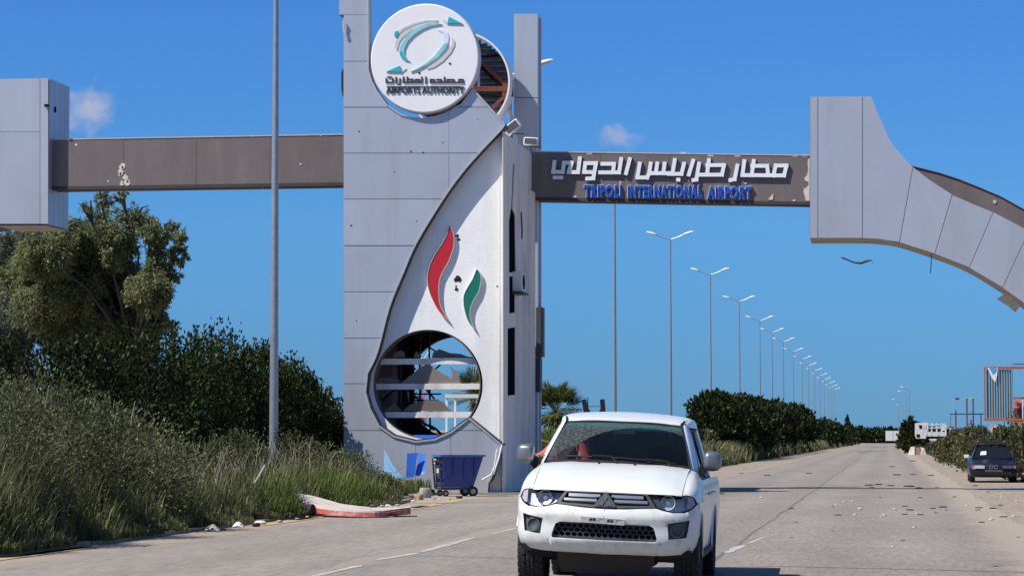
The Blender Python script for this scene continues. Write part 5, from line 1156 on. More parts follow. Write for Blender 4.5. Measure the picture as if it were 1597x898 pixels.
# things behind it
ct = thing('storage_cage', (*atY(1592, 684, 112)[:2], 0), 'open cage of red goods behind the billboard at the right edge', 'cage')
for nm, a_, m in (('cage_roof', (1580, 619, 1660, 622), 'orange'), ('cage_back', (1581, 634, 1660, 654), 'maroon'), ('cage_panel', (1581, 624, 1596, 636), 'kerbred'), ('cage_post', (1594, 620, 1596, 656), 'ledge')):
    Ybox(nm, *a_, 112+({'cage_back': .4, 'cage_panel': .2}.get(nm, 0)), .1, M[m], ct)
tw = thing('tan_tank', (*atY(1590, 684, 108)[:2], 0), 'rusty tan container wall below the billboard at the right edge', 'container')
for k in range(8):
    Ybox('wall_panel', 1577+k*6.0, 657, 1582.5+k*6.0, 684, 108+(.05 if k % 2 else 0), .4, M['tanwall'], tw)
Ybox('base_strip', 1577, 684.5, 1625, 694, 107.9, .5, M['orange'], tw)
# round road sign
YG = 104; sg = thing('road_sign', (*atY(1551.5, 684, YG)[:2], 0), 'small round white traffic sign on a post in the right bank', 'road sign')
q = atY(1551.5, 669, YG)
b = MB(); b.tube([(q.x, YG+.04, 0), (q.x, YG+.04, q.z+.2)], .03, 8); b.build('post', M['galv'], sg)
b = MB(); b.lathe((q.x, YG, q.z), [(0, 0.0001), (0, .20), (.015, .20), (.015, 0.0001)], 28, 'y'); pl_ = b.build('sign_plate', M['ledge'], sg, 30)
b = MB(); b.lathe((q.x, YG-.004, q.z), [(0, .155), (-.004, .16), (-.004, .195), (0, .2)], 28, 'y'); b.build('red_ring', mat('faded_red_ring', (.55, .28, .27), .6), pl_)
for dx, m in ((-.055, 'red'), (.055, 'maroon')):
    b = MB(); b.plate([(q.x+dx+x*.05, q.z+z*.08) for x, z in ((-1, -.8), (-.7, -.8), (-.7, -1), (-.4, -1), (-.4, -.8), (.4, -.8), (.4, -1), (.7, -1), (.7, -.8), (1, -.8), (1, 0), (.6, .7), (-.6, .7), (-1, 0))], lambda p: (p[0], YG-.012, p[1]), lambda p: (p[0], YG-.001, p[1])); b.build('car_symbol', M[m], pl_)
# orange container with steel stairs frame
YO = 190; oc = thing('orange_container', (*atY(1505, 684, YO)[:2], 0), 'orange container beside the mint green steel frame', 'container')
a = atY(1482, 669, YO); c = atY(1515, 690, YO)
b = MB(); b.loft([[(a.x, YO, .9), (c.x, YO+1, .9), (c.x, YO+4, .9), (a.x, YO+3, .9)], [(a.x, YO, a.z), (c.x, YO+1, a.z+.1), (c.x, YO+4, a.z+.1), (a.x, YO+3, a.z)]]); b.build('container_wall', M['orange'], oc)
b = MB(); b.bar((a.x, YO-.05, a.z+.03), (c.x, YO+.95, a.z+.13), .12); b.build('top_rail', M['peel'], oc)
sf = thing('steel_tower', (*atY(1505, 684, YO+3)[:2], 0), 'mint green steel frame with two maroon columns above the orange container', 'steel frame')
for nm, x0, y0, x1, y1, m in (('column', 1506.8, 621, 1509.6, 669, 'maroon'), ('column', 1516.6, 621, 1519.4, 672, 'maroon'), ('top_beam', 1505, 619, 1522, 623, 'mint'), ('thin_post', 1486, 622, 1487, 672, 'mint'), ('thin_post', 1482, 644, 1483, 672, 'trimdark'), ('thin_rail', 1482, 644.5, 1535, 646, 'trimdark'), ('thin_rail', 1487.5, 622.3, 1504.5, 623.2, 'mint'), ('thin_rail', 1522.5, 622.3, 1534, 623.2, 'mint'), ('brown_post', 1489.5, 640, 1492, 668, 'rust'), ('lamp_box', 1490, 620, 1496, 623, 'trimdark'), ('side_post', 1529, 646, 1531, 670, 'trimdark'), ('ledge', 1510, 668, 1518, 671, 'mint')):
    Ybox(nm, x0, y0, x1, y1, YO+3+(.3 if 'thin' in nm or nm == 'lamp_box' else 0), .3, M[m], sf)
# white crane truck, side on
YT = 250; wt = thing('crane_truck', (*atY(1452, 684, YT)[:2], 0), 'old white flatbed truck parked on the verge right of the road end', 'truck')
tp = lambda x, y: (1380+x/8.1625, 610+y/8.1625)
b = MB(); b.plate([tp(*p) for p in ((385, 410), (400, 400), (545, 395), (560, 410), (545, 500), (520, 600), (400, 600), (385, 560))], Yp(YT, 0), Yp(YT, 2.0)); cabo = b.build('cab', M['whitetruck'], wt)
b = MB(); b.plate([tp(*p) for p in ((432, 430), (475, 430), (470, 470), (440, 475))], Yp(YT-.03, 0), Yp(YT-.03, .02)); b.build('window', M['dark'], cabo)
b = MB(); b.plate([tp(*p) for p in ((400, 545), (445, 545), (445, 585), (405, 585))], Yp(YT-.03, 0), Yp(YT-.03, .02)); b.build('grille', M['dark'], cabo)
b = MB(); b.plate([tp(*p) for p in ((485, 425), (525, 420), (522, 470), (480, 475))], Yp(YT-.03, 0), Yp(YT-.03, .02)); b.build('window', M['peel'], cabo)
for (x0, x1) in ((540, 600), (604, 690), (694, 785)):
    b = MB(); b.plate([tp(x0, 515), tp(x1, 515), tp(x1, 572), tp(x0, 572)], Yp(YT, 0), Yp(YT, 2.2)); b.build('bed_side', M['whitetruck'], wt)
for (a_, c_) in (((550, 410), (550, 515)), ((600, 400), (595, 515)), ((660, 400), (660, 515)), ((720, 405), (720, 515)), ((775, 405), (775, 515)), ((590, 560), (630, 520)), ((550, 430), (785, 410)), ((550, 470), (785, 460)), ((640, 575), (690, 520))):
    b = MB(); b.bar(atY(*tp(*a_), YT+.1), atY(*tp(*c_), YT+.1), .13, .08); b.build('rack_bar', M['whitetruck'], wt)
b = MB(); b.plate([tp(*p) for p in ((720, 410), (780, 410), (780, 500), (725, 500))], Yp(YT+.6, 0), Yp(YT+.6, .8)); b.build('load_box', M['whitetruck'], wt)
b = MB(); b.plate([tp(*p) for p in ((550, 578), (800, 578), (800, 600), (550, 600))], Yp(YT+.2, 0), Yp(YT+.2, 1.8)); b.build('chassis', M['dark'], wt)
b = MB(); b.plate([tp(*p) for p in ((560, 600), (715, 600), (690, 645), (590, 650))], Yp(YT+.1, 0), Yp(YT+.1, 1.6)); b.build('tank', M['whitetruck'], wt)
for x_ in (545, 735, 430):
    q = atY(*tp(x_, 620), YT+.2); b = MB(); b.lathe((q.x, YT+.3, .5), [(-.15, .2), (-.15, .5), (.15, .5), (.15, .2)], 20, 'y'); b.build('wheel', M['rubber'], wt, 40)
# far trailer
YQ = 620; tl = thing('white_trailer', (*atY(1393, 684, YQ)[:2], 0), 'white box trailer far off at the end of the road', 'trailer')
Ybox('box_side', 1381, 671.5, 1392.5, 687, YQ, 2.4, M['whitetruck'], tl); Ybox('box_side', 1393, 671.5, 1405, 687, YQ, 2.4, M['whitetruck'], tl); Ybox('underside', 1382, 687.2, 1404, 689.5, YQ+.3, 2, M['dark'], tl)
for px in (1385, 1401):
    q = atY(px, 690, YQ); b = MB(); b.lathe((q.x, YQ, .5), [(0, .5), (.4, .5)], 14, 'y'); b.build('wheel', M['rubber'], tl)
# concrete block with barrel at shoulder
q = atZ(1428, 709); cbk = thing('roadside_block', (q.x, q.y, 0), 'pale concrete block with a brown side at the edge of the road bend', 'concrete block')
b = MB(); b.loft([[(q.x-.75, q.y, 0), (q.x-.1, q.y-.3, 0), (q.x-.05, q.y+.5, 0), (q.x-.6, q.y+.7, 0)], [(q.x-.45, q.y+.1, .75), (q.x-.1, q.y, .8), (q.x-.05, q.y+.4, .8), (q.x-.4, q.y+.5, .75)]]); b.build('left_face', M['kerbtop'], cbk)
b = MB(); b.box((q.x+.2, q.y+.15, .35), (.42, .5, .7)); b.build('brown_face', M['tanwall'], cbk)
b = MB(); b.loft([[(q.x+.42, q.y-.1, 0), (q.x+1.0, q.y, 0), (q.x+1.0, q.y+.5, 0), (q.x+.42, q.y+.5, 0)], [(q.x+.42, q.y, .72), (q.x+.8, q.y, .66), (q.x+.8, q.y+.4, .66), (q.x+.42, q.y+.4, .72)]]); b.build('right_face', M['peel'], cbk)
q = atZ(1312, 694.5); b = MB(); b.box((q.x, q.y, .7), (.8, .8, 1.4)); b.box((q.x+.1, q.y, 1.5), (.4, .5, .3)); b.build('marker_post', M['ledge'], label='small white marker at the far end of the left weeds', category='marker')

# ------------------------------------------------------------------ white pickup
M['paintw'] = mat('white_car_paint', (.70, .715, .69), .35, 0, .015, 3, coat=.5, dirt=(.62, .57, .49), dirt_amt=.35, ds=2.2)
M['paintlow'] = mat('dusty_shaded_bumper', (.66, .665, .63), .5, 0, .03, 5, coat=.15, dirt=(.42, .37, .30), dirt_amt=.75, ds=5)  # base darker than the body paint for the bumper's shading, plus dirt
M['mirrorsilver'] = mat('silver_mirror_shell', (.22, .225, .24), .35, .6, .04)
M['chrome'] = mat('chrome', (.62, .63, .65), .25, .85, .03)
M['grilledark'] = mat('dark_grille_plastic', (.055, .06, .065), .5, 0, .1, spec=.3)
M['blackp'] = mat('black_plastic', (.016, .016, .018), .6, 0, .1, spec=.2)
M['rim'] = mat('fog_rim', (.12, .13, .14), .4, .3)
M['foggrey'] = mat('grey_bezel_plastic', (.075, .085, .10), .6, 0, .1, spec=.3)
M['reflector'] = mat('lamp_reflector', (.55, .56, .57), .5, .15, .25, 14)
M['seatdark'] = mat('dark_upholstery', (.03, .03, .033), .9, 0, .15)
M['shirt'] = mat('faded_red_shirt', (.58, .085, .08), .85, 0, .12, 6)
M['skin'] = mat('brown_skin', (.26, .14, .09), .6, 0, .06)
M['hair'] = mat('black_hair', (.012, .01, .009), .6)
M['amber'] = mat('amber_lens', (.60, .12, .03), .2, 0, .05)
M['pinklens'] = mat('pale_indicator_lens', (.52, .42, .42), .5, 0, .08, spec=.2)
M['navy'] = mat('dark_blue_paint', (.005, .007, .018), .35, 0, .05, coat=.1, spec=.35, dirt=(.10, .09, .08), dirt_amt=.3, ds=3)
def windglass(name, tint, dust=False, clear=.72, ior=1.42):
    m = bpy.data.materials.new(name); m.use_nodes = True; t = m.node_tree; n = t.nodes.new; l = t.links.new; t.nodes.clear()
    o = n('ShaderNodeOutputMaterial'); tr_ = n('ShaderNodeBsdfTransparent'); tr_.inputs[0].default_value = (*[x*clear for x in tint], 1)
    gl = n('ShaderNodeBsdfGlossy'); gl.inputs['Roughness'].default_value = .04; fr = n('ShaderNodeFresnel'); fr.inputs[0].default_value = ior
    ms = n('ShaderNodeMixShader'); l(fr.outputs[0], ms.inputs[0]); l(tr_.outputs[0], ms.inputs[1]); l(gl.outputs[0], ms.inputs[2]); last = ms.outputs[0]
    if dust:
        co_ = n('ShaderNodeTexCoord'); sp = n('ShaderNodeSeparateXYZ'); l(co_.outputs['UV'], sp.inputs[0])
        def dist(cx, cy):
            v = n('ShaderNodeVectorMath'); v.operation = 'DISTANCE'; l(co_.outputs['UV'], v.inputs[0]); v.inputs[1].default_value = (cx, cy, 0); return v.outputs['Value']
        a = n('ShaderNodeMapRange'); l(dist(.22, 0), a.inputs['Value']); a.inputs['From Min'].default_value = .715; a.inputs['From Max'].default_value = .735
        b = n('ShaderNodeMapRange'); l(dist(-.30, 0), b.inputs['Value']); b.inputs['From Min'].default_value = .34; b.inputs['From Max'].default_value = .36; b.inputs['To Min'].default_value = .35
        mn = n('ShaderNodeMath'); mn.operation = 'MULTIPLY'; l(a.outputs[0], mn.inputs[0]); l(b.outputs[0], mn.inputs[1])
        no = n('ShaderNodeTexNoise'); no.inputs['Scale'].default_value = 30; no.inputs['Detail'].default_value = 8; l(co_.outputs['UV'], no.inputs['Vector'])
        nr = n('ShaderNodeMapRange'); l(no.outputs['Fac'], nr.inputs['Value']); nr.inputs['From Min'].default_value = .35; nr.inputs['From Max'].default_value = .75; nr.inputs['To Min'].default_value = .06; nr.inputs['To Max'].default_value = .24
        mm = n('ShaderNodeMath'); mm.operation = 'MULTIPLY_ADD'; l(mn.outputs[0], mm.inputs[0]); l(nr.outputs[0], mm.inputs[1]); mm.inputs[2].default_value = .008
        df = n('ShaderNodeBsdfDiffuse'); df.inputs[0].default_value = (.34, .38, .37, 1)
        m2 = n('ShaderNodeMixShader'); l(mm.outputs[0], m2.inputs[0]); l(last, m2.inputs[1]); l(df.outputs[0], m2.inputs[2]); last = m2.outputs[0]
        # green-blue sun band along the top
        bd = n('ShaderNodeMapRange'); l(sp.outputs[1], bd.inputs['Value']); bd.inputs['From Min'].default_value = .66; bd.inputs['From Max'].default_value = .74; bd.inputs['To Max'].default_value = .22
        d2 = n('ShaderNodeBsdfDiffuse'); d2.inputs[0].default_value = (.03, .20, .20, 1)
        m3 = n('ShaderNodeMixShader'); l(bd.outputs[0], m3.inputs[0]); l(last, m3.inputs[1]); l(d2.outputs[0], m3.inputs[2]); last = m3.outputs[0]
    l(last, o.inputs[0]); return m
M['screen'] = windglass('windscreen_glass', (.8, .9, .9), True)
M['glassdark'] = windglass('tinted_side_glass', (.5, .6, .6), False, .35)
M['lens'] = windglass('lamp_lens', (.95, .97, 1), False, .98, 1.06)
TD = 24.6; tl_ = atD(940.5, 684, TD)
tk = thing('pickup_truck', (tl_.x, tl_.y, 0), 'white double cab pickup truck in the foreground, facing the camera', 'pickup truck', rot=(0, 0, R(1.3)), local=True)
ROLL = Matrix.Rotation(R(2.45), 3, 'Y')
def roll(v): c = Vector((0, v.y, .55)); return c+ROLL @ (v-c)
def TB(b, name, m, parent=None, smooth=None, rolled=True, **kw):
    if rolled: b.xf(roll)
    return b.build(name, m, parent or tk, smooth, **kw)
PX = [0, .2, .4, .6, .70, .78, .84, .875, .89]; PY = [0, .008, .03, .07, .115, .18, .27, .38, .53]
PSv = [0]
for i in range(1, len(PX)): PSv.append(PSv[-1]+math.hypot(PX[i]-PX[i-1], PY[i]-PY[i-1]))
SM = PSv[-1]
# smooth the plan curve
_c = cr([(x, y, s) for x, y, s in zip(PX, PY, PSv)], 8); PXs = [p[0] for p in _c]; PYs = [p[1] for p in _c]; PSs = [p[2] for p in _c]
s_of = lambda x: math.copysign(float(np.interp(abs(x), PX, PSv)), x)
def FM(s, z, d=0.0):
    a = abs(s); X = float(np.interp(a, PSs, PXs)); Yv = float(np.interp(a, PSs, PYs))
    y0 = float(np.interp(z, [.36, .42, .46, .52, .56, .64, .71, .745, .79, .82, .86, .95, 1.0], [.15, .075, .03, .008, .004, .012, .012, -.004, .004, .03, .055, .10, .125]))
    tp_ = float(np.interp(z, [.38, .42, .50, .60, .9, 1.0], [.90, .94, .98, 1, 1, .985]))
    return Vector((math.copysign(X*tp_, s), Yv+y0+d, z))
fm = lambda d: (lambda p: FM(p[0], p[1], d))
def half(pts): return pts+[(-x, z) for x, z in pts[::-1] if abs(x) > 1e-6]
S_ = s_of
bump = half([(0, .828), (.20, .834), (.44, .853), (.49, .853), (.56, .832), (.66, .815), (S_(.76), .822), (S_(.82), .855), (S_(.86), .90), (SM, .925), (SM, .60), (SM-.05, .50), (SM-.13, .44), (S_(.66), .405), (.54, .40), (0, .40)])
intake = half([(0, .692), (.43, .692), (.475, .672), (.515, .56), (.505, .535), (0, .53)])
fog = [(S_(.60), .715), (S_(.805), .755), (S_(.785), .585), (S_(.62), .562)]
fogl = [(-x, z) for x, z in fog[::-1]]
b = MB(); b.plate(bump, fm(0), fm(.05), holes=[intake, fog, fogl], step=.045); TB(b, 'bumper', M['paintlow'], smooth=40)
ins = half([(0, .528), (.52, .528), (.535, .50), (.545, .41), (0, .395)])
b = MB(); b.plate(ins, lambda p: FM(p[0], p[1], -.022+.02*max(0, (.45-p[1])/.06)), fm(.0), step=.05); bi = TB(b, 'bumper_insert', M['paintlow'], smooth=50)
b = MB()
for sg_ in (-1, 1): b.add([FM(sg_*.552, .52, -.004), FM(sg_*.562, .52, -.004), FM(sg_*.566, .40, -.004), FM(sg_*.556, .40, -.004)], [(0, 1, 2, 3)])
b.add([FM(-.004, .826, -.003), FM(.002, .826, -.003), FM(.0, .75, -.003), FM(-.004, .75, -.003)], [(0, 1, 2, 3)]); b.xf(roll); b.split('bumper_seam', M['blackp'], tk)
# honeycomb
o_ = half([(0, .705), (.45, .705), (.50, .68), (.54, .56), (.53, .515), (0, .515)])
hexes = []; hw = .060; hh = .054; r_i = 0; z = .538
while z < .70:
    x = -.56+(hw/2 if r_i % 2 else 0)
    while x < .56:
        hx = [(x+hw/2*.87*c, z+hh/2*.87*s_) for c, s_ in ((0, 1), (1, .5), (1, -.5), (0, -1), (-1, -.5), (-1, .5))]
        if inside((x, z), intake) and all(inside(p, o_) for p in hx): hexes.append(hx)
        x += hw
    z += hh*.75; r_i += 1
b = MB(); b.plate(o_, fm(.045), fm(.06), holes=hexes); TB(b, 'honeycomb_grille', M['grilledark'])
b = MB(); b.plate(half([(0, .82), (.6, .82), (.6, .45), (0, .45)]), fm(.13), fm(.15)); TB(b, 'radiator', M['blackp'])
for sg_ in (-1, 1):
    fp = fog if sg_ > 0 else fogl
    cx = sum(p[0] for p in fp)/4; cz_ = sum(p[1] for p in fp)/4
    big = [((p[0]-cx)*1.12+cx, (p[1]-cz_)*1.12+cz_) for p in fp]
    b = MB(); b.plate(big, fm(.035), fm(.055)); fr_ = TB(b, 'fog_lamp_bezel', M['foggrey'])
    c = FM(sg_*S_(.69), .65, .0)
    Mz = Matrix.Rotation(-sg_*R(-20), 3, 'Z')
    b = MB(); b.lathe((0, 0, 0), [(.03, .068), (-.015, .068), (-.018, .058), (.0, .048), (.02, .03), (.025, .0001)], 24, 'y'); b.xf(lambda v: c+Vector((0, .03, 0))+Mz @ v); fl_ = TB(b, 'fog_lamp', M['rim'], fr_, 40)
    b = MB(); b.lathe((0, 0, 0), [(.012, .0001), (.006, .03), (.0, .046)], 20, 'y'); b.xf(lambda v: c+Vector((0, .025, 0))+Mz @ v); b.xf(roll); b.build('fog_lens', M['foggrey'], fr_, 60)
# number plate holder
b = MB(); b.plate([(-.225, .752), (-.225, .697), (.195, .683), (.20, .738)], fm(-.012), fm(.0), step=.08); ph = TB(b, 'plate_holder', M['palewaste'])
b = MB(); 
for x0, dz in ((-.14, .0), (-.105, .003), (.03, -.006), (.065, -.008)):
    b.plate([(x0, .733+dz), (x0+.022, .735+dz), (x0+.026, .722+dz), (x0+.012, .712+dz), (x0-.004, .716+dz)], fm(-.016), fm(-.011))
b.xf(roll); b.split('plate_remnant', M['charred'], ph)
# grille
gout = half([(0, .99), (.36, .988), (.405, .985), (.485, .868), (.46, .860), (0, .836)])
gin = half([(0, .98), (.35, .978), (.385, .972), (.43, .885), (.41, .876), (0, .862)])
b = MB(); b.plate(gout, fm(-.008), fm(.03), holes=[gin], step=.06); TB(b, 'grille_surround', M['grilledark'], smooth=40)
b = MB(); b.plate(half([(0, .985), (.40, .985), (.46, .87), (0, .85)]), fm(.05), fm(.07)); TB(b, 'grille_backing', M['blackp'])
for sg_ in (-1, 1):
    for (x0, x1, zc, dz) in ((.055, .365, .952, 0), (.085, .405, .905, 0)):
        b = MB(); rg = []
        for k in range(9):
            x = x0+(x1-x0)*k/8; rg.append([FM(sg_*x, zc-.012*k/8*0+s1, d1_) for s1, d1_ in ((-.018, .01), (-.006, -.008), (.014, -.003), (.018, .012))])
        b.loft(rg); TB(b, 'grille_bar', M['chrome'], smooth=30)
b = MB(); b.plate([(0, .984), (.022, .975), (.108, .862), (.095, .850), (-.095, .850), (-.108, .862), (-.022, .975)], fm(-.022), fm(.02)); em = TB(b, 'emblem', M['grilledark'])
for cx_, cz2, a_ in ((0, .942, 90), (-.035, .884, 210), (.035, .884, 330)):
    b = MB(); u = (math.cos(R(a_)), math.sin(R(a_))); v_ = (-u[1], u[0]); A_ = .040; B_ = .0225
    b.plate([(cx_+u[0]*A_, cz2+u[1]*A_), (cx_+v_[0]*B_, cz2+v_[1]*B_), (cx_-u[0]*A_, cz2-u[1]*A_), (cx_-v_[0]*B_, cz2-v_[1]*B_)], fm(-.030), fm(-.02)); b.xf(roll); b.build('diamond', M['foggrey'], em)
b = MB(); b.plate(half([(0, 1.0), (.82, .999), (.82, .99), (.40, .986), (0, .988)]), fm(.0), fm(.02)); TB(b, 'hood_gap', M['blackp'])
# headlights
hl_ = [(.415, .988), (.60, .992), (S_(.78), .988), (S_(.835), .965), (S_(.845), .90), (S_(.81), .862), (S_(.74), .832), (.66, .822), (.57, .836), (.495, .868)]
for sg_ in (-1, 1):
    H_ = [(sg_*x, z) for x, z in (hl_ if sg_ > 0 else hl_[::-1])]
    inner = [(sg_*x, z) for x, z in ((.425, .984), (.60, .987), (S_(.74), .985), (S_(.735), .84), (.66, .828), (.575, .842), (.505, .872))]
    b = MB(); b.plate(H_, fm(.075), fm(.09), step=.08); hs_ = TB(b, 'headlight_housing', M['reflector'], smooth=40)
    b = MB(); b.plate(H_, fm(-.004), fm(.002), step=.05); TB(b, 'headlight', M['lens'], smooth=60)
    c = FM(sg_*.60, .910, .035)
    b = MB(); b.lathe((0, 0, 0), [(-.005, .072), (.0, .068), (.03, .060), (.05, .035), (.055, .0001)], 28, 'y'); b.xf(lambda v: c+v); b.xf(roll); b.build('reflector_bowl', M['reflector'], hs_, 50)
    b = MB(); b.lathe((0, 0, 0), [(-.004, .070), (-.008, .073), (-.004, .076), (.004, .073), (-.004, .070)], 28, 'y'); b.xf(lambda v: c+v); b.xf(roll); b.build('bezel_ring', M['foggrey'], hs_, 50)
    b = MB(); b.lathe((0, 0, 0), [(.01, .0001), (.012, .022), (.04, .022)], 14, 'y'); b.xf(lambda v: c+v); b.xf(roll); b.build('bulb_cap', M['chrome'], hs_, 50)
    b = MB(); po = [(sg_*x, z) for x, z in ((S_(.785), .98), (S_(.83), .962), (S_(.84), .90), (S_(.80), .862), (S_(.775), .86))]
    if sg_ < 0: po = po[::-1]
    b.plate(po, fm(.006), fm(.02)); b.xf(roll); b.build('indicator_lens', M['pinklens'], hs_)
    if sg_ > 0:
        b = MB(); b.plate([(.42, .984), (.505, .985), (.52, .93), (.55, .872), (.57, .845), (.50, .87)], fm(.02), fm(.03)); b.xf(roll); b.build('dark_inner_corner', M['grilledark'], hs_)  # dark plate over the inner corner of this headlight only
# hood
def hoodp(u, t):
    hw_ = .722+.018*t; x = u*hw_; yl = float(np.interp(abs(s_of(x)), PSs, PYs))+.112; yr = 1.14+.13*u*u
    tt = t; y = yl+(yr-yl)*tt
    z = 1.0+.235*(1-(1-tt)**1.55)+.022*(1-u*u)*min(1, tt*4)-.012*max(0, 1-tt/.04)*1
    z -= .012*math.exp(-((abs(u)-.97)/.04)**2)
    z += .010*math.exp(-((abs(u)-.62)/.14)**2)*min(1, tt*3)*(1-.3*tt)
    return Vector((x, y, z))
us = [i/16 for i in range(-16, 17)]; ts = [0, .012, .03, .06]+[.1+.9*i/22 for i in range(23)]
b = MB(); vs = [hoodp(u, t) for t in ts for u in us]; nu_ = len(us)
b.add(vs, [(i*nu_+j, i*nu_+j+1, (i+1)*nu_+j+1, (i+1)*nu_+j) for i in range(len(ts)-1) for j in range(nu_-1)]); TB(b, 'hood', M['paintw'], smooth=50)
b = MB(); vs = [hoodp(u, t)+Vector((0, 0, -.035)) for t in ts[::4] for u in us]; nr_ = len(ts[::4])
b.add(vs, [(i*nu_+j, i*nu_+j+1, (i+1)*nu_+j+1, (i+1)*nu_+j) for i in range(nr_-1) for j in range(nu_-1)]); TB(b, 'hood_underside', M['blackp'], smooth=50)
# fenders
for sg_ in (-1, 1):
    ctrl = [[(.728, .262, .990), (.79, .315, .988), (.835, .385, .965), (.872, .455, .90)],
            [(.732, .50, 1.078), (.80, .53, 1.072), (.86, .56, 1.02), (.892, .58, .915)],
            [(.737, .85, 1.165), (.81, .87, 1.145), (.872, .89, 1.07), (.902, .92, .915)],
            [(.745, 1.27, 1.222), (.805, 1.30, 1.19), (.868, 1.34, 1.10), (.902, 1.40, .915)]]
    b = MB(); b.surf([[(sg_*x, y, z) for x, y, z in r_] for r_ in ctrl], 7, 7); TB(b, 'fender', M['paintw'], smooth=60)
    def sideX(y, z): return float(np.interp(z, [.34, .5, .7, .86, .93, 1.0, 1.06, 1.13], [.855, .872, .885, .892, .890, .88, .868, .845]))
    def sidemap(d): return lambda p: Vector((sg_*(sideX(*p)-d), p[0], p[1]))
    arc = [(.86+.43*math.cos(R(a)), .385+.43*math.sin(R(a))) for a in range(2, 150, 8)]
    lowf = [(.47, .922), (1.395, .922), (1.395, .36), (1.29, .36)]+arc+[(.50, .62)]
    b = MB(); b.plate(lowf, sidemap(0), sidemap(.02), step=.08); TB(b, 'fender_side', M['paintw'], smooth=40)
    for cy_ in (.86, 3.86):
        b = MB(); rg = [[Vector((sg_*xx_, cy_+rr*math.cos(R(a)), .385+rr*math.sin(R(a)))) for xx_, rr in ((.875, .425), (.895, .43), (.897, .455), (.878, .475))] for a in range(-2, 185 if cy_ > 2 else 152, 8)]
        b.loft(rg); TB(b, 'wheel_arch', M['paintw'], smooth=40)
    for nm, y0, y1 in (('front_door', 1.405, 2.42), ('rear_door', 2.43, 3.22)):
        b = MB(); b.plate([(y0, 1.13), (y1, 1.13), (y1, .40), (y0, .40)], sidemap(0), sidemap(.03), step=.09); dr_ = TB(b, nm, M['paintw'], smooth=40)
        b = MB(); hx_ = sideX(0, .97)
        b.tube([(sg_*(hx_), y1-.22, .97), (sg_*(hx_+.03), y1-.19, .975), (sg_*(hx_+.03), y1-.09, .975), (sg_*hx_, y1-.06, .97)], .013, 6); b.xf(roll); b.build('handle', M['chrome'], dr_, 40)
    arcr = [(3.86+.43*math.cos(R(a)), .385+.43*math.sin(R(a))) for a in range(2, 180, 8)]
    b = MB(); b.plate([(3.23, 1.13), (5.05, 1.10), (5.05, .45), (4.30, .40)]+arcr+[(3.42, .40), (3.23, .40)], sidemap(0), sidemap(.04), step=.10); TB(b, 'bed_side', M['paintw'], smooth=40)
    b = MB(); b.bar((sg_*.86, 1.42, .37), (sg_*.86, 3.4, .37), .06); TB(b, 'sill', M['blackp'])
    # pillars and windows
    ap = [[(.742, 1.285, 1.222), (.775, 1.33, 1.215), (.835, 1.40, 1.13)], [(.668, 1.60, 1.44), (.705, 1.66, 1.445), (.765, 1.74, 1.38)], [(.597, 1.93, 1.648), (.632, 1.99, 1.668), (.69, 2.06, 1.60)]]
    b = MB(); b.surf([[(sg_*x, y, z) for x, y, z in r_] for r_ in ap], 8, 5); TB(b, 'windscreen_pillar', M['paintw'], smooth=60)
    b = MB(); b.tube([(sg_*.738, 1.275, 1.232), (sg_*.664, 1.59, 1.452), (sg_*.592, 1.915, 1.662), (sg_*.612, 2.10, 1.705)], .011, 6); TB(b, 'weather_strip', M['blackp'])
    def winmap(d): return lambda p: Vector((sg_*(.845+(.692-.845)*(p[1]-1.13)/(1.62-1.13)-d), p[0], p[1]))
    b = MB(); b.plate([(1.47, 1.14), (2.36, 1.14), (2.36, 1.615), (2.10, 1.60)], winmap(.012), winmap(.018)); TB(b, 'front_window', M['glassdark']) if sg_ > 0 else None
    b = MB(); b.plate([(2.46, 1.14), (3.10, 1.14), (2.98, 1.615), (2.46, 1.615)], winmap(.012), winmap(.018)); TB(b, 'rear_window', M['glassdark'])
    b = MB(); b.plate([(2.35, 1.13), (2.47, 1.13), (2.47, 1.62), (2.35, 1.62)], winmap(.0), winmap(.03)); TB(b, 'door_pillar', M['blackp'])
    b = MB(); b.plate([(3.09, 1.13), (3.40, 1.13), (3.32, 1.62), (2.97, 1.62)], winmap(-.002), winmap(.03)); TB(b, 'rear_pillar', M['paintw'])
    b = MB(); b.plate([(1.40, 1.128), (1.48, 1.128), (2.11, 1.59), (2.05, 1.60)], winmap(.0), winmap(.02)); b.plate([(2.04, 1.60), (3.0, 1.61), (3.0, 1.625), (2.06, 1.625)], winmap(.0), winmap(.02)); TB(b, 'window_frame', M['blackp'])
    b = MB(); b.bar((sg_*.85, 1.42, 1.132), (sg_*.85, 3.1, 1.132), .018); TB(b, 'belt_moulding', M['blackp'])
    # mirror
    mc = Vector((sg_*.95, 1.42, 1.315)); rg = []
    for (yy_, sx_, sz_) in ((-.075, .55, .55), (-.06, .80, .80), (-.02, .97, .97), (.03, 1, 1), (.055, .96, .95)):
        ring_ = []
        for k in range(20):
            a = 2*math.pi*k/20; ca, sa = math.cos(a), math.sin(a); e_ = .62
            xx_ = math.copysign(abs(ca)**e_, ca)*.092*sx_; zz_ = math.copysign(abs(sa)**e_, sa)*.100*sz_*(1-.10*ca*sg_)
            ring_.append(mc+Vector((xx_, yy_-.02*ca*sg_*-1*.5, zz_)))
        rg.append(ring_)
    b = MB(); b.loft(rg); mi = TB(b, 'mirror', M['mirrorsilver'], smooth=50)
    b = MB(); b.loft([[Vector((sg_*.80, 1.44, z)) for z in ()] or [Vector((sg_*x, y, z)) for x, y, z in ((.84, 1.43, 1.14), (.84, 1.54, 1.14), (.82, 1.54, 1.27), (.82, 1.43, 1.24))], [Vector((sg_*x, y, z)) for x, y, z in ((.90, 1.43, 1.21), (.90, 1.50, 1.21), (.88, 1.50, 1.32), (.88, 1.43, 1.32))]]); b.xf(roll); b.build('mirror_arm', M['blackp'], mi)
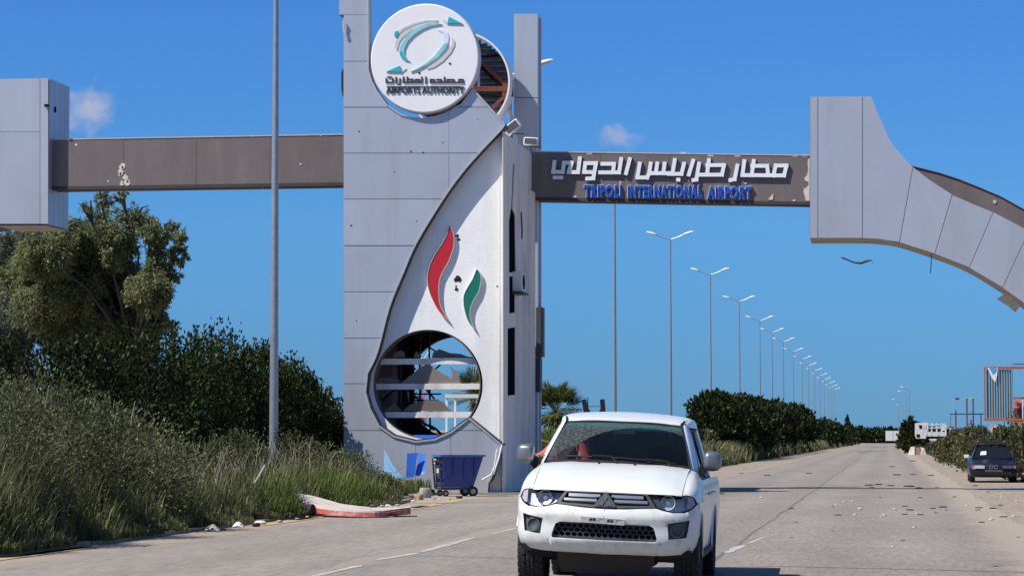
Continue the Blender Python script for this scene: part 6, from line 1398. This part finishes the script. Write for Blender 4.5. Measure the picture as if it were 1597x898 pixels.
    b = MB(); b.box((sg_*.95, 1.474, 1.315), (.145, .006, .12)); b.xf(roll); b.build('mirror_glass', M['chrome'], mi)
# windscreen with uv (metres)
def wsp(u, t):
    base = Vector((.735*u, 1.145+.135*u*u, 1.252-.027*u*u)); top = Vector((.592*u, 1.845+.075*u*u, 1.676-.02*u*u))
    p = base.lerp(top, t); k = 4*t*(1-t)*.022; return p+Vector((0, -k*.5, k))
us = [i/10 for i in range(-10, 11)]; ts = [i/10 for i in range(11)]; nu_ = len(us)
b = MB(); b.add([wsp(u, t) for t in ts for u in us], [(i*nu_+j, i*nu_+j+1, (i+1)*nu_+j+1, (i+1)*nu_+j) for i in range(10) for j in range(nu_-1)]); b.xf(roll)
ws = b.build('windscreen', M['screen'], tk, 60)
uvl = ws.data.uv_layers.new(name='uv'); inv = {}
for lp in ws.data.loops:
    c = ws.data.vertices[lp.vertex_index].co; cc_ = Vector((0, c.y, .55))+ROLL.inverted() @ (Vector(c)-Vector((0, c.y, .55)))
    uvl.data[lp.index].uv = (cc_.x, (cc_.z-1.25)/.42*.82)
b = MB(); b.loft([[wsp(u, -.0)+Vector((0, -.05, -.012)), wsp(u, .0)+Vector((0, -.0, .004)), wsp(u, .055)+Vector((0, 0, .006)), wsp(u, .055)+Vector((0, .01, -.01)), wsp(u, 0)+Vector((0, .0, -.03))] for u in us]); TB(b, 'cowl', M['blackp'], smooth=40)
b = MB(); b.loft([[wsp(u, .965)+Vector((0, -.004, .004)), wsp(u, 1.0)+Vector((0, 0, .006)), wsp(u, 1.0)+Vector((0, .01, -.01)), wsp(u, .965)+Vector((0, 0, -.01))] for u in us]); TB(b, 'top_seal', M['blackp'])
for (u0, t0, u1, t1, pu) in ((-.72, .10, .02, .075, .0), (.0, .085, .80, .045, .78)):
    b = MB(); n_ = 8
    P_ = [wsp(u0+(u1-u0)*k/n_, t0+(t1-t0)*k/n_)+Vector((0, -.022, .018)) for k in range(n_+1)]; b.tube(P_, .009, 5)
    b.tube([wsp(u1*.9+.02, -.02)+Vector((0, -.05, .0)), P_[n_-1]+Vector((0, -.01, .012)), P_[n_//2]+Vector((0, -.008, .012))], [.013, .011, .008], 5); TB(b, 'wiper', M['blackp'])
b = MB()
for x in (-.16, .20): p = hoodp(x/.74, .88); b.box(p+Vector((0, 0, .006)), (.022, .03, .014))
b.xf(roll); b.split('washer_jet', M['blackp'], tk)
# roof
rows_ = []
for (y, ze, zs, zc, we) in ((1.93, 1.600, 1.655, 1.682, .605), (2.08, 1.640, 1.690, 1.722, .66), (2.35, 1.640, 1.722, 1.765, .695), (2.75, 1.640, 1.735, 1.785, .70), (3.15, 1.630, 1.722, 1.772, .70), (3.42, 1.60, 1.68, 1.725, .68)):
    fy = .085 if y < 2 else (.05 if y < 2.1 else 0)
    rows_.append([(-we, y+(.0), ze), (-we*.93, y-.0, zs), (-we*.55, y-fy*.6, (zs+zc)/2+.012), (0, y-fy, zc), (we*.55, y-fy*.6, (zs+zc)/2+.012), (we*.93, y, zs), (we, y, ze)])
b = MB(); b.surf(rows_, 6, 6); TB(b, 'roof', M['paintw'], smooth=60)
b = MB(); b.surf([[(x*.96, y+.03, z-.03) for x, y, z in r_] for r_ in rows_], 2, 2); TB(b, 'headliner', M['seatdark'], smooth=60)
for sg_ in (-1, 1):
    b = MB(); b.tube([(sg_*(we_-.045), y, z+.006) for y, z, we_ in ((2.0, 1.673, .63), (2.2, 1.70, .675), (2.75, 1.727, .70), (3.3, 1.70, .69))], .008, 5); TB(b, 'roof_gutter', M['blackp'])
b = MB(); b.plate([(-.70, 1.10), (.70, 1.10), (.64, 1.70), (-.64, 1.70)], lambda p: (p[0], 3.36, p[1]), lambda p: (p[0], 3.40, p[1]), holes=[[(-.52, 1.22), (.52, 1.22), (.48, 1.58), (-.48, 1.58)]]); TB(b, 'rear_cab_wall', M['paintw'])
b = MB(); b.plate([(-.52, 1.22), (.52, 1.22), (.48, 1.58), (-.48, 1.58)], lambda p: (p[0], 3.38, p[1]), lambda p: (p[0], 3.385, p[1])); TB(b, 'back_window', M['glassdark'])
# bed
b = MB(); b.box((0, 4.22, .70), (1.66, 1.6, .04)); TB(b, 'bed_floor', M['blackp'])
b = MB(); b.box((0, 5.03, .86), (1.60, .05, .50)); TB(b, 'tailgate', M['paintw'])
b = MB(); b.box((0, 3.45, .9), (1.62, .04, .44)); TB(b, 'bed_front', M['paintw'])
b = MB(); b.box((0, 2.35, .40), (1.66, 2.1, .06)); TB(b, 'cabin_floor', M['blackp'])
b = MB(); b.box((0, 1.42, .78), (1.60, .06, .76)); TB(b, 'bulkhead', M['blackp'])
b = MB()
for sg_ in (-1, 1):
    b.box((sg_*.42, 2.6, .34), (.09, 4.4, .12))
b.box((0, .62, .30), (.92, .5, .06)); b.bar((-.7, .88, .36), (.7, .88, .36), .10); b.bar((-.7, 3.86, .38), (.7, 3.86, .38), .12); b.box((0, 3.86, .38), (.3, .3, .26)); b.box((0, 2.0, .36), (.5, 1.2, .16))
b.build('chassis', M['charred'], tk)
b = MB(); b.plate(half([(0, .425), (.47, .425), (.47, .30), (.42, .215), (0, .21)]), lambda p: (p[0], .20+.6*max(0, .42-p[1]), p[1]), lambda p: (p[0], .22+.6*max(0, .42-p[1]), p[1])); b.build('skid_plate', mat('muddy_steel', (.028, .021, .018), .8, 0, .3, 8), tk)
b = MB()
for sg_ in (-1, 1): b.plate([(sg_*.50, .44), (sg_*.84, .46), (sg_*.80, .40), (sg_*.52, .36)], lambda p: (p[0], .26, p[1]), lambda p: (p[0], .30, p[1]))
b.xf(roll); b.split('splash_guard', M['blackp'], tk)
b = MB()
for sg_ in (-1, 1):
    for cy_ in (.86, 3.86):
        b.lathe((sg_*.62, cy_, .40), [(-.16, .42), (.24, .42)], 24, 'x', R(-10), R(190))
b.xf(roll); b.split('wheel_liner', M['blackp'], tk)
# wheels
def wheel(par, x, y, r, wd, sg_, mt=M['rubber'], blocks=34):
    b = MB(); h = wd/2
    b.lathe((x, y, r), [(-h*.8, r*.62), (-h, r*.70), (-h*1.02, r*.86), (-h*.9, r*.965), (-h*.72, r*.99), (-h*.38, r*.995), (-h*.36, r*.972), (-h*.30, r*.972), (-h*.28, r), (-h*.04, r), (-h*.03, r*.972), (h*.03, r*.972), (h*.04, r), (h*.28, r), (h*.30, r*.972), (h*.36, r*.972), (h*.38, r*.995), (h*.72, r*.99), (h*.9, r*.965), (h*1.02, r*.86), (h, r*.70), (h*.8, r*.62)], 44, 'x')
    if blocks:
        for k in range(blocks):
            a = 2*math.pi*k/blocks
            for u, ww_, da in ((-.86, .26, 0), (-.55, .28, .05), (-.16, .20, 0), (.16, .20, .06), (.55, .28, .0), (.86, .26, .05)):
                Mx = Matrix.Rotation(a+da, 3, 'X'); rr = r*(.972 if abs(u) > .8 else .995)
                b.box(Vector((x+u*h, y, r))+Mx @ Vector((0, 0, rr)), (ww_*h, 2*math.pi*r/blocks*.62, .016), Mx)
    w_ = b.build('wheel', mt, par, 40)
    b = MB(); s_ = sg_
    b.lathe((x, y, r), [(-s_*h*.7, r*.63), (s_*h*.75, r*.63), (s_*h*.82, r*.60), (s_*h*.5, r*.55), (s_*h*.35, r*.2), (s_*h*.5, r*.16), (s_*h*.5, .0001)], 30, 'x'); b.build('rim', M['galv'], w_, 40)
    return w_
for sg_ in (-1, 1):
    wheel(tk, sg_*.765, .86, .385, .245, sg_); wheel(tk, sg_*.765, 3.86, .385, .245, sg_, blocks=20)
# interior
b = MB(); b.surf([[(-.74, 1.36, 1.13), (-.3, 1.30, 1.17), (.3, 1.30, 1.17), (.74, 1.36, 1.13)], [(-.74, 1.50, 1.15), (-.3, 1.50, 1.18), (.3, 1.5, 1.20), (.74, 1.5, 1.15)], [(-.74, 1.66, 1.09), (-.3, 1.68, 1.11), (.3, 1.66, 1.15), (.74, 1.66, 1.09)], [(-.74, 1.68, .8), (-.3, 1.7, .8), (.3, 1.7, .8), (.74, 1.68, .8)]], 4, 5); TB(b, 'dashboard', M['seatdark'], smooth=60)
b = MB(); Mx = Matrix.Rotation(R(-28), 3, 'X'); cs = Vector((.37, 1.78, 1.13))
b.tube([cs+Mx @ Vector((.185*math.cos(a), 0, .185*math.sin(a))) for a in [2*math.pi*k/24 for k in range(25)]], .016, 6, False); b.bar(cs+Mx @ Vector((-.17, 0, 0)), cs+Mx @ Vector((.17, 0, 0)), .04, .02); b.bar(cs, cs+Vector((0, -.2, -.1)), .05); TB(b, 'steering_wheel', M['foggrey'], smooth=60)
for x in (-.37, .37):
    b = MB(); rg = [[Vector((x+sx*w2, y+sy2*d2_, z)) for sx, sy2 in ((-1, -.6), (-.7, -1), (.7, -1), (1, -.6), (1, .6), (.7, 1), (-.7, 1), (-1, .6))] for z, y, w2, d2_ in ((.62, 2.28, .25, .07), (.9, 2.34, .26, .08), (1.15, 2.40, .25, .07), (1.27, 2.43, .17, .05))]
    b.loft(rg); b.box((x, 2.05, .62), (.5, .5, .16)); b.box((x, 2.43, 1.36), (.24, .09, .15)); TB(b, 'front_seat', M['seatdark'], smooth=50)
b = MB(); b.box((0, 3.0, .95), (1.3, .14, .62)); b.box((0, 2.8, .66), (1.3, .5, .16)); TB(b, 'rear_seat', M['seatdark'])
b = MB(); b.box((0.02, 1.86, 1.585), (.22, .03, .06)); b.bar((0.02, 1.86, 1.6), (0.0, 1.9, 1.66), .015); TB(b, 'rear_view_mirror', M['foggrey'])
b = MB(); b.plate([(-.16, 1.19), (-.02, 1.16), (0.0, 1.27), (-.05, 1.25)], lambda p: (p[0], 1.45, p[1]), lambda p: (p[0], 1.455, p[1])); TB(b, 'paper', M['bandgrey'])
# passenger
def skinbody(name, joints, edges, radii, m, par, sub=2):
    me = bpy.data.meshes.new(name); me.from_pydata([tuple(j) for j in joints], edges, []); o = bpy.data.objects.new(name, me); col.objects.link(o)
    o.parent = par; md = o.modifiers.new('s', 'SKIN'); sv = me.skin_vertices
    if not sv: 
        bm = bmesh.new(); bm.from_mesh(me); bm.verts.layers.skin.verify(); bm.to_mesh(me); bm.free()
    for v, r_ in zip(me.skin_vertices[0].data, radii): v.radius = r_ if isinstance(r_, tuple) else (r_, r_)
    me.skin_vertices[0].data[0].use_root = True
    s2 = o.modifiers.new('u', 'SUBSURF'); s2.levels = s2.render_levels = sub; dg = bpy.context.evaluated_depsgraph_get(); dg.update()
    m2 = bpy.data.meshes.new_from_object(o.evaluated_get(dg)); o.modifiers.clear(); o.data = m2; m2.materials.clear(); m2.materials.append(m)
    m2.polygons.foreach_set('use_smooth', [True]*len(m2.polygons)); OFF[o.name] = Vector(); return o
Mt = Matrix.Rotation(R(1.3), 3, 'Z'); pl0 = Vector((tl_.x, tl_.y, 0))+Mt @ Vector((-.56, 1.95, .87))
ps = thing('person', pl0, 'passenger in a faded red shirt inside the white pickup, elbow out of the window', 'person', rot=(0, 0, R(1.3)), local=True)
J = [(0, .05, 0), (0, .06, .22), (0, .05, .44), (0, .02, .52), (.01, -.0, .61), (.01, -.02, .69), (-.15, .02, .52), (-.22, -.10, .42), (-.29, -.2, .43), (-.20, -.36, .46), (.17, .02, .52), (.22, -.10, .30), (.18, -.36, .22), (-.10, -.40, .02), (-.12, -.55, -.30), (.10, -.40, .02), (.12, -.55, -.30)]
Eg = [(0, 1), (1, 2), (2, 3), (3, 4), (4, 5), (2, 6), (6, 7), (7, 8), (8, 9), (2, 10), (10, 11), (11, 12), (0, 13), (13, 14), (0, 15), (15, 16)]
Rr = [(.16, .12), (.15, .11), (.17, .11), (.06, .06), (.085, .078), (.078, .08), .075, .06, .055, .03, .075, .055, .035, .085, .06, .085, .06]
body_ = skinbody('body', J, Eg, Rr, M['skin'], ps)
shirtJ = [(0, .05, 0), (0, .06, .22), (0, .05, .44), (0, .04, .54), (-.15, .02, .515), (-.22, -.10, .42), (-.28, -.19, .43), (.17, .02, .515), (.22, -.10, .33)]
skinbody('shirt', shirtJ, [(0, 1), (1, 2), (2, 3), (2, 4), (4, 5), (5, 6), (2, 7), (7, 8)], [(.175, .135), (.165, .13), (.185, .13), (.085, .08), .092, .078, .07, .09, .07], M['shirt'], ps)
b = MB(); b.lathe((.01, .01, .67), [(-.02, .094), (.03, .096), (.06, .085), (.085, .055), (.095, .0001)], 16, 'z'); b.build('hair', M['hair'], ps, 60)
b = MB(); b.tube([(.01, -.085, .67), (.01, -.11, .645), (.01, -.09, .625)], [.012, .018, .010], 6); b.tube([(-.03, -.082, .60), (.05, -.082, .60)], .007, 5); b.build('face_features', M['skin'], ps, 60)
b = MB()
for s_ in (-.035, .05): b.lathe((s_, -.085, .668), [(-.006, .0001), (0, .012), (.006, .0001)], 8, 'y')
b.build('eyes', M['hair'], ps, 60)
b = MB()
for i, (dx, ln_) in enumerate(((-.03, .085), (-.01, .095), (.01, .09), (.03, .07))): b.tube([(-.20+dx, -.37, .465), (-.195+dx, -.37-ln_*.6, .47), (-.19+dx, -.37-ln_, .45)], [.010, .009, .006], 5)
b.tube([(-.16, -.34, .465), (-.135, -.38, .47), (-.13, -.415, .46)], [.012, .010, .007], 5); b.build('fingers', M['skin'], ps, 60)
b = MB(); b.tube([(.12, .0, .56), (.16, -.11, .46), (.05, -.15, .30), (-.02, -.14, .1)], .012, 5); b.build('seat_belt', M['bandgrey'], ps)
# black mount in the truck bed
q = Vector((tl_.x, tl_.y, 0))+Mt @ Vector((-.47, 4.3, .745)); gm = thing('steel_mount', q, 'black steel mount with two upright prongs standing in the pickup bed', 'mount', rot=(0, 0, R(1.3)), local=True)
b = MB(); b.tube([(0, 0, 0), (0, 0, 1.0)], .035, 8); 
for a in (0, 2.1, 4.2): b.bar((0, 0, .5), (.35*math.cos(a), .35*math.sin(a), 0), .035)
b.build('pedestal', M['blackp'], gm)
b = MB(); b.plate([(-.12, .93), (.13, .93), (.12, 1.06), (.07, 1.10), (.04, 1.04), (0, 1.02), (-.04, 1.04), (-.07, 1.10), (-.11, 1.06)], lambda p: (p[0], -.03, p[1]), lambda p: (p[0], .03, p[1])); b.build('cradle', M['blackp'], gm)
b = MB(); b.bar((-.09, 0, 1.02), (-.125, 0, 1.20), .05); b.build('prong', M['blackp'], gm)
b = MB(); b.bar((.10, 0, 1.02), (.085, 0, 1.20), .05); b.build('prong', M['blackp'], gm)
b = MB(); b.bar((-.08, .02, 1.1), (-.085, .02, 1.225), .012); b.bar((-.07, 0, 1.12), (.07, 0, 1.12), .008); b.build('pin', M['foggrey'], gm)
# ------------------------------------------------------------------ dark blue sedan
qs = atD(1549, 684, 88); cs_ = thing('parked_car', (qs.x, qs.y, 0), 'dark blue sedan with luggage on its roof parked on the right shoulder', 'car', rot=(0, 0, R(-.5)), local=True); cs_.scale = (.94, .94, .92)
prof = [(0, [(0, .24), (.55, .24), (.70, .30), (.74, .42), (.72, .52), (.60, .56), (0, .57)]),
        (.10, [(0, .20), (.62, .20), (.78, .27), (.82, .42), (.80, .54), (.66, .63), (0, .65)]),
        (.22, [(0, .20), (.70, .20), (.83, .27), (.855, .42), (.84, .58), (.70, .70), (0, .73)]),
        (.9, [(0, .20), (.76, .20), (.86, .28), (.87, .50), (.855, .68), (.72, .79), (0, .83)]),
        (1.35, [(0, .20), (.77, .20), (.865, .28), (.87, .52), (.86, .76), (.76, .87), (0, .90)]),
        (2.3, [(0, .20), (.78, .20), (.87, .28), (.87, .55), (.86, .82), (.76, .90), (0, .92)]),
        (3.6, [(0, .20), (.77, .20), (.865, .28), (.87, .56), (.855, .84), (.76, .93), (0, .95)]),
        (4.2, [(0, .22), (.72, .22), (.82, .30), (.84, .56), (.82, .80), (.72, .90), (0, .92)]),
        (4.42, [(0, .28), (.65, .28), (.76, .34), (.78, .56), (.76, .72), (.66, .80), (0, .82)])]
rg = []
for y, h_ in prof:
    up = h_; rg.append([Vector((x, y, z)) for x, z in up]+[Vector((-x, y, z)) for x, z in up[::-1][1:-1]])
rr = [cr(list(c), 3) for c in zip(*rg)]; rg2 = [list(r_) for r_ in zip(*rr)]
b = MB(); b.loft(rg2); b.build('body', M['navy'], cs_, 50)
gh = [(.90, [(-.70, 1.28), (.70, 1.28), (.74, 1.5), (.74, 3.5), (.66, 3.75), (-.66, 3.75), (-.74, 3.5), (-.74, 1.5)]), (1.34, [(-.52, 2.02), (.52, 2.02), (.56, 2.1), (.56, 3.1), (.52, 3.2), (-.52, 3.2), (-.56, 3.1), (-.56, 2.1)])]
b = MB(); b.loft([[Vector((x, y, z)) for x, y in pts] for z, pts in gh], cap=False); b.build('windows', mat('dark_car_glass', (.010, .012, .015), .15, 0, .05, spec=.3), cs_)
b = MB(); b.surf([[(-.57, y, z-.05), (-.45, y, z-.005), (0, y, z+.02), (.45, y, z-.005), (.57, y, z-.05)] for y, z in ((2.0, 1.35), (2.3, 1.385), (2.9, 1.385), (3.22, 1.35))], 4, 4); b.build('roof', M['navy'], cs_, 60)
for sg_ in (-1, 1):
    b = MB(); b.bar((sg_*.72, 1.28, .91), (sg_*.545, 2.02, 1.35), .05); b.build('pillar', M['navy'], cs_)
    b = MB(); b.box((sg_*.94, 1.55, .98), (.17, .10, .12)); b.bar((sg_*.8, 1.55, .95), (sg_*.9, 1.55, .95), .05); b.build('mirror', M['ledge'] if sg_ < 0 else M['blackp'], cs_, 40)
    b = MB(); b.box((sg_*.50, .03, .585), (.36, .12, .11)); b.build('headlight', M['reflector'] if sg_ < 0 else M['foggrey'], cs_)
    b = MB(); b.box((sg_*.735, .085, .575), (.13, .13, .10)); b.build('indicator', M['amber'], cs_)
    b = MB(); b.box((sg_*.085, .0, .585), (.13, .06, .12)); kd = b.build('kidney_grille', M['chrome'], cs_)
    b = MB(); b.box((sg_*.085, -.034, .585), (.10, .01, .085)); b.build('grille_opening', M['blackp'], kd)
    for cy_ in (.78, 3.5): wheel(cs_, sg_*.755, cy_, .31, .20, sg_, blocks=0)
b = MB(); b.box((0, -.01, .36), (1.3, .05, .10)); b.build('bumper_strip', M['blackp'], cs_)
b = MB(); b.box((0, -.02, .43), (.62, .02, .10)); b.build('number_plate', M['foggrey'], cs_)
b = MB(); b.box((0, .03, .26), (1.0, .04, .08)); b.build('lower_intake', M['dark'], cs_)
b = MB(); b.plate([(-.44, 1.02), (-.22, 1.03), (-.20, 1.17), (-.40, 1.16)], lambda p: (p[0], 1.28+(p[1]-.90)*1.68-.03, p[1]), lambda p: (p[0], 1.28+(p[1]-.90)*1.68-.02, p[1])); b.build('paper', mat('pale_green_paper', (.45, .62, .58), .7), cs_)
lg = thing('roof_luggage', (qs.x, qs.y+2.4, 1.28), 'low black bundle with reddish ends strapped on the dark sedan roof', 'luggage')
b = MB(); c = Vector((qs.x, qs.y+2.4, 1.29)); b.surf([[c+Vector((x*.54, y*.5, z)) for x, z in ((-1.02, 0), (-.96, .15), (-.5, .18), (0, .16), (.5, .17), (.96, .13), (1.02, 0))] for y in (-1, -.95, 0, .95, 1)], 4, 5)
b.v = [(x, y, z if abs(y-c.y) < .49 else z*.2+c.z*.8) for x, y, z in b.v]; b.build('bundle', M['blackp'], lg, 60)
for sg_ in (-1, 1): b = MB(); b.box(c+Vector((sg_*.46, -.46, .12)), (.07, .08, .04)); b.split('red_end', M['kerbred'], lg)
b = MB(); b.box(c+Vector((0, 0, -.01)), (1.1, .9, .03)); b.build('roof_rack', M['blackp'], lg)
